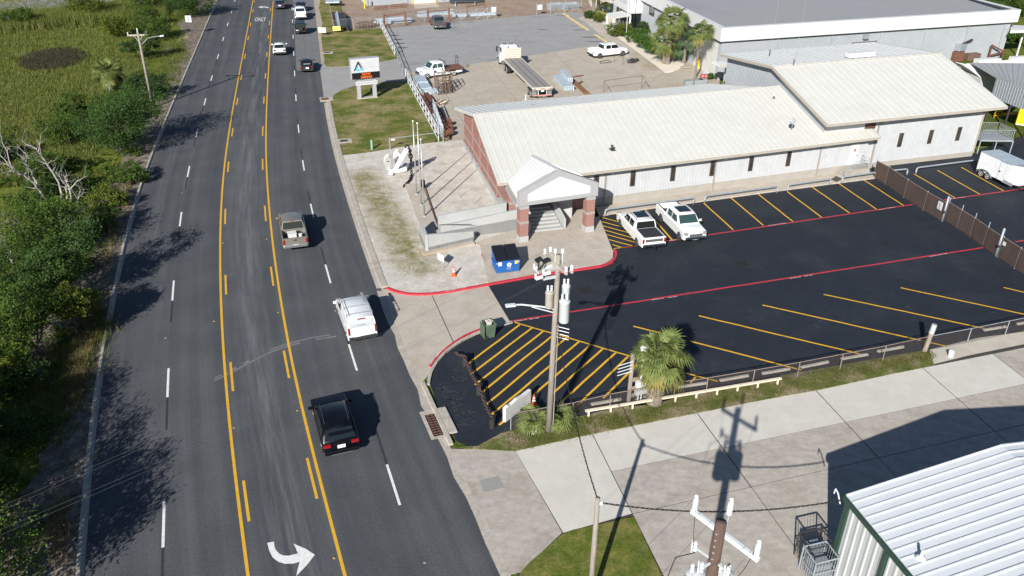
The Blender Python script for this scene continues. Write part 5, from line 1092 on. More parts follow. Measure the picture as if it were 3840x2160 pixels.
s['top'] = [(L_,.62),(L_-.04,1.12),(L_-.35,1.25),(c1,1.32),(c1-.05,1.3),(c0,1.3),(c0-.02,.75),(.3,.72),(.1,.72),(0,.72),(0,.6)]; s['inner'] = None; s['cab'] = (c0-.02,c0+.1,c1-.72,c1+.02); s['win'] = [(c0+.2,c0+.95),(c0+1.05,c1-.25)]; s['wy'] = (1.3,1.3+Lw); s['tail_l'] = (.8,.7,.2,.15)
t = car('flatbed_pickup','white crew cab work truck with rusty flatbed and pipe racks','truck',(o0.x,o0.y,.015),rz,P_WHITE,s,glass=CGLASSG,rim=STEELW)
MB().box((0,(c0-.1)/2-.1,1.02),(2.25,c0+.15,.12)).build('flatbed',RUST,t)
for y,h in ((c0-.12,1.05),(.0,1.2)):
    mb = MB(); xs = (-1.0,1.0) if y > .5 else (.35,1.05)
    for x in xs: mb.bar((x,y,1.05),(x,y,1.05+h),.06,.06,upv=(0,1,0))
    for k in (.8,1.0): mb.bar((xs[0],y,1.05+h*k),(xs[1],y,1.05+h*k),.06,.06)
    mb.build('pipe_rack',DARKSTEEL,t)
MB().box((1.005 if 0 else -1.01,c1-.75,.95),(.012,.4,.25)).build('door_emblem',M('emblem_blue',(.05,.08,.2),.4),t)
# ------------------------------------------------------------------ semi tractor and flatbed trailer
zs_ = lambda x,y,z=0.: ZZ(1600,150,4.6836,x,y,z)
DZ = 1.42
r0,r1,f0_,f1_ = zs_(1880,868,DZ),zs_(2188,803,DZ),zs_(1365,350,DZ),zs_(1645,302,DZ)
rc = (r0+r1)/2; fc = (f0_+f1_)/2; td = up(fc-rc,0); TL = td.length; td.normalize(); trz = math.atan2(td.y,td.x)-math.pi/2
tr = thing('flatbed_trailer','long grey wooden flatbed semi trailer with steel headboard in the yard','trailer',(rc.x,rc.y,.013),trz)
DECK = M('grey_deck_boards',(.20,.185,.18),.9,col2=(.28,.26,.25),scale=2,detail=7,stretch=(9,.6,1))
TANP = M('faded_tan_paint',(.46,.43,.36),.7,col2=(.52,.49,.42),scale=2)
hw = 1.28
for k in range(9):
    x0 = -hw+.06+k*(2*hw-.12)/9; MB().box((x0+(2*hw-.12)/18,TL/2,DZ),((2*hw-.12)/9-.02,TL-.1,.06)).build('deck_board',DECK,tr)
for x in (-.42,.42): MB().box((x,TL/2,DZ+.008),(.07,TL-.12,.06)).build('deck_channel',PLAST,tr)
MB().box((-hw,TL/2,DZ-.05),(.1,TL,.22)).box((hw,TL/2,DZ-.05),(.1,TL,.22)).build('side_rail',TANP,tr)
MB().box((-.5,TL/2,DZ-.3),(.14,TL-1,.42)).box((.5,TL/2,DZ-.3),(.14,TL-1,.42)).build('frame',DARKSTEEL,tr)
MB().box((0,-.02,DZ-.12),(2*hw,.1,.34)).build('rear_sill',TANP,tr)
for x in (-1.1,-.95,-.2,0,.2,.95,1.1): MB().box((x,-.09,DZ-.14),(.12,.04,.1)).build('tail_light',TAIL,tr)
MB().box((0,-.06,DZ-.42),(.4,.03,.2)).build('number_plate',PLATE,tr)
for x in (-.55,.55): MB().bar((x,.1,DZ-.3),(x,-.1,.5),.1,.1,upv=(1,0,0)).build('bumper_strut',TANP,tr)
MB().box((0,-.12,.48),(2.35,.1,.13)).build('underride_bar',M('red_white_bar',(.55,.25,.22),.6),tr)
hb = MB()
for k in range(6): hb.box((0,TL,DZ+.15+k*.24),(2.5,.08+.03*(k % 2),.22))
hb.build('headboard',TANP,tr,bevel=.01)
for y in (.95,2.2):
    for sd_ in (-1,1): wheel(tr,sd_*1.05,y,.5,.5,STEELW,sd_)
for sd_ in (-1,1): MB().box((sd_*.98,.32,.62),(.62,.03,.7)).build('mud_flap',M('grey_flap',(.18,.19,.2),.7),tr)
MB().box((-.9,TL*.5,.95),(.3,2.6,.4)).build('landing_gear',DARKSTEEL,tr)
random.seed(5)
for k in range(14): MB().lathe((-1.25,3.4+k*.42,DZ-.28+random.uniform(-.04,.04)),[(.07,0),(.09,.05),(.09,.15),(.05,.18)],8,axis=(1,0,0)).build('strap_winch',RUST,tr)
a,b,c = zs_(1430,588),zs_(1385,545),zs_(1285,425)
tdv = (c-a).normalized(); tz_ = math.atan2(tdv.y,tdv.x)-math.pi/2; rt_ = Vector((tdv.y,-tdv.x,0)); wb_ = (c-a).length
o0 = a+rt_*1.05-tdv*.7
sm = thing('semi_tractor','white day-cab semi tractor coupled to the grey flatbed trailer','truck',(o0.x,o0.y,.013),tz_)
y2 = .7+(b-a).length; yf = .7+wb_
MB().box((-.42,yf/2+.4,.85),(.16,yf+1,.26)).box((.42,yf/2+.4,.85),(.16,yf+1,.26)).build('chassis',DARKSTEEL,sm)
for y in (.7,y2):
    for sd_ in (-1,1): wheel(sm,sd_*1.0,y,.51,.55,STEELW,sd_)
for sd_ in (-1,1): wheel(sm,sd_*1.08,yf,.51,.3,STEELW,sd_)
cy = yf-1.35
mb = MB(); mb.prism([(-1.12,cy-.75),(1.12,cy-.75),(1.15,cy+1.0),(1.05,cy+1.25),(-1.05,cy+1.25),(-1.15,cy+1.0)],1.0,2.75); mb.build('cab',P_WHITE,sm,bevel=.09)
mb = MB(); mb.add([(-1.1,cy-.72,2.74),(1.1,cy-.72,2.74),(1.08,cy+1.1,2.74),(-1.08,cy+1.1,2.74),(-1.0,cy-.5,3.02),(1.0,cy-.5,3.02),(.95,cy+.7,3.0),(-.95,cy+.7,3.0)],[(4,5,6,7),(0,1,5,4),(1,2,6,5),(2,3,7,6),(3,0,4,7)]); mb.build('cab_roof',P_WHITE,sm,bevel=.08)
for x in (-.5,.5): MB().box((x,cy-.76,2.35),(.72,.03,.42)).build('rear_window',CGLASS,sm,bevel=.02)
for sd_ in (-1,1):
    MB().box((sd_*1.145,cy+.4,2.3),(.02,.95,.6)).build('side_window',CGLASS,sm)
    MB().box((sd_*1.5,cy+1.3,2.2),(.22,.14,.75)).box((sd_*1.3,cy+1.25,2.4),(.3,.05,.05)).build('mirror',PLAST,sm)
    MB().tube((sd_*1.12,cy+.9,2.9),(sd_*1.12,cy+.9,4.0),.012,n=4).build('aerial',PLAST,sm)
    MB().lathe((sd_*.95,cy-1.4,.75),[(.3,0),(.32,.05),(.32,.95),(.3,1.0)],14,axis=(0,1,0)).build('fuel_tank',RIM,sm)
mb = MB(); mb.add([(-1.0,cy+1.2,.8),(1.0,cy+1.2,.8),(.85,cy+3.0,.8),(-.85,cy+3.0,.8),(-.95,cy+1.2,2.0),(.95,cy+1.2,2.0),(.75,cy+2.9,1.65),(-.75,cy+2.9,1.65)],[(4,5,6,7),(0,1,5,4),(1,2,6,5),(2,3,7,6),(3,0,4,7)]); mb.build('bonnet',P_WHITE,sm,bevel=.08)
MB().box((0,cy+3.05,.6),(2.3,.2,.4)).build('front_bumper',CHROME,sm,bevel=.04)
for sd_ in (-1,1): MB().lathe((sd_*1.1,yf-.65,1.0),[(.001,-.15),(.66,-.12),(.66,.12),(.001,.15)],14,axis=(1,0,0)).build('mudguard',P_WHITE,sm)
MB().lathe((0,cy+.2,3.02),[(.02,0),(.04,.12),(.02,.16)],6).box((-.55,cy+.6,3.05),(.6,.14,.08)).box((.45,cy+.6,3.05),(.7,.14,.08)).build('roof_lights',PLAST,sm)
MB().tube((-.35,cy-.85,1.2),(-.35,cy-.85,3.0),.07,n=8).build('exhaust_stack',DARKSTEEL,sm)
# ------------------------------------------------------------------ enclosed cargo trailer on the right edge
ra_,fa_ = zr_(408,1228,.55),zr_(700,1368,.55); d = up(fa_-ra_,0); LT = d.length; d.normalize(); rz = math.atan2(d.y,d.x)-math.pi/2; lt_ = Vector((-d.y,d.x,0))
ct = thing('cargo_trailer','white enclosed tandem-axle cargo trailer parked at the right edge','trailer',(ra_.x-lt_.x*1.05*-1*-1,ra_.y,.012),rz)
# near side of the trailer is on its right (towards the camera)
rt_ = Vector((d.y,-d.x,0)); o0 = up(ra_,.012)-rt_*1.03; ct.location = o0
TW = M('trailer_white',(.74,.75,.76),.35,coat=.3); hh = 2.35
mb = MB(); plan = [(-1.03,0),(1.03,0),(1.03,LT),(.35,LT+.75),(-.35,LT+.75),(-1.03,LT)]
mb.prism(plan,.52,hh); mb.build('box',TW,ct,bevel=.03)
mb = MB(); mb.prism([(x*1.02,y) for x,y in plan],hh-.04,hh+.02); mb.build('roof_edge',GALV,ct)
for k in range(3): y = LT*(k+.02)/3; MB().box((0,y+LT/6,hh+.024),(1.98,LT/3-.05,.02)).build('roof_sheet',M('pale_blue_alu',(.50,.56,.60),.35,.3),ct)
MB().box((1.04,LT+.0,.62),(.02,1.3,.3)).build('stone_guard',GALV,ct)
yw = (up(zr_(465,1302),0)-up(o0,0)).dot(d)
for k,y in enumerate((yw,yw+.85)): wheel(ct,1.0,y,.35,.2,STEELW,1); wheel(ct,-1.0,y,.35,.2,STEELW,-1)
mb = MB()
for k in range(10):
    t0_,t1_ = math.pi*(k/9),math.pi*((k+1)/9)
    if k < 9: mb.bar((1.1,yw+.42-.95*math.cos(t0_)*1.0,.36+.5*math.sin(t0_)),(1.1,yw+.42-.95*math.cos(t1_),.36+.5*math.sin(t1_)),.24,.03)
mb.build('fender',RIM,ct)
dy = LT*.78; dm = MB(); dm.box((1.043,dy,1.42),(.02,.8,1.75)); dd = dm.build('door',TW,ct)
for p,q in (((1.06,dy-.4,.55),(1.06,dy-.4,2.28)),((1.06,dy+.4,.55),(1.06,dy+.4,2.28)),((1.06,dy-.4,2.28),(1.06,dy+.4,2.28)),((1.06,dy-.4,.55),(1.06,dy+.4,.55))): MB().bar(p,q,.02,.025,upv=(1,0,0)).build('door_seam',M('seam_grey',(.3,.31,.33),.5),dd)
MB().box((1.08,dy-.28,1.35),(.05,.16,.1)).build('door_handle',DARKSTEEL,dd)
MB().bar((-.5,LT+.5,.48),(0,LT+2.0,.48),.08,.12).bar((.5,LT+.5,.48),(0,LT+2.0,.48),.08,.12).build('drawbar',DARKSTEEL,ct)
MB().tube((0,LT+1.7,.1),(0,LT+1.7,.95),.05,n=8).box((0,LT+1.7,.06),(.2,.2,.12)).build('jockey_jack',RUST,ct)
# ------------------------------------------------------------------ company sign on the lawn
zg_ = lambda x,y,z=0.: ZZ(1250,200,4.0244,x,y,z)
sA,sB = zg_(360,685,.1),zg_(665,655,.1); sdv = up(sB-sA,0).normalized(); snm = Vector((sdv.y,-sdv.x,0)); sw_ = (up(sB,0)-up(sA,0)).length
sg = thing('company_sign','white pylon sign with orange NOW HIRING display on the lawn','sign',tuple((sA+sB)/2))
SIGNW = M('sign_white',(.52,.53,.54),.5); SIGNP = M('sign_pillar',(.36,.365,.39),.6)
cS = (up(sA,0)+up(sB,0))/2
for s_ in (-1,1): p = cS+sdv*(s_*(sw_/2-.3)); MB().bar(up(p,.1),up(p,2.75),.5,.42,upv=sdv).build('pillar',SIGNP,sg,world=True)
MB().box(up(cS,.13),(sw_,.7,.1),math.atan2(sdv.y,sdv.x)).build('base',CONC_TAN,sg,world=True)
cw_ = 3.55; zb_,zt_ = 2.55,5.05; ang_s = math.atan2(sdv.y,sdv.x)
MB().box(up(cS-sdv*.05,(zb_+zt_)/2),(cw_,.85,zt_-zb_),ang_s).build('cabinet',SIGNP,sg,world=True)
fr = cS-sdv*.05+snm*.44
MB().box(up(fr,4.2),(cw_-.1,.03,1.62),ang_s).build('face_panel',SIGNW,sg,world=True)
scr = MB().box(up(fr+snm*.02,3.0),(cw_-.12,.04,.78),ang_s).build('display',M('led_black',(.008,.008,.009),.4),sg,world=True)
ORNG = M('led_orange',(.9,.16,.02),.5,emit=.55)
def sgn(x,z,off=.05): return frame_mat(tuple(up(fr+snm*off+sdv*x,z)),sdv,(0,0,1))
text_mb('NOW',.42,mat=sgn(.05,3.17)).build('led_lettering',ORNG,scr); text_mb('HIRING',.42,mat=sgn(.05,2.80)).build('led_lettering',ORNG,scr)
LC,LNV = M('logo_aqua',(.03,.45,.52),.5),M('logo_dark',(.035,.035,.06),.5)
tri = lambda P,o: MB().add([sgn(-.85,4.15,o) @ Vector((x,y,0)) for x,y in P],[tuple(range(len(P)))])
tri([(-.62,-.5),(-.42,-.5),(.0,.28),(.3,-.3),(.42,-.12),(.05,.6),(-.06,.6)],.03).build('logo',LNV,sg,world=True)
tri([(-.46,-.5),(-.12,.12),(-.02,-.06),(-.2,-.34),(.62,-.34),(.66,-.5)],.033).build('logo',LC,sg,world=True)
tri([(.1,.55),(.2,.55),(.66,-.3),(.15,-.3),(.22,-.18),(.4,-.18)],.036).build('logo',M('logo_grey',(.30,.30,.36),.5),sg,world=True)
PALE = M('faint_lettering',(.50,.53,.60),.5)
for k,tx in enumerate(('INDUSTRIAL','MATERIAL','CORPORATION')): text_mb(tx,.27,mat=sgn(.62+.06*k,4.52-.28*k,.03)).build('sign_lettering',PALE,sg,world=True)
st_ = MB().box(up(cS+snm*.24,2.02),(sw_+.15,.06,.46),ang_s).build('store_panel',SIGNW,sg,world=True)
text_mb('INDUSTRIAL SUPPLY STORE',.20,mat=frame_mat(tuple(up(cS+snm*.28,2.02)),sdv,(0,0,1))).build('sign_lettering',M('letter_grey',(.22,.23,.26),.5),st_)
MB().box(up(cS+snm*.2,2.42),(1.5,.05,.14),ang_s).build('phone_panel',SIGNW,sg,world=True)
# ------------------------------------------------------------------ flagpoles
for k,(bp,h,lb) in enumerate((((317,537),7.0,'bare silver flagpole, farthest of the row of three by the ramp'),((362,642),7.6,'bare silver flagpole, middle of the row of three by the ramp'),((392,750),7.0,'bare silver flagpole nearest the ramp wall'))):
    b_ = z4(*bp,.28); t = thing('flagpole',lb,'flagpole',tuple(b_),group='flagpoles on the concrete walk')
    MB().tube(b_,up(b_,h),.07,.04,n=10).build('pole',M('brushed_aluminium',(.50,.50,.48),.4,.5),t,world=True,smooth=True)
    MB().lathe(up(b_,h),[(.01,0),(.07,.03),(.09,.08),(.07,.13),(0,.16)],10).build('finial',M('pale_gold',(.75,.70,.52),.4),t,world=True,smooth=True)
    MB().lathe(b_,[(.16,0),(.14,.04),(.09,.08)],10).build('base_collar',GALV,t,world=True)
    MB().box(b_+Vector((.06,-.06,1.1)),(.04,.04,.14)).build('cleat',GALV,t,world=True)
mb = MB(); b_ = z4(380,470,.28); mb.box(b_+Vector((0,0,.35)),(.35,.3,.7),rad(19)); tag(mb.build('meter_box',BLACK,bevel=.02),'black box at the far end of the flagpole walk','box')
for (x,y,lb) in ((733,578,'thin grey stake in the gravel nearer the flagpoles'),(876,640,'thin grey stake in the gravel nearer the brick wall')):
    b_ = z4(x,y,.09); tag(MB().tube(b_,up(b_,1.15),.025,.02,n=6).lathe(b_,[(.08,0),(.05,.03),(.03,.05)],6).build('marker_stake',GALV,None),lb,'stake','stakes in the gravel')
for (x,y,lb) in ((822,175,'thin grey stake by the far end of the brick wall'),(868,245,'thin grey stake by the middle of the brick wall'),(915,318,'thin grey stake by the near end of the brick wall')):
    b_ = z4(x,y,.09); tag(MB().tube(b_,up(b_,1.2),.025,.02,n=6).lathe(b_,[(.08,0),(.05,.03),(.03,.05)],6).build('marker_stake',GALV,None),lb,'stake','stakes in the gravel')
# ------------------------------------------------------------------ anchor monument
ANW = M('anchor_white',(.76,.77,.78),.5,col2=(.70,.71,.72),scale=3)
an0 = z4(130,335,.09); an = thing('ship_anchor','big white stockless ship anchor standing on the gravel','anchor',tuple(an0))
ax_ = Vector((.94,.33,0)).normalized()
def sh(x,z,y=0.): return an0+ax_*x+Vector((-ax_.y,ax_.x,0))*y+Vector((0,0,z))
sk0 = sh(-.2,.4); sk1 = z4(225,95,3.05); MB().bar(sk0,sk1,.42,.36,upv=(0,1,0)).build('shank',ANW,an,world=True,bevel=.05)
MB().bar(sh(-.75,.3,-.2),sh(.95,.3,.25),.55,.5).build('crown',ANW,an,world=True,bevel=.12)
for (bx,by,tipp,h) in ((-.85,-.15,(38,165),2.7),(.3,.5,(125,118),2.75)):
    b_ = sh(bx,.45,by); tp_ = z4(*tipp,h); d = (tp_-b_); L_ = d.length; d.normalize(); sd_ = Vector((.8,.25,0)); sd_ = (sd_-d*sd_.dot(d)).normalized(); fr_ = d.cross(sd_)
    out = [(-.18,0),(-.30,.25),(-.42,.55),(-.36,.8),(-.05,1.0),(.10,.98),(.32,.75),(.30,.5),(.2,.25),(.18,0)]; mb = MB()
    P = [b_+sd_*x*1.0+d*(y*L_) for x,y in out]; Q = [p+fr_*.22 for p in P]; n = len(P)
    mb.add(P+Q,[tuple(range(n)),tuple(range(2*n-1,n-1,-1))]+[(i,n+i,n+(i+1) % n,(i+1) % n) for i in range(n)]); fl = mb.build('fluke',ANW,an,world=True,bevel=.05)
    c = b_+d*(L_*.62); mb = MB(); mb.lathe(c-fr_*.03,[(.001,0),(.09,.01),(.09,.3),(.001,.31)],8,axis=fr_); mb.build('fluke_hole',BLACK,fl)
MB().bar(sh(.6,.25,.3),sh(1.15,.55,.75),.5,.35).build('crown_lug',ANW,an,world=True,bevel=.1); MB().bar(sh(-.9,.25,-.3),sh(-.5,.25,-.6),.4,.3).build('crown_lug',ANW,an,world=True,bevel=.1)
# chain of the anchor
def chain(parent,pts,r,wire,mat,name='chain_link',world=True):
    L_ = resample(pts,r*2.6); k = 0
    for i in range(len(L_)-1):
        a,b = L_[i],L_[i+1]; d = (b-a).normalized(); c = (a+b)/2; u = d.orthogonal().normalized() if abs(d.z) > .9 else Vector((-d.y,d.x,0)).normalized()
        if i % 2: u = d.cross(u).normalized()
        P = [c+d*(math.cos(t)*r*1.9)+u*(math.sin(t)*r) for t in [j*2*math.pi/8 for j in range(9)]]
        mb = MB(); mb.path(P,wire,n=5); mb.build(name,mat,parent,world=world)
chn = thing('anchor_chain','heavy black anchor chain hanging from the white anchor to the ground','chain',tuple(z4(265,350,.1)))
IRON = M('black_iron',(.012,.011,.011),.6)
s0_ = sk1+Vector((0,0,.05)); c1_ = z4(255,140,2.45); c2_ = z4(262,200,1.7); c3_ = z4(268,345,.25); c4_ = z4(190,462,.2)
shk = MB(); shk.path([s0_+Vector((.15*math.cos(t)*1.2,.0,.3*math.sin(t))) for t in [k*2*math.pi/10 for k in range(11)]],.08,n=6); shk.build('shackle',IRON,chn,world=True)
chain(chn,[s0_+Vector((.15,0,-.1)),c1_,c2_],.17,.065,IRON); chain(chn,[c2_,c3_,lerp(c3_,c4_,.5)+Vector((.2,0,0)),c4_],.11,.042,IRON)
# ------------------------------------------------------------------ dumpster
da,db,dc = z4(1090,1315,.13),z4(1312,1290,.13),z4(1048,1215,.13)
dx = up(db-da,0); DW = dx.length; dx.normalize(); dyv = Vector((-dx.y,dx.x,0)); dmp = thing('dumpster','blue steel dumpster with black ribbed lids on the forecourt','dumpster',tuple(up(da+dx*DW/2,.13)))
BLUED = M('dumpster_blue',(.010,.085,.30),.45,col2=(.012,.10,.34),scale=1.5); DD = 1.45
def dp(x,y,z): return up(da,0)+dx*x+dyv*y+Vector((0,0,.13+z))
mb = MB(); P = [(0,0,.08),(DW,0,.08),(DW,DD*.92,.08),(0,DD*.92,.08),(-.04,-.05,1.05),(DW+.04,-.05,1.05),(DW+.04,DD,1.55),(-.04,DD,1.55)]
mb.add([dp(*p) for p in P],[(3,2,1,0),(0,1,5,4),(1,2,6,5),(2,3,7,6),(3,0,4,7)]); mb.build('bin',BLUED,dmp,world=True)
for x0,x1 in ((-.05,DW/2-.02),(DW/2+.02,DW+.05)):
    A,B,C,D = dp(x0,-.1,1.08),dp(x1,-.1,1.08),dp(x1,DD+.03,1.6),dp(x0,DD+.03,1.6); mb = MB(); nrm = Vector((0,0,.05)); mb.add([A,B,C,D,A+nrm,B+nrm,C+nrm,D+nrm],[(4,5,6,7),(0,1,5,4),(1,2,6,5),(2,3,7,6),(3,0,4,7)])
    for k in range(6): t = (k+.5)/6; mb.bar(lerp(A,B,t)+Vector((0,0,.07)),lerp(D,C,t)+Vector((0,0,.07)),.06,.06)
    mb.build('lid',M('lid_black',(.012,.014,.02),.5),dmp,world=True)
for s_ in (-.07,DW+.07): MB().bar(dp(s_,.25,.75),dp(s_,1.15,.75),.1,.2).build('fork_pocket',BLUED,dmp,world=True)
def dface(x,z,w_,h,mat,nm,off=.02):
    k = (z-.08)/.97; o = -.05*k-off; return MB().box(dp(x,o,z),(w_,.012,h),math.atan2(dx.y,dx.x)).build(nm,mat,dmp,world=True)
dface(.28,.82,.26,.3,M('sticker_white',(.75,.70,.70),.5),'sticker'); dface(DW-.25,.86,.22,.26,M('sticker_yellow',(.72,.56,.04),.5),'sticker'); dface(.06,.88,.08,.08,WHITE,'sticker'); dface(DW-.06,.9,.08,.12,WHITE,'sticker')
fm = frame_mat(tuple(dp(DW*.55,-.07,.72)),dx,(0,0,1)); mb = MB()
for k in range(5): a = k*2*math.pi/5+math.pi/2; c = fm @ Vector((.11*math.cos(a),.11*math.sin(a),0)); mb.lathe(c,[(.075,0),(.075,.006)],10,axis=-dyv)
mb.build('emblem',M('emblem_white',(.75,.74,.76),.5),dmp,world=True); MB().lathe(fm @ Vector((0,0,.008)),[(.06,0),(.06,.006)],8,axis=-dyv).build('emblem',REDC,dmp,world=True)
text_mb('REPUBLIC',.10,mat=fm @ Matrix.Translation((0,-.28,.0))).build('dumpster_lettering',WHITE,dmp,world=True); text_mb('SERVICES',.07,mat=fm @ Matrix.Translation((0,-.38,.0))).build('dumpster_lettering',WHITE,dmp,world=True)
# ------------------------------------------------------------------ green wheeled bin with its lid open
zc3 = lambda x,y,z=0.: ZZ(1700,1180,3.0188,x,y,z)
BING = M('bin_green',(.075,.115,.075),.55,col2=(.09,.13,.085),scale=2)
b_ = up(zc3(405,245),0); bn = thing('wheeled_bin','open dark green wheeled rubbish bin full of scraps on the lot corner','bin',tuple(b_),rad(24))
mb = MB(); mb.add([(-.27,-.28,.05),(.27,-.28,.05),(.27,.28,.05),(-.27,.28,.05),(-.34,-.40,1.05),(.34,-.40,1.05),(.34,.40,1.05),(-.34,.40,1.05)],[(3,2,1,0),(0,1,5,4),(1,2,6,5),(2,3,7,6),(3,0,4,7)])
mb.box((0,-.40,1.06),(.74,.05,.06)).box((0,.40,1.06),(.74,.05,.06)).box((-.35,0,1.06),(.05,.8,.06)).box((.35,0,1.06),(.05,.8,.06)); mb.build('bin_body',BING,bn)
MB().box((-.47,0,.58),(.05,.76,.98)).build('lid',BING,bn,bevel=.02)
for y in (-.3,.3): MB().lathe((-.3,y-.03,.13),[(.13,0),(.13,.06)],12,axis=(0,1,0)).build('wheel',RUBBER,bn)
random.seed(2); mb = MB()
for k in range(9): mb.box((random.uniform(-.2,.2),random.uniform(-.25,.25),.98+random.random()*.12),(.35,.12,.06),random.uniform(0,3))
mb.build('scrap',M('pale_scrap',(.5,.44,.36),.9,col2=(.62,.58,.52),scale=6),bn)
# ------------------------------------------------------------------ traffic cones, small signs
CONE = M('cone_orange',(.75,.10,.012),.6);
def cone(loc,label,h=.75):
    t = thing('traffic_cone',label,'cone',tuple(loc),group='orange traffic cones')
    MB().box((0,0,.025),(.38,.38,.05)).build('base',CONE,t,bevel=.02)
    MB().lathe((0,0,.05),[(.15,0),(.035,h-.06),(.03,h-.05)],12).build('cone',CONE,t,smooth=True,sharp=50)
    for z0,z1 in ((.28,.40),(.47,.57)): r = lambda z: .152-.115*z/(h-.06); MB().lathe((0,0,.05),[(r(z0)+.004,z0),(r(z1)+.004,z1)],12).build('reflective_band',WHITE,t)
cone(z4(680,1330,.09),'orange and white traffic cone on the gravel by the driveway',.8); cone(up(zc3(912,1030),.01),'orange traffic cone behind the white barrier by the agave',.75)
s_ = z4(585,1258,.09); t = thing('yard_sign','small pinkish yard sign on thin legs in the gravel','sign',tuple(s_))
sx_ = (z4(578,1165,.8)-z4(512,1130,.8)); q = z4(545,1140,.85); sxd = up(sx_,0).normalized()
MB().bar(up(s_,.09),up(s_,.62),.02,.02,upv=(1,0,0)).bar(up(s_-sxd*.75,.09),up(s_-sxd*.75,.62),.02,.02,upv=(1,0,0)).build('leg',DARKSTEEL,t,world=True)
MB().bar(up(s_,.86),up(s_-sxd*.75,.86),.03,.55).build('board',M('pale_pink_board',(.72,.60,.60),.6),t,world=True)
# white pallet-like barrier behind the fence by the agave
ba,bb = up(zc3(590,1225),0),up(zc3(880,1010),0); mb = MB(); d = (bb-ba).normalized(); n_ = Vector((-d.y,d.x,0)); wtb = thing('white_water_barrier','white plastic barrier board leaning behind the fence near the agave','barrier',tuple(ba))
prof = [(0,.0),(0,.95),(.25,1.02),(.5,.95),(1.05,1.05),(1.6,.98),(2.3,1.0),((bb-ba).length,.95),((bb-ba).length,.05)]
P = [ba+d*x+Vector((0,0,z)) for x,z in prof]; Q = [p+n_*.22 for p in P]; n = len(P)
mb.add(P+Q,[tuple(range(n)),tuple(range(2*n-1,n-1,-1))]+[(i,n+i,n+(i+1) % n,(i+1) % n) for i in range(n)]); mb.build('barrier_panel',WHITE,wtb,world=True,bevel=.03)
# ------------------------------------------------------------------ green marker post, storm drains
b_ = zg_(585,1449,.09); tag(MB().lathe(b_,[(.13,0),(.13,.95),(.11,1.02),(0,1.04)],12).build('marker_post',M('pale_green_plastic',(.20,.36,.24),.5)),'pale green cable marker post at the edge of the sign lawn','post')
for (x,y,lb,sx_) in ((160,1325,'concrete-framed drain grate near the bottom of the sign lawn',1.0),):
    c = zg_(x,y,.09); t = thing('drain_grate',lb,'drain',tuple(c),rad(15),'drain grates by the road'); MB().box((0,0,.02),(1.7,1.3,.05)).build('frame',KERB,t); MB().box((0,0,.05),(.8,.6,.02)).build('grate',DARKSTEEL,t)
c = ZZ(1150,0,4.6745,360,925,.09); t = thing('drain_grate','concrete-framed drain grate in the far lawn','drain',tuple(c),rad(15),'drain grates by the road'); MB().box((0,0,.02),(1.7,1.2,.05)).build('frame',KERB,t); MB().box((0,0,.05),(.9,.6,.02)).build('grate',DARKSTEEL,t)
c = Z(2,710,1000,.05); t = thing('drain_grate','rusty kerb drain grate where the lawn meets the road','drain',tuple(c),rad(15),'drain grates by the road'); MB().box((0,0,.02),(1.6,1.6,.12)).build('frame',KERB,t); MB().box((-.2,0,.09),(.9,1.0,.02)).build('grate',RUST,t)
c = Z(12,1835,1375,.01)+Vector((-.15,0,0)); t = thing('drain_grate','long rusty storm drain grate in the near gutter','drain',tuple(c),heading(c.y,kr),'drain grates by the road'); MB().box((-.1,.1,.005),(.95,2.6,.012)).build('frame',KERB,t)
for i in range(3):
    for j in range(9): MB().box((-.22+i*.25,-.85+j*.22,.016),(.2,.1,.02)).build('grate_bar',RUST,t)
MB().box((0,0,.009),(.75,2.0,.012)).build('grate_pit',BLACK,t)
MB().box((.70,.1,.055),(.5,2.4,.11)).build('inlet_hood',KERB,t,bevel=.03)
# ------------------------------------------------------------------ fences
def chainmesh(mb,a,b,h,z0=.05,sp=.075,r=.0035):
    a = Vector(a); b = Vector(b); d = b-a; l = d.length; d.normalize(); n = int(l/sp); k = h/sp
    for i in range(-int(k),n):
        for sg in (1,-1):
            s0 = i*sp; s1 = s0+h
            lo,hi = max(0,s0),min(l,s1)
            if hi-lo < .05: continue
            t0,t1 = (lo-s0)/h,(hi-s0)/h
            if sg < 0: t0,t1 = 1-t0,1-t1
            p,q = a+d*lo+Vector((0,0,z0+h*t0)),a+d*hi+Vector((0,0,z0+h*t1))
            u = Vector((-d.y,d.x,0))*r; w_ = (q-p).cross(u).normalized()*r
            mb.add([p+w_,p-w_,q-w_,q+w_],[(0,1,2,3)])
WIRE = M('fence_wire',(.085,.068,.062),.6,.2,col2=(.11,.09,.08)); RUSTRAIL = M('rusty_rail',(.30,.235,.20),.7,.2,col2=(.24,.18,.15),scale=4); POSTG = M('grey_post',(.30,.29,.28),.6,.3)
# low chain-link fence between lot and grass strip
fp = [S(1265,1078,.0),(0,0)]
FP = [zc3(650,1310),ZZ(1920,1080,2.6833,610,1320),Z(13,980,1230),Z(13,1480,1140),Z(13,1950,1065),Z(13,2415,985),Z(14,290,905),Z(14,720,820),Z(14,1150,735),Z(14,1578,640),Z(14,2000,558),Z(14,2380,480),Z(14,2800,395),Z(14,3220,312)]
fn1 = thing('chain_link_fence','low rusty chain-link fence along the camera side of the parking lot','fence',tuple(FP[5]))
H1 = 1.15
for i,p in enumerate(FP):
    MB().tube(up(p,-.05),up(p,H1),.03,n=8).build('post',GALV if i in (0,10,11,12,13) else RUSTRAIL,fn1,world=True)
for a,b in zip(FP,FP[1:]):
    MB().tube(up(a,H1),up(b,H1),.022,n=6).build('top_rail',GALV if FP.index(a) >= 9 else RUSTRAIL,fn1,world=True)
    mb = MB(); chainmesh(mb,up(a,0),up(b,0),H1-.08); o = mb.build('wire_mesh',WIRE,fn1,world=True); o['kind'] = 'stuff'
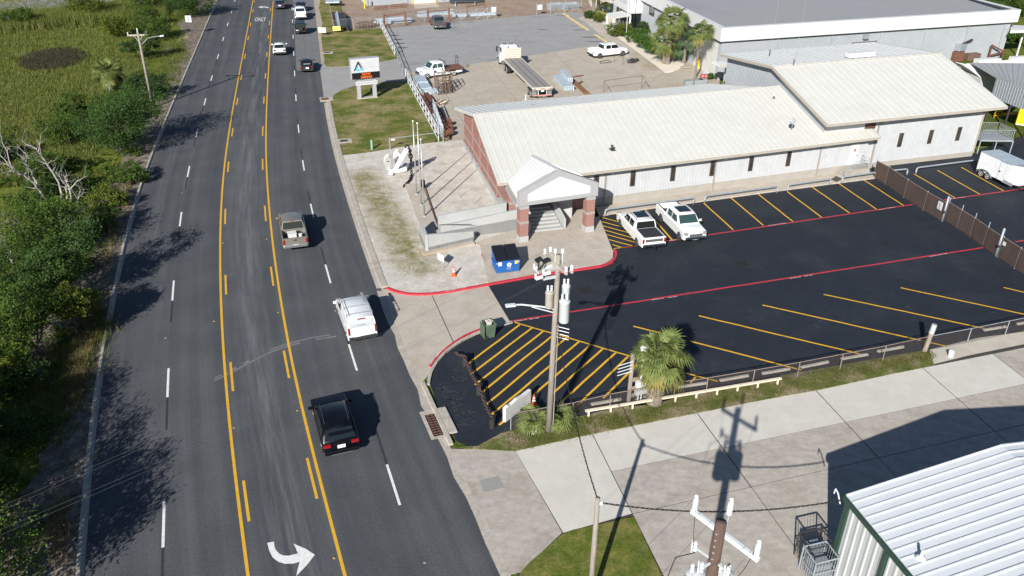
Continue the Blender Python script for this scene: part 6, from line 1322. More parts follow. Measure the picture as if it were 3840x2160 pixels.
p = FP[9]; wp = thing('bollard_post','thick wooden post with pale cap in the chain-link fence line','post',tuple(p)); MB().tube(p+Vector((-.05,0,-.1)),p+Vector((.14,.08,1.75)),.15,.14,n=12).build('post',WOOD,wp,world=True); MB().tube(p+Vector((.09,.05,1.35)),p+Vector((.16,.09,1.98)),.165,.16,n=12).build('cap',M('pale_cap',(.42,.46,.44),.6),wp,world=True)
# white bucket past the post
p = Z(14,1835,690,.01); tag(MB().lathe(p,[(.15,0),(.18,.36),(.185,.38),(.165,.38),(.13,.1)],14).build('bucket',M('bucket_white',(.7,.7,.68),.5)),'lone white bucket standing on the pale dirt strip','bucket')
# pale lumber rail along the grass
ra_,rb_ = Z(13,735,1300),Z(14,120,970); lr = thing('lumber_rail','long low rail of fresh pale lumber along the grass strip','rail',tuple((ra_+rb_)/2))
n = 9
for i in range(n+1):
    p = lerp(ra_,rb_,(i+.15)/(n+.3)); MB().bar(up(p,-.05),up(p,.42),.1,.1,upv=(1,0,0)).build('post',WOODF,lr,world=True)
for k in range(4): MB().bar(up(lerp(ra_,rb_,k/4),.44)+Vector((0,0,.002*k)),up(lerp(ra_,rb_,(k+1)/4),.44)+Vector((0,0,.002*k)),.16,.09).build('rail',WOODF,lr,world=True)
# concrete wheel stops
random.seed(9)
WS = [((13,795,1178),(13,1095,1125)),((13,1665,1005),(13,1955,962)),((13,2090,938),(13,2375,888)),((13,2515,868),(14,215,820)),((14,330,805),(14,605,750)),((14,735,720),(14,1000,675)),((14,1100,645),(14,1360,598)),((14,2170,430),(14,2390,395)),((14,2505,370),(14,2740,325))]
WLB = ['nearest the agave','just right of the palm trunk','second right of the palm trunk','third right of the palm trunk','fourth right of the palm trunk','two left of the wooden post','just left of the wooden post','just right of the wooden post','at the right edge past the wooden post']
WSM = M('wheel_stop_concrete',(.36,.325,.28),.9,col2=(.43,.39,.34),scale=3)
for (a,b),lb in zip(WS,WLB):
    a = Z(*a); b = Z(*b); c = up((a+b)/2,0); l = (b-a).length; rz = math.atan2((b-a).y,(b-a).x); mb = MB()
    pr = [(-.09,0),(-.06,.12),(.06,.12),(.09,0)]; V = [(x,y,z) for x in (-l/2,l/2) for y,z in pr]; mb.add(V,[(0,1,2,3),(7,6,5,4),(0,4,5,1),(1,5,6,2),(2,6,7,3)])
    o = tag(mb.build('wheel_stop',WSM),'grey concrete wheel stop '+lb,'wheel stop','wheel stops along the chain-link fence'); o.location = (c.x,c.y,.008); o.rotation_euler.z = rz
# brown screened fence and rolling gate on the right
BRN = M('brown_screen',(.052,.033,.028),.85,col2=(.066,.043,.037),scale=1.5,detail=6,bump=.004,bscale=30)
bs = [Z(8,1060,338),Z(8,1180,405),Z(8,1365,540),Z(8,1560,668),Z(8,1745,778)]
fn2 = thing('screened_fence','tall chain-link fence with brown privacy screen beside the parking bays','fence',tuple(bs[2])); H2 = 1.75
def screen(t,P,H,top=True,posth=.1,rail=RUSTRAIL):
    for p in P: MB().tube(up(p,-.05),up(p,H+posth),.035,n=8).build('post',GALV,t,world=True)
    for a,b in zip(P,P[1:]):
        n = 5; mb = MB(); V = []; nn = Vector((-(b-a).y,(b-a).x,0)).normalized()
        for i in range(n+1):
            q = lerp(a,b,i/n)-nn*(.03+.02*math.sin(i*2.1)); V += [up(q,.06),up(q-nn*.03*math.sin(i*1.3),H/2),up(q,H-.03)]
        mb.add(V,[(3*i+k,3*i+3+k,3*i+4+k,3*i+1+k) for i in range(n) for k in (0,1)]); mb.build('screen_panel',BRN,t,world=True,smooth=True)
        MB().tube(up(a,H),up(b,H),.025,n=6).build('top_rail',rail,t,world=True)
screen(fn2,bs,H2)
gp = [Z(8,1775,770),Z(8,1900,850),Z(8,2030,935),Z(8,2160,1030),Z(8,2280,1120)]
gt = thing('rolling_gate','brown screened rolling gate between two tall steel posts','gate',tuple(gp[2])); screen(gt,gp,1.7,posth=.45)
for a,b in zip(gp,gp[1:]): MB().tube(up(a,.12),up(b,1.62),.02,n=6).build('brace',BRNST,gt,world=True)
MB().bar(up(gp[0],.05),up(gp[-1],.05),.06,.06).build('bottom_rail',DARKSTEEL,gt,world=True)
for q,h,lb in ((Z(8,1750,778),2.25,'tall round steel gate post with locks by the number sign'),(Z(8,2290,1128),2.35,'tall round steel gate post at the near end of the rolling gate')):
    t = thing('gate_post',lb,'post',tuple(q),group='tall gate posts'); MB().tube(q,up(q,h),.09,n=12).build('post',GALV,t,world=True,smooth=True); MB().lathe(up(q,h),[(.1,0),(.08,.05),(0,.08)],10).build('cap',GALV,t,world=True); MB().box(up(q,.9)+Vector((-.1,-.1,0)),(.16,.12,.2)).build('latch',DARKSTEEL,t,world=True)
bs2 = [Z(8,2310,1140),Z(8,2480,1255),Z(8,2660,1370),Z(8,2860,1500)]
fn3 = thing('screened_fence','brown screened fence run leaving the frame at the right edge','fence',tuple(bs2[1])); screen(fn3,bs2,1.75)
q = lerp(bs[3],bs[4],.78); d = (bs[4]-bs[3]).normalized(); nn = Vector((d.y,-d.x,0)); fc_ = q+nn*.06 if nn.x < 0 else q-nn*.06
ns = Vector((-abs(d.y),0,0)); sgp = q+Vector((-.1,-.03,1.25)); t = thing('number_sign','white rectangular sign with a 5 on the brown screened fence','sign',tuple(sgp))
MB().bar(sgp-d*.28,sgp+d*.28,.02,.72).build('board',WHITE,t,world=True); text_mb('5',.5,mat=frame_mat(tuple(sgp+Vector((-.03,0,0))),d,(0,0,1))).build('sign_lettering',BLACK,t,world=True)
text_mb('MPH',.14,mat=frame_mat(tuple(sgp+Vector((-.03,0,-.26))),d,(0,0,1))).build('sign_lettering',BLACK,t,world=True)
sgp = lerp(bs2[0],bs2[1],.16)+Vector((-.1,-.03,1.35)); tag(MB().bar(sgp-d*.14,sgp+d*.14,.02,.3).build('notice_plate',WHITE),'small white notice plate near the right-hand gate post','sign')
# bent pipe guards along the walk
def guard(k,pts,lab):
    P = [Z(*q[:3],q[3]) for q in pts]; t = thing('pipe_guard',lab,'guard rail',tuple(up(P[0],.13)),group='bent pipe guards along the office walk')
    a,b = P[0],P[-1]; d = up(b-a,0).normalized(); h = .62; c = [up(a,.0),up(a,h-.18),up(a+d*.06,h-.06),up(a+d*.2,h)] + [up(b-d*.2,h),up(b-d*.06,h-.06),up(b,h-.18),up(b,.0)]
    MB().path(c,.075,n=10).build('pipe',GALV,t,world=True,smooth=True)
guard(0,[(7,935,725,0),(7,1825,605,0)],'grey bent pipe guard behind the two parked white pickups')
guard(1,[(7,1938,588,0),(8,88,488,0)],'long grey bent pipe guard right of the parked pickups')
guard(2,[(8,195,475,0),(8,622,412,0)],'grey bent pipe guard left of the diamond-shaped mat')
guard(3,[(8,740,395,0),(8,1075,345,0)],'grey bent pipe guard right of the diamond-shaped mat at the fence')
guard(4,[(8,1200,330,0),(8,1395,310,0)],'short grey bent pipe guard just behind the brown fence')
guard(5,[(8,1485,298,0),(8,2110,215,0)],'grey bent pipe guard between the brown fence and cargo trailer')
c = Z(8,690,352,.13); mb = MB(); mb.sheet([Z(8,630,358,.137),Z(8,685,320,.137),Z(8,752,350,.137),Z(8,690,382,.137)]); mb.build('mat',M('dark_plate',(.07,.06,.05),.8),bpy.data.objects['office_walk'])
# steps and railing at the side door
sp_ = thing('side_door_stairs','grey metal stair railing and landing at the white side door','stairs',tuple(Z(8,940,290,.13)))
a = dq+FN*.1; MB().prism([tuple(a-FD*.8)[:2],tuple(a+FD*1.1)[:2],tuple(a+FD*1.1+FN*1.3)[:2],tuple(a-FD*.8+FN*1.3)[:2]],.1,.85).build('landing',FND,sp_,world=True)
for k in range(3): q = a-FD*(.8+.3*k); MB().prism([tuple(q)[:2],tuple(q-FD*.3)[:2],tuple(q-FD*.3+FN*1.3)[:2],tuple(q+FN*1.3)[:2]],.1,.68-.19*k).build('step',FND,sp_,world=True)
R_ = [a-FD*1.8+FN*1.3+Vector((0,0,.9)),a-FD*.8+FN*1.3+Vector((0,0,1.75)),a+FD*1.1+FN*1.3+Vector((0,0,1.75)),a+FD*1.1+Vector((0,0,1.75))]
for dz in (0,-.3,-.6): MB().path([r_+Vector((0,0,dz)) for r_ in R_],.022,n=6).build('rail',GALV,sp_,world=True)
for r_ in R_: MB().tube(r_,Vector((r_.x,r_.y,.1)),.025,n=6).build('rail_post',GALV,sp_,world=True)
# steel stair platform behind the trailer
pl = thing('steel_platform','galvanised steel landing with railings behind the cargo trailer','platform',tuple(zr_(640,1000)))
A,B,C,D = zr_(455,950,1.5),zr_(765,955,1.5),zr_(795,905,1.5)+Vector((.2,2.0,0)),zr_(490,880,1.5)+Vector((.2,1.6,0))
A,B = up(A,1.5),up(B,1.5); C = B+Vector((-.4,2.6,0)); D = A+Vector((-.4,2.6,0))
MB().add([A,B,C,D]+[q-Vector((0,0,.18)) for q in (A,B,C,D)],[(0,1,2,3),(7,6,5,4),(0,4,5,1),(1,5,6,2),(2,6,7,3),(3,7,4,0)]).build('deck',GALV,pl,world=True)
for q in (A,B,C,D,(A+B)/2): MB().tube(up(q,0),up(q,1.4),.06,n=8).build('leg',GALV,pl,world=True)
for a,b in ((A,B),(B,C),(C,D)):
    for z in (.12,1.05): MB().tube(a+Vector((0,0,z)),b+Vector((0,0,z)),.025,n=6).build('rail',GALV,pl,world=True)
    n = int((b-a).length/.16); mb = MB()
    for i in range(n+1): q = lerp(a,b,i/n); mb.bar(q+Vector((0,0,.12)),q+Vector((0,0,1.05)),.025,.025,upv=(1,0,0))
    o = mb.build('balusters',GALV,pl,world=True); o['kind'] = 'stuff'
q = zr_(640,745,0); fk = thing('lift_cage','yellow steel forklift attachment on the dark yard by the shelter','attachment',tuple(q))
YEL = M('machine_yellow',(.70,.45,.01),.5); mb = MB()
for x in (0,.5,1.0):
    for dz in (0,1.0): mb.tube(q+Vector((x-.8,.3*x,0)),q+Vector((x-.8,.3*x,1.5)),.06,n=6)
for z in (.3,.8,1.4): mb.tube(q+Vector((-.8,0,z)),q+Vector((.2,.3,z)),.06,n=6)
mb.build('frame',YEL,fk,world=True); MB().add([q+Vector(v) for v in ((.2,-.2,.35),(2.4,.2,.5),(2.2,.9,.6),(.2,.5,.45))],[(0,1,2,3)]).build('tray',YEL,fk,world=True)
a = zr_(812,815,0); tk = thing('yellow_tank','bright yellow skip on a pallet under the grey shelter','skip',tuple(a)); MB().box(a+Vector((1.2,.6,1.2)),(2.2,1.8,2.1),rad(-30)).build('box',SAFETY,tk,world=True,bevel=.05); MB().box(a+Vector((1.2,.6,.08)),(2.3,1.9,.14),rad(-30)).build('pallet',WOODF,tk,world=True)
# ------------------------------------------------------------------ chain barrier on three short posts
ch = thing('chain_barrier','rusty chain barrier on three squat posts at the lot corner','barrier',tuple(zc3(290,870)))
CHN = M('rusty_chain',(.05,.03,.025),.8,col2=(.085,.05,.04),scale=9)
cps = [zc3(130,575),zc3(290,900),zc3(440,1275)]
for p in cps: MB().tube(up(p,-.05),up(p,.62),.17,.165,n=12).build('post',M('dark_bollard',(.025,.022,.022),.7),ch,world=True)
tops = [zc3(20,430,.3)]+[up(p,.68) for p in cps]
for a,b,sag in ((tops[0],tops[1],.05),(tops[1],tops[2],.3),(tops[2],tops[3],.28)):
    chain(ch,[lerp(a,b,t)-Vector((0,0,sag*4*t*(1-t))) for t in [i/8 for i in range(9)]],.09,.032,CHN)
# ------------------------------------------------------------------ yard fences: white pipe gate along the lawns
WPIPE = M('white_pipe',(.52,.53,.54),.5)
wg = thing('pipe_fence','long white rusting pipe truss gate between lawns and storage yard','fence',tuple(zg_(1100,420,.1)))
zn = lambda x,y,z=0.: ZZ(1150,0,4.6745,x,y,z)
def truss(t,a,b,h,n,mat,r=.05):
    for z in (h,.55*h,.18): MB().tube(up(a,z),up(b,z),r,n=7).build('rail',mat,t,world=True)
    for i in range(n+1):
        p = lerp(a,b,i/n); MB().tube(up(p,0),up(p,h),r*1.1,n=7).build('post',mat,t,world=True)
        if i < n: q = lerp(a,b,(i+1)/n); MB().tube(up(p,.18),up(q,h),r*.8,n=6).build('brace',mat,t,world=True)
truss(wg,zn(1300,480),zn(1545,975),1.5,7,WPIPE,.055)
truss(wg,zn(1560,930),zg_(1090,400),1.15,4,GALV,.04)
truss(wg,zg_(1100,400),zg_(1590,1330),1.5,12,WPIPE,.055)
pg2 = thing('pipe_gate','thin grey pipe gate between the sign lawn and the gravel','gate',tuple(zg_(860,1449,.1)))
a,b = zg_(858,1449,.09),zg_(1660,1345,.09)
for q in (a,b): MB().tube(q,up(q,1.35),.055,n=8).build('post',GALV,pg2,world=True)
MB().tube(up(a,1.25),up(b,1.25),.04,n=8).build('bar',GALV,pg2,world=True); MB().box(up(lerp(a,b,.06),1.1),(.4,.03,.18),rad(12)).build('tag',WHITE,pg2,world=True)
# far chain-link fence with gate
ff = thing('far_chain_link_fence','far chain-link fence with sliding gate across the storage yard','fence',tuple(zn(1500,470)))
FPs = [zn(480,560),zn(825,520),zn(1115,490),zn(1420,455),zn(1745,440),zn(2065,400),zn(2400,370)]+[ZZ(1700,0,4.14,x,y) for x,y in [(115,320),(370,305),(530,297),(665,290)]]
for p in FPs: MB().tube(p,up(p,1.9),.04,n=6).build('post',GALV,ff,world=True)
for a,b in zip(FPs,FPs[1:]):
    MB().tube(up(a,1.88),up(b,1.88),.025,n=5).build('top_rail',GALV,ff,world=True); mb = MB(); chainmesh(mb,a,b,1.8,sp=.16,r=.004); o = mb.build('wire_mesh',GALV,ff,world=True); o['kind'] = 'stuff'
for a,b in zip(FPs[7:],FPs[8:]): MB().tube(up(a,.15),up(b,1.85),.03,n=5).build('gate_brace',GALV,ff,world=True)
FP2 = [ZZ(1700,0,4.14,x,y) for x,y in [(1292,240),(1510,215),(1732,200),(1980,178),(2250,150)]]; ff2 = thing('far_chain_link_fence','far chain-link fence run right of the yard gate opening','fence',tuple(FP2[1]))
for p in FP2: MB().tube(p,up(p,2.3),.045,n=6).build('post',GALV,ff2,world=True)
for a,b in zip(FP2,FP2[1:]): MB().tube(up(a,1.9),up(b,1.9),.025,n=5).build('top_rail',GALV,ff2,world=True)
for p,lb in ((ZZ(1700,0,4.14,628,150,1.4),'white notice on the far yard gate'),(ZZ(1700,0,4.14,1342,112,1.4),'white notice on the fence right of the gate opening')): tag(MB().box(p,(.9,.05,.9),rad(5)).build('notice_plate',WHITE),lb,'sign')
wf = thing('west_wire_fence','thin wire fence of leaning posts beside the far lawn strip','fence',tuple(zn(430,250)))
wp_ = [zn(385,60),zn(405,160),zn(430,280),zn(455,400),zn(480,560)]
for p in wp_: MB().tube(p,up(p,1.7),.035,n=6).build('post',RUSTRAIL,wf,world=True)
for a,b in zip(wp_,wp_[1:]): MB().tube(up(a,1.65),up(b,1.65),.025,n=5).build('top_rail',RUSTRAIL,wf,world=True)
# ------------------------------------------------------------------ utility poles and wires
def PR(v):
    d = Vector(v)-Vector((0,0,CAM_H)); z = d.dot(_F); return (1920+FPX*d.dot(_R)/z,1080-FPX*d.dot(_U)/z)
INS = M('white_porcelain',(.62,.64,.66),.3); TRF = M('transformer_grey',(.46,.49,.50),.45,col2=(.50,.53,.54),scale=2); TRT = M('weathered_can',(.34,.31,.26),.6,col2=(.40,.37,.32),scale=3)
CABLE = M('black_cable',(.02,.018,.016),.7); ALU = M('aluminium_wire',(.15,.16,.17),.5,.3); ARM = M('weathered_arm',(.34,.31,.26),.9,col2=(.42,.39,.34),scale=3)
FGL = M('fibreglass_arm',(.62,.65,.68),.4)
def insul(mb,c,h=.22,r=.07):
    for k in range(3): mb.lathe(c+Vector((0,0,h*k/3)),[(r*.5,0),(r,h*.1),(r*.55,h*.3)],8)
def can(t,c,h,r,mat):
    o = MB().lathe(c,[(r*.9,0),(r,.04),(r,h-.12),(r*1.06,h-.1),(r*1.06,h-.04),(r*.7,h+.03),(0,h+.06)],16).build('transformer',mat,t,world=True,smooth=True,sharp=40)
    mb = MB(); a = 0.
    for k in (0,1): insul(mb,c+Vector((r*.45*(-1)**k,r*.2,h)),.34,.07)
    mb.build('bushing',INS,o); return o
# --- centre pole with three transformers
b0_ = Z(13,368,1440); t0_ = ZZ(1840,880,3.916,997,295,10.86)
cp_ = thing('utility_pole','weathered wooden utility pole with three transformers and a street light','utility pole',tuple(b0_))
MB().tube(up(b0_,-.1),t0_,.175,.12,n=12).build('pole',POLE,cp_,world=True,smooth=True)
def on_pole(y):
    lo,hi = 0.,1.
    for _ in range(40):
        m_ = (lo+hi)/2
        if PR(lerp(b0_,t0_,m_))[1] > y: lo = m_
        else: hi = m_
    return lerp(b0_,t0_,lo)
zp = lambda x,y,z: ZZ(1840,880,3.916,x,y,z)
za = on_pole(880+430/3.916).z
arms = []
for (p,q,off) in (((790,298),(1118,578),-.16),((872,268),(1200,555),.16)):
    a,b = zp(*p,za),zp(*q,za); arms.append((a,b)); MB().bar(a,b,.1,.13).build('crossarm',ARM,cp_,world=True)
    mb = MB()
    for k in (.02,.97): insul(mb,lerp(a,b,k)+Vector((0,0,.08)),.3,.09)
    mb.build('insulator',INS,cp_,world=True)
mb = MB()
for s_ in (-.16,.2): mb.tube(t0_+Vector((s_,0,-.5)),t0_+Vector((s_,0,.12)),.02,n=5); insul(mb,t0_+Vector((s_,0,.1)),.24,.09)
mb.build('pole_top_insulator',INS,cp_,world=True)
pm = (arms[0][0]+arms[0][1])/2
for k in (.2,.8): MB().bar(lerp(*arms[0],k),on_pole(880+560/3.916),.04,.03).build('arm_brace',ARM,cp_,world=True)
# bracket with fuses and floodlights
zb2 = on_pole(880+610/3.916); br = zp(770,650,zb2.z); MB().bar(zb2,br,.12,.12).bar(zb2+Vector((0,0,.5)),zp(845,520,zb2.z+.5),.06,.06).build('bracket',TRF,cp_,world=True)
for (x,y) in ((640,500),(800,490),(660,650),(775,585)):
    c = zp(x,y,zb2.z+.15); mb = MB(); mb.tube(c,c+Vector((.35,.05,.1)),.09,n=8); insul(mb,c,.3,.07); mb.bar(c,c+(br-c)*.6,.05,.05); mb.build('fused_cutout',INS,cp_,world=True)
for (x,y,x2,y2) in ((705,375,700,520),(808,390,715,520)):
    h = zp(x,y,za+.1); f = zp(x2,y2,zb2.z+.3); mb = MB(); mb.tube(f,h,.05,n=6); mb.bar(h-Vector((.15,.06,.03)),h+Vector((.15,.06,.09)),.3,.1); mb.build('floodlight',BLACK,cp_,world=True)
pl_ = on_pole(880+940/3.916)
d_ = Vector((1,.35,0)).normalized()
can(cp_,pl_+d_*-.36+Vector((0,0,-.45)),.92,.21,TRT); p2 = on_pole(880+1140/3.916); can(cp_,p2+d_*.42+Vector((.05,-.22,-.5)),1.25,.27,TRF); can(cp_,on_pole(880+960/3.916)+d_*.55+Vector((0,.32,-.4)),1.0,.21,TRF)
# cobra-head street light
pa = on_pole(880+1095/3.916); le = zp(370,1030,pa.z+.55); mb = MB(); mb.path([pa,lerp(pa,le,.35)+Vector((0,0,.06)),lerp(pa,le,.85)+Vector((0,0,.05)),le],.045,n=8); mb.path([on_pole(880+1150/3.916),lerp(pa,le,.6)+Vector((0,0,-.02))],.03,n=6)
mb.build('lamp_arm',FGL,cp_,world=True); hd_ = zp(215,1045,pa.z+.55); MB().bar(le,hd_,.3,.1).build('lamp_head',FGL,cp_,world=True,bevel=.05)
mb = MB()
for k in range(4): q = on_pole(1080+(380+k*35)/2.6833); mb.tube(q,q+Vector((.75,-.15,-.12)),.02,n=5)
mb.build('spool_bracket',INS,cp_,world=True)
rs_ = on_pole(1080+360/2.6833); MB().tube(up(b0_,.0)+Vector((.22,-.1,0)),rs_+Vector((.18,-.1,0)),.03,n=6).build('conduit',POLE,cp_,world=True)
# --- service pole in the corner lawn
sv_t = Vector((3.40,23.86,6.3)); sv = thing('service_pole','short bare wooden service pole on the corner lawn','utility pole',(3.40,23.86,.06))
MB().tube((3.40,23.86,-.1),sv_t,.125,.10,n=12).build('pole',POLE,sv,world=True,smooth=True); MB().box(sv_t+Vector((.14,0,-.25)),(.12,.1,.14)).build('clevis',INS,sv,world=True)
# --- near right pole
bt = Vector((6.05,17.3,11.6)); bp_ = thing('distribution_pole','thick dark wooden pole with white crossarm and transformers in the foreground','utility pole',(6.05,17.3,0))
MB().tube((6.05,17.3,-.1),bt,.24,.17,n=14).build('pole',POLED,bp_,world=True,smooth=True)
zq = lambda x,y,z: ZZ(2550,1800,3.68,x,y,z)
a,b = zq(160,420,10.95),zq(1085,1105,10.95); MB().bar(a,b,.13,.16).build('crossarm',FGL,bp_,world=True,bevel=.01)
def tall_ins(c,h=.5,r=.085):
    mb = MB()
    for k in range(8): mb.lathe(c+Vector((0,0,h*k/8)),[(r*.6,0),(r,h*.03),(r*.62,h*.11)],10)
    mb.lathe(c+Vector((0,0,h)),[(r*.5,0),(r*.85,.03),(r*.7,.1),(0,.13)],8); mb.build('insulator',INS,bp_,world=True); return c+Vector((0,0,h+.08))
i1 = tall_ins(lerp(a,b,.04)+Vector((0,0,.08))); i3 = tall_ins(lerp(a,b,.96)+Vector((0,0,.08)))
MB().tube(bt+Vector((.17,.0,-.3)),bt+Vector((.2,.05,.25)),.035,n=6).build('ridge_pin',GALV,bp_,world=True); i2 = tall_ins(bt+Vector((.2,.05,.25)))
for q,s_ in ((zq(230,1290,9.3),1),(zq(610,1290,9.3),1)): can(bp_,Vector((q.x,q.y,8.2)),1.1,.30,TRF)
fb = Vector((6.05,17.3,10.05));
for q in (zq(210,930,10.0),zq(300,1220,10.0),zq(660,1280,10.0)):
    MB().bar(fb,q,.06,.06).build('bracket',TRF,bp_,world=True); mb = MB(); insul(mb,q-Vector((0,0,.15)),.4,.07); mb.bar(q+Vector((-.12,0,.3)),q+Vector((-.1,0,-.2)),.04,.04); mb.build('fused_cutout',INS,bp_,world=True)
mb = MB()
for k in range(5): mb.box(bt+Vector((-.12,-.12,-.35-k*.25)),(.05,.05,.05))
mb.build('bolt',GALV,bp_,world=True)
def span(name,label,a,b,sag,r,mat,n=24,twist=0,group=None):
    a = Vector(a); b = Vector(b); pts = [lerp(a,b,i/n)-Vector((0,0,sag*4*(i/n)*(1-i/n))) for i in range(n+1)]
    if not twist: mb = MB(); mb.path(pts,r,n=4)
    else:
        mb = MB(); m_ = n*4
        pts = [lerp(a,b,i/m_)-Vector((0,0,sag*4*(i/m_)*(1-i/m_))) for i in range(m_+1)]
        for s_ in range(3): mb.path([p+Vector((.024*math.cos(i*.55+s_*2.1),.012*math.sin(i*.55+s_*2.1),.024*math.sin(i*.55+s_*2.1))) for i,p in enumerate(pts)],r,n=4)
    return tag(mb.build(name,mat),label,'cable',group)
span('service_cable','twisted black service cable from transformer pole to service pole',on_pole(1080+440/2.6833)+Vector((.2,-.1,0)),sv_t+Vector((0,.1,-.1)),.7,.013,CABLE,twist=1)
gcn = up(ga,4.0)+Vector((-.1,.1,0)); span('service_cable','twisted black service cable from service pole to green-trimmed building',sv_t+Vector((.2,0,-.25)),gcn,.55,.013,CABLE,twist=1)
mb = MB(); mb.path([gcn+Vector((0,0,-.2)),gcn+Vector((-.15,.1,.3)),gcn+Vector((-.3,.1,.55)),gcn+Vector((-.32,.1,.3))],.03,n=6); tag(mb.build('weatherhead',FGL),'pale service entrance pipe at the green-trimmed corner','pipe')
# primary conductors across the road and along the frontage
WG = 'overhead conductors'
e1 = [S(-60,1300,9.2),S(-60,1312,9.2),S(-60,1358,9.0),S(-60,1372,9.0)]
src = [lerp(*arms[0],.03),lerp(*arms[1],.03),lerp(*arms[0],.97),lerp(*arms[1],.97)]
for k,(a,b) in enumerate(zip(src,e1)):
    span('conductor',('upper' if k < 2 else 'lower')+' of the thin wire pairs from the transformer pole over the road'+(', near strand' if k % 2 else ', far strand'),a+Vector((0,0,.3)),b,.35,.0035,ALU,group=WG)
for k,(i_,lb) in enumerate(((i1,'left'),(i2,'centre'),(i3,'right'))):
    span('conductor','thin wire tied to the '+lb+' insulator of the foreground pole',i_,i_+Vector((-9,-10,.3)),.2,.006,ALU,group=WG)
for s_,e_,z_ in ((i1,zq(210,930,10.0),.6),(i3,zq(660,1280,10.0),.7)): MB().path([lerp(s_,e_,t)-Vector((0,0,z_*4*t*(1-t))) for t in [i/8 for i in range(9)]],.01,n=4).build('jumper',CABLE,bp_,world=True)
c = zq(210,1000,9.6); MB().path([c,c+Vector((-.6,-.1,-.1)),c+Vector((-.9,-.4,-.9)),zq(200,1280,9.3)],.018,n=5).build('jumper',CABLE,bp_,world=True)
# --- far left pole
l0 = Z(1,1540,1085); lt = Z(1,1383,318,9.05); lp = thing('roadside_pole','tall thin wooden pole with crossarm and street light beyond the left kerb','utility pole',tuple(l0))
MB().tube(up(l0,-.1),lt,.17,.12,n=10).build('pole',POLE,lp,world=True,smooth=True)
zl = 8.45; a,b = Z(1,1280,357,zl),Z(1,1482,350,zl); MB().bar(a,b,.13,.15).build('crossarm',ARM,lp,world=True)
mb = MB(); insul(mb,a+Vector((.1,0,.08)),.3,.09); insul(mb,b+Vector((-.1,0,.08)),.3,.09); insul(mb,lt,.4,.09); mb.build('insulator',INS,lp,world=True)
for q in (lerp(a,b,.3),lerp(a,b,.75)): MB().bar(q,lerp(l0,lt,.86),.05,.04).build('arm_brace',ARM,lp,world=True)
s0_ = lerp(l0,lt,.82); e_ = Z(1,1540,372,8.3); h_ = Z(1,1650,358,8.4); MB().path([s0_,lerp(s0_,e_,.6)+Vector((0,0,.25)),e_,h_],.045,n=6).build('lamp_arm',GALV,lp,world=True); MB().bar(lerp(e_,h_,.6),h_,.35,.14).build('lamp_head',FGL,lp,world=True,bevel=.04)
g_ = lerp(l0,lt,.45); MB().tube(g_,Z(1,1310,1060),.012,n=4).build('guy_wire',ALU,lp,world=True)
# --- back of a small road sign on the left verge
r0_ = Z(1,1935,330); rt0 = Z(1,1895,190,2.6); t = thing('road_sign','back of a square white road sign on the dry left verge','sign',tuple(r0_)); MB().tube(r0_,rt0,.035,n=6).build('post',GALV,t,world=True); MB().bar(rt0+Vector((-.5,.0,0)),rt0+Vector((.5,-.05,0)),.03,1.05).build('board',M('sign_back',(.55,.58,.60),.4,.2),t,world=True); MB().bar(rt0+Vector((0,-.05,-.35)),rt0+Vector((0,-.05,.35)),.05,.06,upv=(1,0,0)).build('bracket',DARKSTEEL,t,world=True)
# raised road studs beside the lines
STY,STW = M('stud_yellow',(.34,.25,.06),.5),M('stud_grey',(.24,.24,.23),.5)
for (x,y,yel) in [(1253,2093,1),(1592,2110,0),(1115,1540,1),(1043,1172,1),(1258,1166,0),(1000,897,1),(877,1605,1),(803,1205,1),(621,1268,0),(836,912,1),(682,724,0)]:
    p = G(x,y); th_ = heading(p.y,yl); o = MB().add([(-.06,-.06,0),(.06,-.06,0),(.06,.06,0),(-.06,.06,0),(-.04,-.03,.03),(.04,-.03,.03),(.04,.03,.03),(-.04,.03,.03)],[(4,5,6,7),(0,1,5,4),(1,2,6,5),(2,3,7,6),(3,0,4,7)]).build('road_stud',STY if yel else STW,road); o.location = (p.x,p.y,.005); o.rotation_euler.z = th_
# white plastic pipe on the strip by the pole
p,q = zc3(895,1350,.09),zc3(995,1280,.09); tag(MB().tube(p+Vector((0,0,.06)),q+Vector((0,0,.06)),.11,n=10).build('plastic_pipe',M('pale_pipe',(.50,.55,.50),.5)),'short pale plastic pipe lying at the foot of the transformer pole','pipe')
# ------------------------------------------------------------------ meter rack in front of the palm
mr_ = thing('meter_rack','weathered timber rack with white electric boxes beside the palm','meter rack',tuple(Z(13,1210,1160)))
pA,pB = Z(13,1168,1165),Z(13,1365,1120)
for p,h in ((pA,3.45),(pB,3.3)): MB().bar(up(p,-.05),up(p,h),.2,.2,upv=(1,0,0)).build('post',WOOD,mr_,world=True)
for z in (.55,1.05,1.65): MB().bar(up(pA,z),up(pB,z),.06,.24).build('cross_board',WOOD,mr_,world=True)
d = (pB-pA).normalized(); nn = Vector((d.y,-d.x,0))
MB().box(up(lerp(pA,pB,.55),1.36)+nn*.14,(.75,.22,.38),math.atan2(d.y,d.x)).build('meter_box',WHITE,mr_,world=True); MB().box(up(lerp(pA,pB,.55),.82)+nn*.14,(.8,.2,.28),math.atan2(d.y,d.x)).build('meter_box',TRF,mr_,world=True)
for t_ in (.42,.58): q = lerp(pA,pB,t_)+nn*.12; MB().tube(up(q,0),up(q,.7),.05,n=8).build('conduit',INS,mr_,world=True)
q = lerp(pA,pB,.5)+nn*.1; MB().tube(up(q,1.7),up(q,3.5),.06,n=8).lathe(up(q,3.5),[(.06,0),(.2,.12),(.22,.3),(.1,.4)],10).build('weatherhead',FGL,mr_,world=True)
for k in range(4): z = 2.35+k*.22; MB().tube(up(pA,z)+nn*.1,up(pA,z-.05)+nn*.15-d*.95,.025,n=5).build('spool_bracket',INS,mr_,world=True)
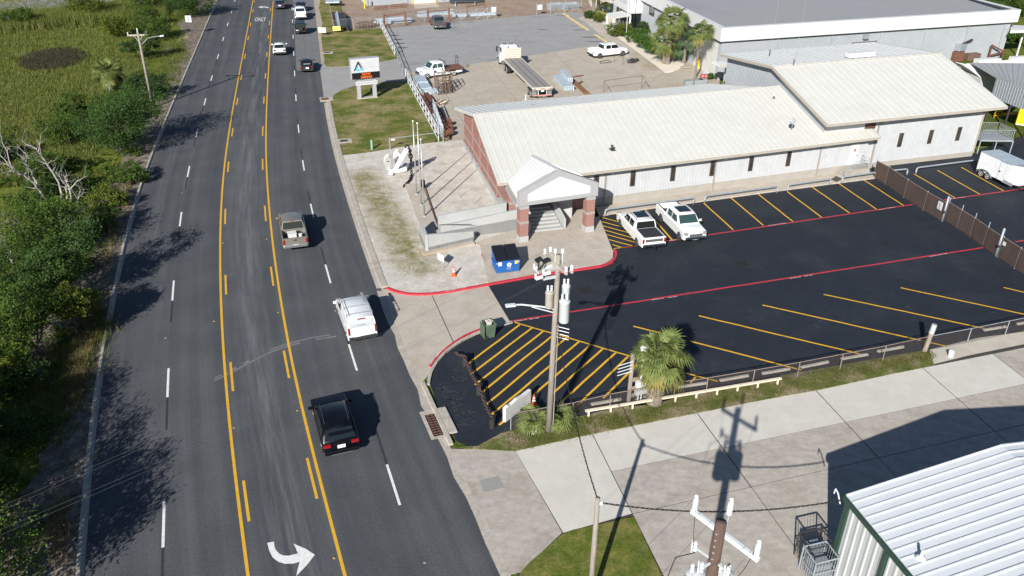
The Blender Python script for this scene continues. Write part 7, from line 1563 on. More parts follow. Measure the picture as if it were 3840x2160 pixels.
plinth('palm_bed',[Z(13,x,y,.04) for x,y in [(1160,1165),(1300,1085),(1480,1075),(1640,1110),(1500,1150),(1300,1185),(1180,1192)]],KERB,.05)
# ------------------------------------------------------------------ stored steel in the yard (each pile a thing, each bar a part)
def rods(t,a,b,rows,cols,w_,h,mat,z0=.03,jit=.15,name='bar',gap=1.15):
    a = up(Vector(a),0); b = up(Vector(b),0); d = (b-a).normalized(); s_ = Vector((-d.y,d.x,0))
    for r_ in range(rows):
        for c in range(cols):
            o = s_*((c-(cols-1)/2)*w_*gap)+d*random.uniform(-jit,jit)+Vector((0,0,z0+h*(r_+.5)))
            MB().bar(a+o,b+o,w_*.92,h*.88).build(name,mat,t,world=True)
random.seed(31)
t = thing('galvanised_stack','stack of pale galvanised steel angles beside the flatbed pickup','steel stack',tuple(zg_(1420,480)))
rods(t,zg_(1290,420),zg_(1345,520),4,6,.22,.2,GALVB); rods(t,zg_(1400,560),zg_(1560,615),2,7,.2,.18,GALVB); rods(t,zg_(1330,480),zg_(1400,590),3,6,.22,.2,GALVB)
t = thing('galvanised_bundle','banded bundle of galvanised purlins right of the trailer end','steel stack',tuple(zs_(2400,800)))
rods(t,zs_(2310,680),zs_(2500,890),3,6,.2,.2,GALVB); rods(t,zs_(2380,640),zs_(2520,800),5,3,.2,.2,GALVB)
t = thing('rusty_beams','long rusty steel beams lying right of the galvanised bundle','steel beams',tuple(ZZ(1700,0,4.14,1900,1320)))
for k in range(3): MB().bar(ZZ(1700,0,4.14,1745+k*18,1165,.15),ZZ(1700,0,4.14,2045+k*28,1452,.15),.2,.25).build('beam',M('orange_rust',(.24,.11,.045),.9,col2=(.17,.08,.04),scale=3),t,world=True)
for a,b in (((1790,1205),(2015,1170)),((1890,1310),(2005,1265)),((1930,1330),(1975,1295))): MB().bar(ZZ(1700,0,4.14,*a,.1),ZZ(1700,0,4.14,*b,.1),.15,.15).build('beam',RUST,t,world=True)
t = thing('rusty_i_beams','pile of dark red rusty beams behind the white pipe fence','steel beams',tuple(zg_(1400,760)))
RED = M('red_oxide',(.10,.035,.025),.8,col2=(.14,.05,.035),scale=3)
for k in range(5): MB().bar(zg_(1258+k*28,600+k*14,.12+.03*k),zg_(1385+k*26,862+k*6,.12+.03*k),.22,.3).build('beam',RED,t,world=True)
for k in range(3): MB().bar(zg_(1375+k*22,610-k*4,.5),zg_(1470+k*16,720-k*6,.4),.2,.25).build('beam',RED,t,world=True)
t = thing('grating_panels','upright galvanised grating panels leaning behind the pipe fence','steel panels',tuple(zg_(1580,1100)))
for k in range(6):
    a,b = zg_(1512+k*24,905+k*70),zg_(1560+k*20,1010+k*60); mb = MB()
    for z in (.1,.5,.9,1.3,1.7): mb.bar(up(a,z),up(b,z),.05,.1)
    for s_ in (0,.5,1): p = lerp(a,b,s_); mb.bar(up(p,.05),up(p,1.75),.06,.06,upv=(1,0,0))
    mb.build('panel',GALVB,t,world=True)
t = thing('rusty_rack','rusty steel scrap rack beside the brick end of the office','scrap rack',tuple(zg_(1720,1150)))
for k in range(8): MB().bar(zg_(1540+k*18,760+k*45,.9),zg_(1640+k*14,900+k*55,.3),.25,.12).build('plate',RUST,t,world=True)
for k in range(3): MB().tube(zg_(1660+k*10,1060+k*75,.5),zg_(1760+k*12,1030+k*75,.5),.4,n=12).build('drum',RUST,t,world=True)
t = thing('timber_pile','loose heap of yellowish timber and bars near the rusty beams','timber',tuple(zg_(1650,740)))
for k in range(10): MB().bar(zg_(1520+k*18,770-(k % 4)*14,.1+.04*(k % 3)),zg_(1600+k*14,700+(k % 3)*20,.15+.04*(k % 3)),.12,.1).build('plank',WOODF if k % 2 else RUST,t,world=True)
# brown frames
t = thing('stacking_racks','cluster of upright brown steel stacking frames beside the flatbed pickup','steel frames',tuple(zg_(1660,600)))
def frm(a,b,h,nx,nz,mat,t,r=.07):
    mb = MB()
    for i in range(nx+1): p = lerp(a,b,i/nx); mb.bar(up(p,0),up(p,h),r,r,upv=(1,0,0))
    for k in range(nz+1): mb.bar(up(a,h*k/nz),up(b,h*k/nz),r,r)
    mb.build('frame',mat,t,world=True)
for a,b,h in (((1590,630),(1700,615),1.1),((1540,540),(1590,630),1.9),((1650,520),(1700,620),2.6),((1700,612),(1800,600),1.1),((1750,500),(1800,600),2.3),((1530,530),(1650,515),2.0),((1650,510),(1760,495),1.6),((1600,580),(1790,560),1.3)): frm(zg_(*a),zg_(*b),h,2,4,BRNST,t)
# dark steel and galvanised stock behind the far fence
t = thing('dark_bar_rack','rack of long dark steel bars in the corner of the far yard','steel rack',tuple(zn(600,350)))
for k in range(9): MB().bar(zn(455+k*26,215+(k % 3)*14,.8),zn(505+k*26,500-(k % 4)*10,.7),.28,.28).build('bar',DARKSTEEL if k not in (2,3) else GALVB,t,world=True)
for y in (240,330,420): MB().bar(zn(440+(y-240)*.25,y,.3),zn(690+(y-240)*.2,y-8,.3),.2,.5).build('bearer',RUST,t,world=True)
MB().box(zn(525,498,.8),(1.3,.1,.7),rad(5)).build('warning_board',M('warning_yellow',(.72,.62,.15),.6),t,world=True)
t = thing('galvanised_sheets','long pale galvanised sheets under the rusty goalpost frame','steel sheets',tuple(zn(1500,420)))
rods(t,zn(1205,415),zn(1840,365),2,4,.45,.2,GALVB); rods(t,zn(1205,350),zn(1700,310),1,2,.4,.15,GALVB)
t = thing('galvanised_sheets','long pale galvanised sheets behind the charcoal pickup','steel sheets',tuple(zn(2300,260)))
rods(t,zn(1975,300),zn(2560,240),2,3,.45,.2,GALVB); rods(t,zn(1970,220),zn(2571,170),1,2,.4,.12,GALVB); rods(t,ZZ(1700,0,4.14,0,260),ZZ(1700,0,4.14,640,225),2,3,.4,.2,GALVB)
for n_,(x0,y0,x1,y1) in enumerate(((1365,470,1735,440),(2130,395,2500,365))):
    t = thing('goalpost_frame',('rusty steel goalpost frame over the nearer galvanised sheets','rusty steel goalpost frame behind the charcoal pickup')[n_],'steel frame',tuple(zn(x0,y0)),group='rusty goalpost frames')
    a,b = zn(x0,y0),zn(x1,y1)
    for p in (a,b): MB().bar(up(p,0),up(p,2.2),.3,.3,upv=(1,0,0)).build('post',RUST,t,world=True)
    MB().bar(up(a,1.9),up(b,1.9),.12,.15).build('beam',RUST,t,world=True)
a,b = ZZ(1700,0,4.14,215,270),ZZ(1700,0,4.14,495,235); t = thing('goalpost_frame','rusty steel goalpost frame inside the sliding yard gate','steel frame',tuple(a),group='rusty goalpost frames')
for p in (a,b): MB().bar(p,up(p,2.0),.25,.25,upv=(1,0,0)).build('post',RUST,t,world=True)
MB().bar(up(a,1.9),up(b,1.9),.12,.15).build('beam',RUST,t,world=True)
t = thing('steel_table','low dark steel table frame behind the far fence','steel frame',tuple(zn(1000,470))); a,b = zn(870,520),zn(1175,490); frm(a,b,1.0,3,2,BRNST,t,.12); frm(a+Vector((.3,1.3,0)),b+Vector((.3,1.3,0)),1.0,3,2,BRNST,t,.12)
t = thing('pipe_stack','stack of dark blue pipes on bearers at the top edge','pipe stack',tuple(ZZ(1700,0,4.14,200,60)))
for k in range(9): a,b = ZZ(1700,0,4.14,-60,30-k*5,.4),ZZ(1700,0,4.14,450,20-k*5,.4); MB().tube(a+Vector((0,0,.25*(k % 3))),b+Vector((0,0,.25*(k % 3))),.16,n=8).build('pipe',M('blue_black_pipe',(.03,.04,.055),.5),t,world=True)
for x in (35,335): MB().bar(ZZ(1700,0,4.14,x,82,.2),ZZ(1700,0,4.14,x+6,10,.2),.15,.3).build('bearer',GALVB,t,world=True)
t = thing('rusty_tray','two low rusty steel trays in front of the far shed','steel trays',tuple(zn(1320,130)))
for x0,x1,y0,y1 in ((1190,1420,170,150),(1465,1760,145,118)):
    a,b = zn(x0,y0,.1),zn(x1,y1,.1); frm(a,b,.3,3,1,RUST,t,.12); frm(a+Vector((-.3,2.4,0)),b+Vector((-.3,2.4,0)),.3,3,1,RUST,t,.12)
t = thing('blue_canopy_table','pale blue galvanised bin at the top of the far yard','bin',tuple(zn(455,30))); MB().box(zn(455,25,.9),(2.6,2.2,.25),rad(10)).build('top',GALVB,t,world=True); MB().box(zn(455,25,.4),(2.2,1.8,.8),rad(10)).build('bin',DARKSTEEL,t,world=True)
mb = zn; t = thing('lying_signs','yellow and white warning sign standing at the lawn edge','sign',tuple(zn(270,545))); MB().box(zn(270,528,.9),(1.3,.06,.8),rad(-10)).build('board',M('warning_yellow2',(.75,.72,.45),.6),t,world=True); MB().bar(zn(255,550),up(zn(255,550),.6),.05,.05,upv=(1,0,0)).build('leg',GALV,t,world=True)
# grey water trough style pair right of the gate
t = thing('galvanised_trough','two grey galvanised hoppers behind the far fence by the palms','hopper',tuple(ZZ(1700,0,4.14,1720,150)))
for x0,x1,y in ((1515,1715,165),(1725,1960,160)):
    a,b = ZZ(1700,0,4.14,x0,y),ZZ(1700,0,4.14,x1,y-18); mb = MB(); d = (b-a).normalized(); s_ = Vector((-d.y,d.x,0))*1.5; mb.add([a,b,b+s_,a+s_,up(a,1.0)-s_*.2,up(b,1.0)-s_*.2,up(b+s_,1.1)+s_*.2,up(a+s_,1.1)+s_*.2],[(0,1,5,4),(1,2,6,5),(2,3,7,6),(3,0,4,7),(0,3,2,1)]); mb.build('hopper',GALV,t,world=True)
# yellow bollards
for k,(p,h,lb) in enumerate(((ZZ(2250,0,4.5277,1660,1165),1.5,'yellow bollard at the far side of the warehouse roll-up door'),(ZZ(2250,0,4.5277,1925,1305),1.5,'yellow bollard at the near side of the warehouse roll-up door'),(zn(1020,148),2.3,'yellow bollard at the left corner of the far metal shed'),(zn(1868,66),2.3,'yellow bollard left of the far shed door'),(zn(2265,44),2.3,'yellow bollard right of the far shed door'))):
    tag(MB().lathe(p,[(.13,0),(.13,h),(.1,h+.06),(0,h+.08)],12).build('bollard',SAFETY),lb,'bollard','yellow bollards')
# parking bumpers by the pavement and faded bays in the yard
for x,y in [(1710,212),(1790,270),(1862,318),(1940,370),(2015,420),(2205,545),(2302,605)]:
    a,b = ZZ(1700,0,4.14,x,y),ZZ(1700,0,4.14,x+68,y+45); MB().bar(up(a,.07),up(b,.07),.35,.14).build('parking_bumper',YELOLD,bpy.data.objects['pavement'])
ya = bpy.data.objects['yard_asphalt']
for a,b in [(zn(1440,500),zn(1950,560)),(zn(1550,665),zn(1800,640)),(zn(1600,805),zn(1790,795)),(zn(1650,890),zn(1830,875)),(zn(1690,980),zn(1780,972)),(zn(1860,440),zn(1950,560)),(ZZ(1700,0,4.14,105,330),ZZ(1700,0,4.14,200,440)),(ZZ(1700,0,4.14,345,318),ZZ(1700,0,4.14,380,360))]: MB().bar(up(a,.0135),up(b,.0135),.1,.004).build('bay_line',FADED,ya)
OIL = M('oil_stain',(.10,.10,.10),.8)
for x,y in ((1550,622),(1610,692),(1640,762),(1685,838)):
    c = zn(x,y); MB().sheet([(c.x+.75*math.cos(t)*(1+.2*math.sin(3*t)),c.y+.45*math.sin(t),.0135) for t in [i*2*math.pi/12 for i in range(12)]]).build('oil_stain',OIL,ya)
for x,y,r_ in ((1660,245,.9),(30,357,.7),(270,345,.6),(1365,460,.9),(1890,405,.7),(1960,465,1.1),(2140,578,1.4),(2210,648,1.2)):
    c = ZZ(1700,0,4.14,x,y); MB().sheet([(c.x+r_*math.cos(t)*(1+.3*math.sin(3*t+x)),c.y+r_*.35*math.sin(t)*(1+.3*math.cos(2*t)),.0135) for t in [i*2*math.pi/14 for i in range(14)]]).build('oil_stain',OIL,ya)
# bare pipe frames on the concrete
z3_ = lambda x,y,z=0.: ZZ(2250,0,4.5277,x,y,z)
t = thing('pipe_rectangle','flat rectangular dark pipe frame lying beside the yard pickup','steel frame',tuple(z3_(90,1045)))
Q = [z3_(0,1045,.06),z3_(135,1015,.06),z3_(190,1055,.06),z3_(10,1075,.06)]; MB().path(Q+[Q[0]],.04,n=5).build('frame',DARKSTEEL,t,world=True)
t = thing('hose_rack','thin dark pipe stand with a leaning ladder by the pavement','stand',tuple(z3_(310,1070)))
a,b = z3_(240,1050),z3_(385,1100); MB().path([a,up(a,1.9),up(b,1.9),b],.03,n=5).build('stand',DARKSTEEL,t,world=True)
t = thing('scrap_heap','small heap of black scrap and cable by the pavement edge','scrap',tuple(z3_(570,1040)))
for k in range(6): MB().box(z3_(500+k*24,1045-(k % 3)*12,.25),(.6,.5,.45),k*.7).build('scrap',DARKSTEEL,t,world=True,bevel=.08)
t = thing('pipe_hurdle','thin brown rope-like pipe frame standing behind the office ridge','steel frame',tuple(z3_(700,1440)))
a,b,c = Z(3,920,930),Z(3,1300,890),Z(3,1390,885); MB().path([a,up(a,1.5),up(b,1.7),b],.035,n=5).path([up(b,1.7),c],.03,n=5).path([up(a,1.5),Z(3,1000,925)],.03,n=5).build('frame',BRNST,t,world=True)
t = thing('rubbish_heap','plastic-wrapped heap with red tins by the near yellow bollard','rubbish',tuple(z3_(1790,1320)))
random.seed(4)
for k in range(7): MB().lathe(z3_(1740+k*18,1325-(k % 3)*18,0),[(.35,0),(.42,.25),(.3,.5),(0,.62)],9).build('bag',M('wrap_grey',(.45,.44,.45),.5) if k % 3 else M('red_tin',(.30,.08,.08),.5),t,world=True)
tag(MB().bar(z3_(1370,1140,.2),z3_(1550,1140,.2),.25,.25).build('timber_sleeper',WOOD),'grey timber sleeper lying on the shell bed','timber')
t = thing('grey_crates','grey pallets and crates behind the office roof by the bollard','crates',tuple(z3_(1600,1380)))
for x,y,s_ in ((1500,1400,1.1),(1660,1385,1.3),(1740,1380,1.0)): MB().box(z3_(x,y,.3),(s_,s_*.8,.6),rad(12)).build('crate',M('crate_grey',(.24,.27,.28),.7),t,world=True,bevel=.03)
bkh = Z(3,1407,382); acu = thing('air_conditioner','pale grey air conditioning unit behind the hedge','air conditioner',tuple(bkh)); MB().box(bkh+Vector((0,0,.5)),(1.1,1.0,1.0),rad(15)).build('case',M('ac_grey',(.36,.37,.36),.6),acu,world=True,bevel=.03); MB().lathe(bkh+Vector((0,0,1.0)),[(.4,0),(.4,.02),(.1,.03)],14).build('fan_grille',DARKSTEEL,acu,world=True)
b_ = Z(3,1145,400); tp_ = Z(3,1165,-60,8.0); t = thing('entrance_flagpole','white bare flagpole in front of the warehouse entrance','flagpole',tuple(b_)); MB().tube(b_,up(b_,8.5),.07,.05,n=8).build('pole',WHITE,t,world=True,smooth=True); MB().lathe(up(b_,8.5),[(.09,0),(.1,.1),(0,.18)],8).build('finial',WHITE,t,world=True)
# machinery by the warehouse wall
t = thing('rusty_machine','old grey and rusty machine against the warehouse wall','machine',tuple(Z(4,1880,610)))
c = Z(4,1880,610); MB().box(c+Vector((0,0,.7)),(1.6,1.4,1.4),rad(18)).build('base',RUST,t,world=True,bevel=.05); MB().box(c+Vector((.2,0,2.0)),(1.5,1.2,1.0),rad(30)).build('hopper',GALV,t,world=True,bevel=.05); MB().bar(c+Vector((.5,0,2.4)),c+Vector((2.0,.4,3.0)),.3,.25).build('chute',DARKSTEEL,t,world=True); MB().box(c+Vector((2.6,.7,.5)),(2.2,1.5,1.0),rad(15)).build('tank',BRNST,t,world=True,bevel=.05)
t = thing('rusty_truss','dark red rusty truss leaning by the warehouse corner','steel truss',tuple(Z(4,2280,580))); a,b = Z(4,2215,590),Z(4,2350,585); MB().bar(up(a,0),up(a,2.0),.2,.2,upv=(1,0,0)).bar(up(a,2.0),up(b,1.0),.2,.2).bar(up(a,.4),up(b,.9),.2,.2).bar(up(b,0),up(b,1.2),.2,.2,upv=(1,0,0)).build('truss',RED,t,world=True)
# ------------------------------------------------------------------ two people in the shade of the portico
def person(label,loc,rz,shirt,trousers,skin=(.35,.21,.14),stride=.12,group='people on the entrance steps'):
    J = {'pelvis': (0,0,.95),'chest': (0,.02,1.30),'neck': (0,.02,1.48),'head': (0,.05,1.62),'top': (0,.04,1.74),
         'shl': (-.19,.02,1.42),'ell': (-.26,.02,1.14),'hal': (-.24,.14,.90),'shr': (.19,.02,1.42),'elr': (.27,.0,1.14),'har': (.25,.12,.92),
         'hil': (-.1,0,.92),'knl': (-.11,stride,.50),'anl': (-.11,stride*.6,.09),'tol': (-.12,stride*.6+.17,.04),'hir': (.1,0,.92),'knr': (.11,-stride*.3,.50),'anr': (.11,-stride,.09),'tor': (.12,-stride+.17,.04)}
    Rr = {'pelvis': .15,'chest': .165,'neck': .06,'head': .10,'top': .075,'shl': .075,'shr': .075,'ell': .05,'elr': .05,'hal': .035,'har': .035,'hil': .10,'hir': .10,'knl': .065,'knr': .065,'anl': .042,'anr': .042,'tol': .035,'tor': .035}
    E_ = [('pelvis','chest'),('chest','neck'),('neck','head'),('head','top'),('chest','shl'),('shl','ell'),('ell','hal'),('chest','shr'),('shr','elr'),('elr','har'),('pelvis','hil'),('hil','knl'),('knl','anl'),('anl','tol'),('pelvis','hir'),('hir','knr'),('knr','anr'),('anr','tor')]
    ks = list(J); me = bpy.data.meshes.new('body'); me.from_pydata([J[k] for k in ks],[(ks.index(a),ks.index(b)) for a,b in E_],[])
    o = bpy.data.objects.new('person',me); COL.objects.link(o); sk = o.modifiers.new('skin','SKIN'); ss = o.modifiers.new('sub','SUBSURF'); ss.levels = 1; ss.render_levels = 2
    if not me.skin_vertices: me.attributes.new
    for i,k in enumerate(ks):
        sv_ = me.skin_vertices[0].data[i]; sv_.radius = (Rr[k],Rr[k]*.85); sv_.use_root = (k == 'pelvis')
    m = bpy.data.materials.new('clothed_body'); m.use_nodes = True; nt = m.node_tree; b = nt.nodes['Principled BSDF']; b.inputs['Roughness'].default_value = .85
    tc = nt.nodes.new('ShaderNodeTexCoord'); sx = nt.nodes.new('ShaderNodeSeparateXYZ'); nt.links.new(tc.outputs['Object'],sx.inputs[0]); mr = nt.nodes.new('ShaderNodeMapRange'); mr.inputs[1].default_value = 0; mr.inputs[2].default_value = 1.8; nt.links.new(sx.outputs[2],mr.inputs[0])
    cr = _ramp(nt,mr.outputs[0],[(0,(.03,.025,.02)),(.05,trousers),(.52,shirt),(.81,skin),(.92,(.04,.028,.02))]); cr.node.color_ramp.interpolation = 'CONSTANT'; nt.links.new(cr,b.inputs['Base Color']); me.materials.append(m)
    o.location = loc; o.rotation_euler.z = rz; tag(o,label,'person',group); return o
q = lf[0]+PD*1.9+PN*.1
person('person in pale grey shirt and shorts standing in shade atop the entrance steps',(q.x,q.y,LZ),2.6,(.30,.32,.36),(.28,.24,.22)); q = q+PD*.75-PN*.2
person('person in dark clothes beside another in the shaded portico',(q.x,q.y,LZ),3.6,(.10,.09,.09),(.12,.10,.10))
# ------------------------------------------------------------------ plants
def leafmat(name,a,b,c,scale=.9,trans=.3):
    return M(name,a,.7,stops=[(.28,a),(.5,b),(.74,c)],scale=scale,detail=9,spec=.25,trans=trans)
LEAF = leafmat('leaf_green',(.038,.074,.011),(.068,.120,.018),(.110,.165,.028)); LEAFD = leafmat('leaf_dark_green',(.026,.060,.013),(.048,.096,.020),(.080,.135,.030)); LEAFY = leafmat('leaf_yellow_green',(.060,.090,.010),(.105,.140,.018),(.16,.18,.03))
HEDGE = leafmat('hedge_green',(.035,.085,.012),(.065,.135,.02),(.10,.18,.03)); DRY = leafmat('dry_straw',(.13,.095,.045),(.22,.165,.08),(.32,.25,.14),2.,.2); REED = leafmat('reed_green',(.085,.118,.022),(.142,.166,.036),(.215,.205,.066),.6,.3); RUSH = leafmat('dark_rush',(.028,.030,.016),(.048,.046,.024),(.075,.068,.036),.8,.1)
DEADW = M('bleached_wood',(.36,.335,.31),.9,col2=(.30,.275,.25),scale=3,detail=8,mix2=((.16,.14,.12),1.5,.58,.8)); BARK = M('dark_bark',(.06,.048,.038),.95,col2=(.10,.08,.065),scale=4)
PALMG = leafmat('palm_frond',(.075,.108,.026),(.145,.185,.052),(.25,.275,.10),2.6,.25); PALMY = leafmat('palm_frond_old',(.14,.13,.03),(.22,.19,.05),(.30,.25,.09),1.8,.2); PTRUNK = M('palm_trunk',(.24,.205,.165),.95,col2=(.12,.095,.075),scale=7,detail=7,bump=.03,bscale=9); PALMB = leafmat('palm_blue_green',(.04,.075,.035),(.075,.12,.06),(.12,.17,.09),1.5,.2)
def leaves(blobs,n,size,rng,aspect=.5,flat=.0,shell=.55):
    """leaf faces in clumps spread through ellipsoid blobs [(centre, rx, ry, rz)]"""
    V,F = [],[]; tot = sum(b[1]*b[2]*b[3] for b in blobs)**1
    for (c,rx,ry,rz) in blobs:
        k = max(6,int(22*(rx*ry*rz)**.5)); cl = []
        for _ in range(k):
            while 1:
                p = Vector((rng.uniform(-1,1),rng.uniform(-1,1),rng.uniform(-.9,1)))
                if shell < p.length < 1: break
            cl.append((Vector((p.x*rx,p.y*ry,p.z*rz)),rng.uniform(.22,.42)*min(rx,rz,2.2),p.normalized()))
        m_ = int(n*(rx*ry*rz)/tot); per = max(1,m_//k)
        for (cc,cr,nrm) in cl:
            for _ in range(per):
                q = c+cc+Vector((rng.gauss(0,cr*.6),rng.gauss(0,cr*.6),rng.gauss(0,cr*.42)))
                s_ = size*rng.uniform(.6,1.4); a = Vector((rng.gauss(0,1),rng.gauss(0,1),rng.gauss(.1,.6)))+nrm*.6; a.normalize()
                b = a.cross(Vector((rng.gauss(0,.8),rng.gauss(0,.8),1))).normalized()*(s_*aspect); a = a*s_
                i = len(V); V += [tuple(q-a*.5),tuple(q+b*.5),tuple(q+a*.5),tuple(q-b*.5)]; F.append((i,i+1,i+2,i+3))
    return V,F
def limb(mb,a,b,r0,r1,rng,n=5,wob=.08):
    a = Vector(a); b = Vector(b); L_ = (b-a).length; P = [a]
    for i in range(1,n): P.append(lerp(a,b,i/n)+Vector((rng.gauss(0,wob),rng.gauss(0,wob),rng.gauss(0,wob*.5)))*L_*.5)
    P.append(b); mb.path(P,r0,n=7,rr=[r0+(r1-r0)*i/n for i in range(n+1)]); return P
def tree(name,label,cat,base,blobs,n,size,mat,seed,tr=.14,group=None,bark=BARK,aspect=.5):
    rng = random.Random(seed); t = thing(name,label,cat,tuple(base),group=group); mb = MB()
    c0 = Vector(base); fork = c0+Vector((0,0,.25*max(b[2] for b in [(0,0,bl[0][2]) for bl in blobs])+.2))
    limb(mb,c0+Vector((0,0,-.1)),fork,tr,tr*.8,rng,3)
    for (c,rx,ry,rz) in blobs:
        e = c0+Vector(c); limb(mb,fork,e,tr*.65,tr*.25,rng,4)
        for _ in range(4): limb(mb,lerp(fork,e,.6),e+Vector((rng.uniform(-.7,.7)*rx,rng.uniform(-.7,.7)*ry,rng.uniform(-.2,.7)*rz)),tr*.3,.012,rng,3)
    mb.build('trunk',bark,t,world=True,smooth=True)
    V,F = leaves([(c0+Vector(c),rx,ry,rz) for (c,rx,ry,rz) in blobs],n,size,rng,aspect); m_ = MB(); m_.v = V; m_.f = F; m_.m = [0]*len(F); m_.build('crown',mat,t,world=True)
    return t
def blobset(rng,r,h,n):
    out = []
    for i in range(n): a = rng.uniform(0,6.28); d = r*math.sqrt(rng.uniform(0,.5)); k = rng.uniform(.4,.72)*r; out.append(((d*math.cos(a),d*math.sin(a),h*rng.uniform(.42,.82)),k,k,k*rng.uniform(.55,.85)))
    return out
TREES = [  # name,label,cat,(x,y),r,h,nblob,leaves,size,mat,seed
 ('roadside_tree','large dark green bushy tree below the tall thin roadside pole','tree',(-40.2,80.8),4.3,5.0,9,15000,.20,LEAFD,1),
 ('roadside_tree','bushy green tree on the verge between dead trees and road','tree',(-31.4,49.6),3.3,5.0,8,15000,.17,LEAFD,2),
 ('roadside_tree','green tree just beyond the kerb left of the white dashes, below the leafless trees','tree',(-29.0,41.8),3.2,5.4,8,15000,.16,LEAF,3),
 ('roadside_tree','wide green tree hiding the foot of the tallest dead tree','tree',(-36.2,55.6),3.6,4.4,8,14000,.18,LEAF,4),
 ('roadside_tree','green tree at the left edge beside the lower dead branches','tree',(-36.5,47.0),3.2,4.6,7,11000,.17,LEAFD,5),
 ('roadside_tree','yellow-green small tree close to the left kerb','tree',(-28.2,45.0),1.9,3.7,5,7000,.15,LEAFY,6),
 ('near_tree','broad tree in the bottom left corner shading the road','tree',(-22.2,23.2),3.4,5.6,8,16000,.15,LEAF,7),
 ('near_tree','tree at the left edge above the bottom corner tree','tree',(-28.6,30.2),3.3,5.6,8,14000,.15,LEAF,8),
 ('near_tree','tree at the left edge level with the black car','tree',(-31.6,35.6),3.1,5.2,7,12000,.15,LEAFD,9),
 ('near_tree','tree beyond the bottom left corner outside the kerb','tree',(-26.4,25.0),3.7,6.4,8,16000,.16,LEAFD,10),
 ('verge_bush','dark bush right behind the foot of the roadside pole','bush',(-45.5,99.0),2.6,3.2,5,6000,.2,LEAFD,11),
 ('verge_bush','rounded bush beyond the dry mown verge near the square sign','bush',(-53.5,119),2.8,3.4,5,6000,.22,LEAFD,12),
 ('verge_bush','green bush behind the back of the square sign','bush',(-56.5,133),3.2,3.6,5,6000,.22,LEAF,13),
 ('verge_tree','dense green tree at the top where the road leaves the picture','tree',(-58.0,152),4.2,5.2,7,9000,.25,LEAFD,14),
 ('verge_tree','second dense tree at the top edge left of the road','tree',(-66.0,156),4.6,4.8,7,8000,.26,LEAF,15),
 ('verge_bush','olive bush at the top edge between side road and verge','bush',(-76,152),4.0,3.6,6,6000,.26,LEAFY,16),
 ('marsh_bush','green bush left of the fan palm near the tall pole','bush',(-49.5,89),2.6,3.0,5,6000,.2,LEAF,17),
 ('marsh_bush','bush left of the big tree under the roadside pole','bush',(-46.3,82),2.4,2.6,5,5000,.2,LEAF,18),
 ('marsh_bush','dark shrub standing alone near the left edge above the dead tree','bush',(-50.2,77),2.2,2.3,4,4500,.19,LEAFD,19),
 ('marsh_bush','green shrub between the dead tree tops and the roadside tree','bush',(-44.8,72),2.4,2.4,5,5500,.18,LEAF,20),
 ('marsh_bush','small shrub just above the dead branches','bush',(-41.0,68),2.0,2.0,4,4000,.18,LEAFD,21),
 ('marsh_bush','low grey-green shrub beside the kerb shadow of bare branches','bush',(-36.2,71.5),1.8,1.7,4,4000,.17,LEAF,22),
 ('marsh_bush','low leafy shrub near the kerb right of the dead tree','bush',(-35.0,66.0),1.8,1.7,4,4000,.17,LEAFY,23),
 ('marsh_bush','low shrub at the kerb where branch shadows reach the road','bush',(-33.6,61.5),1.6,1.6,4,3500,.16,LEAF,24),
 ('marsh_bush','shrub in the reeds by the side road','bush',(-84,141),2.8,2.6,4,4000,.24,LEAF,25),
 ('marsh_bush','shrub in the reeds right of the dark rush patch','bush',(-62.5,143),2.8,2.6,4,4000,.24,LEAF,26),
 ('marsh_bush','olive shrub at the right end of the reeds','bush',(-64,136),3.0,2.8,4,4500,.25,LEAFY,27),
 ('marsh_bush','green bush under the blue-green fan palm','bush',(-46.6,92.5),2.2,2.4,5,5000,.2,LEAF,28),
 ('marsh_bush','dark bush between the fan palm and the roadside pole','bush',(-44.0,90),2.0,2.6,5,5000,.2,LEAFD,29),
 ('near_tree','tall tree beyond the left edge that shades the lower verge','tree',(-30.0,26.6),4.0,7.4,9,16000,.17,LEAFD,34),
 ('near_bush','leafy bush at the left edge above the bottom corner','bush',(-24.6,30.0),1.5,2.2,5,6000,.13,LEAF,30),
 ('near_bush','leafy bush at the left edge level with the near arrow','bush',(-23.4,26.6),1.5,2.0,5,6000,.13,LEAFY,31),
 ('near_bush','dark low bush in the shade below the dry grass','bush',(-26.4,34.2),1.6,1.8,5,6000,.13,LEAFD,32),
 ('near_bush','dark low bush left of the dry grass','bush',(-28.6,38.2),1.7,1.9,5,6000,.14,LEAFD,33),
]
GRP = {'near_bush': 'low bushes at the lower left edge','roadside_tree': 'trees along the left kerb','near_tree': 'trees at the lower left edge','verge_bush': 'bushes on the far left verge','verge_tree': 'trees at the top of the road','marsh_bush': 'bushes in the marsh'}
for (nm,lb,ct_,(x,y),r,h,nb,nl,sz,mt,sd_) in TREES:
    rng = random.Random(sd_*13); tree(nm,lb,ct_,Vector((x,y,0)),blobset(rng,r,h,nb),nl,sz,mt,sd_,tr=.06+.02*r,group=GRP[nm])
# low brush along the left kerb, one mass of leaves
rng = random.Random(77); bl = []
for _ in range(300):
    y = rng.uniform(24,112); k = at_y(kl,y); off = rng.uniform(1.5,9.5); r = rng.uniform(.35,1.0); bl.append((Vector((k.x-off,k.y-off*.3,r*.4)),r,r,r*rng.uniform(.5,.9)))
for _ in range(120):
    p = S(rng.uniform(-20,330),rng.uniform(330,620)); r = rng.uniform(.4,1.1);
    if p.x < at_y(kl,p.y).x-2.5: bl.append((Vector((p.x,p.y,r*.35)),r,r,r*.6))
V,F = leaves(bl,80000,.16,rng,.5,shell=.2); m_ = MB(); m_.v = V; m_.f = F; m_.m = [0]*len(F); tag(m_.build('undergrowth',LEAF),'low mixed undergrowth along the left kerb','undergrowth',kind='stuff')
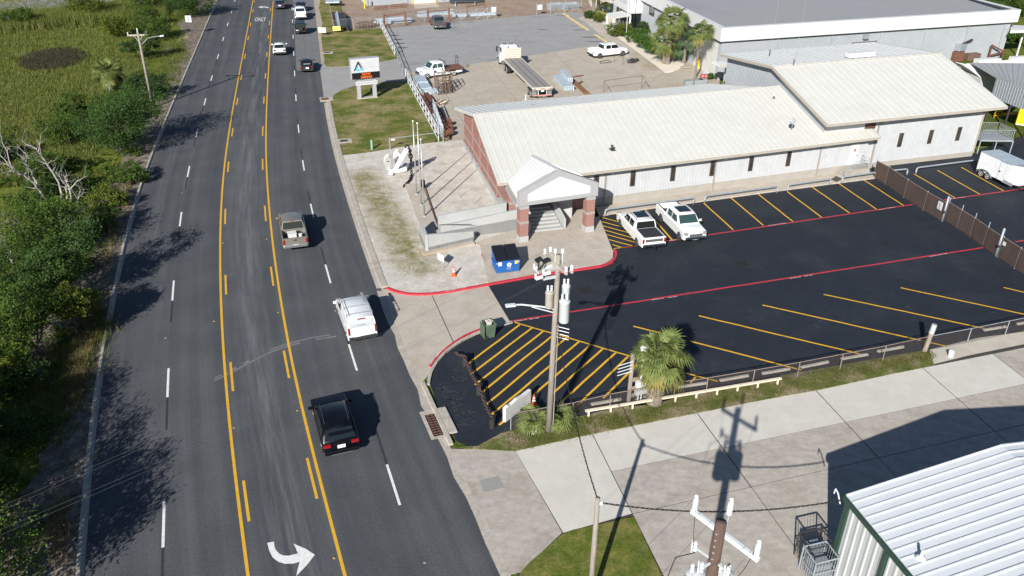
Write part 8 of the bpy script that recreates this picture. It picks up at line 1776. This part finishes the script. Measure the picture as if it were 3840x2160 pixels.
# grass blades: meadow, reeds, straw, rush patches
def blades(name,label,cat,pts,h,wd,mat,rng,nb=5,lean=.45):
    V,F = [],[]
    for p in pts:
        for _ in range(nb):
            a = rng.uniform(0,6.28); hh = h*rng.uniform(.5,1.2); b = Vector((p.x+rng.gauss(0,.18),p.y+rng.gauss(0,.18),p.z)); t = b+Vector((math.cos(a)*hh*lean*rng.random(),math.sin(a)*hh*lean*rng.random(),hh)); s_ = Vector((-math.sin(a),math.cos(a),0))*wd*.5
            i = len(V); V += [tuple(b-s_),tuple(b+s_),tuple(t)]; F.append((i,i+1,i+2))
    m_ = MB(); m_.v = V; m_.f = F; m_.m = [0]*len(F); return tag(m_.build(name,mat),label,cat,kind='stuff')
rng = random.Random(5); pts = []
while len(pts) < 26000:
    p = S(rng.uniform(-40,470),rng.uniform(-5,470),0)
    if p.x < at_y(kl,p.y).x-6: pts.append(p)
blades('meadow_grass','green marsh grass filling the meadow on the left','grass',pts,.42,.07,REED,rng,4,.8)
rng = random.Random(6); pts = []
for _ in range(7000):
    x = rng.uniform(-30,420); y = 18+(1-x/420)*36+rng.gauss(0,9)+10; pts.append(S(x,y,0))
blades('tall_reeds','tall pale reeds along the side road','reeds',pts,1.5,.09,REED,rng,5,.35)
rng = random.Random(8)
def ellipse_pts(c,ax,ay,rot,n):
    out = []
    while len(out) < n:
        u,v = rng.gauss(0,.45),rng.gauss(0,.45)
        if u*u+v*v < 1.1: x,y = u*ax,v*ay; out.append(S(c[0]+x*math.cos(rot)-y*math.sin(rot),c[1]+x*math.sin(rot)+y*math.cos(rot),0))
    return out
blades('dark_rush_patch','large dark brown rush patch in the meadow','rushes',ellipse_pts((130,152),80,25,-.12,4200),.55,.09,RUSH,rng,6,.9)
blades('dark_rush_patch','smaller dark rush patch nearer the side road','rushes',ellipse_pts((268,44),52,12,-.08,2600),.6,.1,RUSH,rng,6,.9)
rng = random.Random(9); pts = []
for (cx,cy,sx,sy,n) in ((225,850,12,40,420),(195,960,12,40,260),(165,1340,14,40,160),(235,1015,8,10,120),(330,520,18,30,200),(290,620,22,40,260),(345,470,14,20,160)):
    for _ in range(n):
        p = S(cx+rng.gauss(0,sx),cy+rng.gauss(0,sy),0)
        if p.x < at_y(kl,p.y).x-.9: pts.append(p)
blades('dry_grass','straw-coloured dry grass hanging over the left verge','grass',pts,.65,.035,DRY,rng,9,1.0)
rng = random.Random(10); pts = []
for (cx,cy,sx,sy,n) in ((235,820,20,30,420),(185,900,25,40,420),(130,1000,40,60,400),(430,160,16,30,420),(450,125,12,20,300)):
    for _ in range(n): pts.append(S(cx+rng.gauss(0,sx),cy+rng.gauss(0,sy),0))
blades('verge_grass','tufts of long green grass on the left verge','grass',pts,.6,.04,REED,rng,8,.9)
# thin grass on the camera-side strip and the gravel edge
rng = random.Random(12); pts = []
for _ in range(2600):
    t_ = rng.random(); a = lerp(S(1262,1092,.05),S(2340,884,.05),t_); b = lerp(S(1300,1130,.05),S(2346,902,.05),t_); pts.append(lerp(a,b,rng.random()))
blades('strip_turf','thin turf on the strip along the chain-link fence','grass',pts,.10,.03,leafmat('turf',(.07,.085,.02),(.13,.13,.04),(.24,.20,.10)),rng,5,1.2)
rng = random.Random(14); pts = []
for _ in range(4200):
    t_ = rng.random(); p = lerp(S(905,432,.09),S(1062,690,.09),t_)+Vector((rng.gauss(0,1.0),rng.gauss(0,.5),0)); pts.append(p)
blades('gravel_turf','patchy dry turf growing through the pale gravel','grass',pts,.07,.022,leafmat('dry_turf',(.15,.16,.05),(.27,.235,.12),(.38,.32,.20)),rng,4,1.4)
# ------------------------------------------------------------------ bleached dead trees
def dead(name,label,base,branches,rr,seed):
    rng = random.Random(seed); t = thing(name,label,'dead tree',tuple(base),group='leafless dead trees'); mb = MB()
    for P,r in branches:
        P = [Vector(p) for p in P]; n = len(P)
        L_ = []
        for i in range(n-1):
            for k in range(3): L_.append(lerp(P[i],P[i+1],k/3)+(Vector((rng.gauss(0,.05),rng.gauss(0,.05),rng.gauss(0,.04))) if i+k else Vector()))
        L_.append(P[-1]); m_ = len(L_); r *= .7; mb.path(L_,r,n=7,rr=[max(.012,r*(1-.8*i/(m_-1))) for i in range(m_)])
        for i in [k_ for k_ in range(m_//3,m_) for _ in (0,1)]:          # twigs
            if rng.random() < .85:
                d = (L_[i]-L_[i-1]).normalized(); s_ = d.cross(Vector((rng.gauss(0,1),rng.gauss(0,1),rng.gauss(0,1)))).normalized(); q = L_[i]; ln = rng.uniform(.4,1.3); prev = q; rr_ = max(.01,r*(1-.86*i/(m_-1))*.5)
                for k in range(3):
                    nx = prev+(d*.5+s_*.8+Vector((0,0,.25))+Vector((rng.gauss(0,.25),rng.gauss(0,.25),rng.gauss(0,.25))))*ln/3; mb.tube(prev,nx,rr_*(1-k*.3),rr_*(1-(k+1)*.3)+.004,n=5,cap=False)
                    if k == 1:
                        e = nx+(s_*.3+Vector((rng.gauss(0,.4),rng.gauss(0,.4),.35)))*ln*.5; mb.tube(nx,e,rr_*.4,.005,n=4,cap=False)
                    prev = nx
    mb.build('trunk',DEADW,t,world=True,smooth=True)
zd = lambda x,y,z: ZZ(0,400,2.415,x,y,z)
b1 = zd(400,860,0)
dead('dead_tree','tall bleached dead tree with long bare limbs reaching up left',b1,[
 ([zd(420,860,.3),zd(385,780,1.3),zd(310,700,2.4),zd(210,620,3.4),zd(110,560,4.3),zd(0,440,5.3)],.2),
 ([zd(350,745,1.8),zd(300,620,3.0),zd(250,540,3.8),zd(200,460,4.6),zd(60,370,5.6)],.13),
 ([zd(250,540,3.8),zd(240,430,4.8),zd(170,370,5.4)],.08),
 ([zd(210,620,3.4),zd(100,590,3.9),zd(30,600,4.0)],.07),([zd(110,560,4.3),zd(20,330,6.0),zd(0,200,6.6)],.07)],.2,1)
b2 = zd(600,870,0)
dead('dead_tree','bleached dead tree with forked trunk and one broken arm',b2,[
 ([zd(555,850,.5),zd(535,680,2.2),zd(455,550,3.6),zd(390,460,4.6),zd(330,380,5.4),zd(200,310,6.0)],.15),
 ([zd(605,840,.6),zd(600,740,1.6),zd(560,640,2.6),zd(470,570,3.5)],.13),
 ([zd(640,860,.5),zd(640,750,1.6),zd(590,650,2.6),zd(580,630,2.8)],.14),([zd(640,750,1.6),zd(690,680,2.3),zd(790,630,2.8)],.10),
 ([zd(350,410,5.2),zd(370,250,6.6)],.06),([zd(455,550,3.6),zd(380,500,3.9),zd(250,465,4.4)],.05)],.15,2)
dead('dead_tree','short broken dead stump right of the forked dead tree',zd(700,900,0),[([zd(695,890,.2),zd(705,820,1.1),zd(730,755,1.8)],.12),([zd(705,820,1.1),zd(760,775,1.5)],.06)],.12,3)
dead('dead_tree','thin bleached limb sweeping left above the lower green trees',zd(480,1330,0),[([zd(480,1330,.4),zd(470,1270,1.0),zd(340,1200,2.0),zd(220,1120,3.0),zd(130,1070,3.6),zd(0,1010,4.4)],.11),([zd(220,1120,3.0),zd(110,1130,3.2)],.05)],.1,4)
dead('dead_tree','twisted short bleached snag between two green trees',zd(570,1310,0),[([zd(560,1310,.4),zd(590,1250,1.1),zd(650,1190,1.8),zd(650,1080,2.8)],.12),([zd(580,1260,1.0),zd(510,1200,1.7),zd(485,1110,2.6)],.09),([zd(590,1250,1.1),zd(630,1130,2.4),zd(630,1010,3.4)],.05)],.12,5)
dead('dead_tree','bleached dead branches poking in at the left edge',zd(110,1420,0),[([zd(120,1420,.4),zd(90,1340,1.3),zd(40,1270,2.2),zd(0,1220,2.9)],.14),([zd(90,1340,1.3),zd(100,1270,2.0),zd(0,1180,3.2)],.07),([zd(110,1400,.6),zd(30,1340,1.3),zd(-30,1310,1.8)],.08)],.14,6)
fb_ = Z(11,400,370,.9); dead('dead_tree','fallen silvery branch under the yellow-green tree at the kerb',Z(11,330,380,0),[([Z(11,320,370,.6),Z(11,480,350,1.0),Z(11,600,335,1.3),Z(11,700,310,1.5)],.09),([Z(11,540,345,1.1),Z(11,620,390,1.0),Z(11,720,390,1.1)],.05)],.1,7)
# ------------------------------------------------------------------ fan palms
def frond(mb,base,d,L_,fan,rng,nl=15,droop=.35):
    """petiole then a fan of narrow leaflets"""
    d = d.normalized(); hub = base+d*L_-Vector((0,0,droop*L_*.35)); mb.tube(base,hub,.022,.014,n=4,cap=False)
    dd = (d-Vector((0,0,droop*.9))).normalized(); s_ = dd.cross(Vector((0,0,1))); s_ = s_.normalized() if s_.length > .1 else Vector((1,0,0)); n_ = s_.cross(dd)
    roll = rng.uniform(-.6,.6); s_,n_ = s_*math.cos(roll)+n_*math.sin(roll),n_*math.cos(roll)-s_*math.sin(roll)
    for k in range(nl):
        a = -1.45+2.9*k/(nl-1); u = dd*math.cos(a)+s_*math.sin(a); ln = fan*(.72+.28*math.cos(a))*rng.uniform(.85,1.1); w_ = (dd*-math.sin(a)+s_*math.cos(a))*(fan*.05)
        m1 = hub+u*ln*.55+n_*.06*ln; tip = hub+u*ln-Vector((0,0,droop*ln*rng.uniform(.3,.9))); i = len(mb.v)
        mb.add([hub,m1-w_,m1+w_,tip],[(0,1,3,2)])
def palm(name,label,base,h,lean,r,cr,nf,fan,pet,mat,seed,old=.18,group=None,boots=False,trunk=None):
    rng = random.Random(seed); base = Vector(base); t = thing(name,label,'palm',tuple(base),group=group); top = base+Vector((lean[0],lean[1],h)); n = max(4,int(h/.3)); mb = MB()
    P = [base+Vector((lean[0]*(i/n)**1.5,lean[1]*(i/n)**1.5,h*i/n)) for i in range(n+1)]; mb.path(P,r,n=12,rr=[r*(1.25-.3*min(1,i/2)+(.12 if i % 2 else 0)*boots) for i in range(n+1)])
    if boots:
        for k in range(int(h*26)):
            z = rng.uniform(.1,h); a = rng.uniform(0,6.28); c = base+Vector((lean[0]*(z/h)**1.5,lean[1]*(z/h)**1.5,z)); o = Vector((math.cos(a),math.sin(a),0)); mb.bar(c+o*r*.9,c+o*(r+.11)+Vector((0,0,.17)),.13,.04)
    mb.build('trunk',trunk or PTRUNK,t,world=True,smooth=False)
    g_,y_ = MB(),MB()
    for k in range(nf):
        el = rng.uniform(-.75,1.25) if cr > 1 else rng.uniform(-.2,1.1); a = k*2.399+rng.uniform(-.3,.3); d = Vector((math.cos(a)*math.cos(el),math.sin(a)*math.cos(el),math.sin(el)))
        tgt = y_ if (el < -.35 and rng.random() < old*3) else g_; frond(tgt,top+Vector((0,0,rng.uniform(-.25,.15))),d,pet*rng.uniform(.75,1.1),fan*rng.uniform(.8,1.1),rng,droop=.25+.35*rng.random()+(.25 if el < 0 else 0))
    g_.build('crown',mat,t,world=True)
    if y_.f: y_.build('dry_fronds',PALMY,t,world=True)
    return t
palm('sabal_palm','stout fan palm beside the timber meter rack',Z(13,1430,1150,.05),3.2,(.12,.15),.38,1.7,60,1.05,1.0,PALMG,1,boots=True,old=.3)
palm('dwarf_palm','low spiky dwarf palm left of the transformer pole base',Z(13,235,1395,.05),.3,(0,.1),.16,.8,44,.74,.5,PALMG,2,group='dwarf palms at the pole',old=.3)
palm('dwarf_palm','low yellowing dwarf palm right of the transformer pole base',Z(13,480,1370,.05),.35,(0,.1),.16,.8,46,.76,.52,PALMG,3,group='dwarf palms at the pole',old=.9)
palm('sabal_palm','blue-green fan palm among the marsh trees near the tall pole',S(280,232),2.6,(.1,.1),.25,1.6,44,1.25,1.1,PALMG,4)
PG = 'fan palms at the warehouse'
palm('warehouse_palm','tall thick fan palm in the shell bed by the hedge',z3_(1140,1085,.08),6.2,(.2,.2),.36,2,60,1.35,1.5,PALMG,5,group=PG)
palm('warehouse_palm','shorter fan palm in front of the tall thick one',z3_(1085,1075,.08),3.3,(-.2,-.1),.3,2,46,1.25,1.4,PALMG,6,group=PG)
palm('warehouse_palm','dark fan palm clump right of the tall thick palm',z3_(1420,1070,.08),3.2,(0,.1),.26,2,44,1.2,1.25,PALMB,7,group=PG)
palm('warehouse_palm','slender tall palm with yellowing skirt by the roll-up door',z3_(1612,1335,.02),6.4,(.1,.2),.15,1.8,44,1.15,1.0,PALMG,8,group=PG,old=.9)
palm('warehouse_palm','left palm of the pair beside the entrance canopy',ZZ(1700,0,4.14,2165,265,.08),5.2,(.1,0),.34,2,44,1.3,1.3,PALMG,9,group=PG)
palm('warehouse_palm','right palm of the pair beside the entrance canopy',ZZ(1700,0,4.14,2240,240,.08),5.4,(.1,0),.30,2,44,1.3,1.3,PALMG,10,group=PG)
palm('warehouse_palm','small sprouting palm beside the pair at the canopy',ZZ(1700,0,4.14,2315,240,.08),1.4,(0,0),.2,1.4,26,1.0,.9,PALMG,11,group=PG)
# shrubs of the warehouse beds
def bed_bush(label,px,r,h,mat,seed,n=5000,sz=.17,nm='bed_shrub'):
    rng = random.Random(seed); tree(nm,label,'shrub',px,blobset(rng,r,h,6),n,sz,mat,seed+100,tr=.05,group='shrubs in the warehouse beds')
bed_bush('bright green hedge, left part beside the lawn bank',z3_(620,730,.08),1.9,2.3,HEDGE,1,7000); bed_bush('bright green hedge, middle part',z3_(720,830,.08),1.9,2.4,HEDGE,2,7000); bed_bush('bright green hedge, right part under the palms',z3_(860,930,.08),1.8,2.0,HEDGE,3,6000)
bed_bush('olive bank of ground cover left of the entrance flagpole',z3_(310,620,.08),2.1,1.3,LEAFY,4,6000); bed_bush('olive ground cover beside the canopy post',z3_(420,560,.08),1.8,1.2,LEAFY,5,5000); bed_bush('dark round bush in front of the air conditioner',z3_(770,590,.08),1.5,2.2,LEAFD,6,4000)
bed_bush('scrub at the foot of the palm pair, left',ZZ(1700,0,4.14,2110,290,.08),1.3,1.2,LEAFD,7,3000); bed_bush('scrub at the foot of the palm pair, right',ZZ(1700,0,4.14,2290,340,.08),1.7,1.1,LEAFY,8,3500); bed_bush('dark undergrowth right of the tall palm',z3_(1310,1050,.08),1.7,1.7,LEAFD,9,4500); bed_bush('small leafy plant at the near yellow bollard',z3_(1900,1350,.02),.7,.9,HEDGE,10,1500)
# scrub behind the warehouse at the top right
for k,(x,y,r,h,mt,lb) in enumerate(((3790,20,5,4,LEAFD,'dark scrub at the top right behind the warehouse'),(3870,60,4,3.5,LEAF,'green scrub right of the warehouse corner'),(3720,-25,5,4,LEAF,'scrub behind the warehouse roof edge'),(3825,160,2,1.8,HEDGE,'small shrub under the carport edge'))):
    rng = random.Random(k+50); tree('far_scrub',lb,'shrub',G(x,y),blobset(rng,r,h,5),5000,.3,mt,k+200,tr=.08,group='scrub behind the warehouse')
for k,(x,y,sz) in enumerate(((1130,390,.1),(710,970,.08),(1560,790,.08))): pass
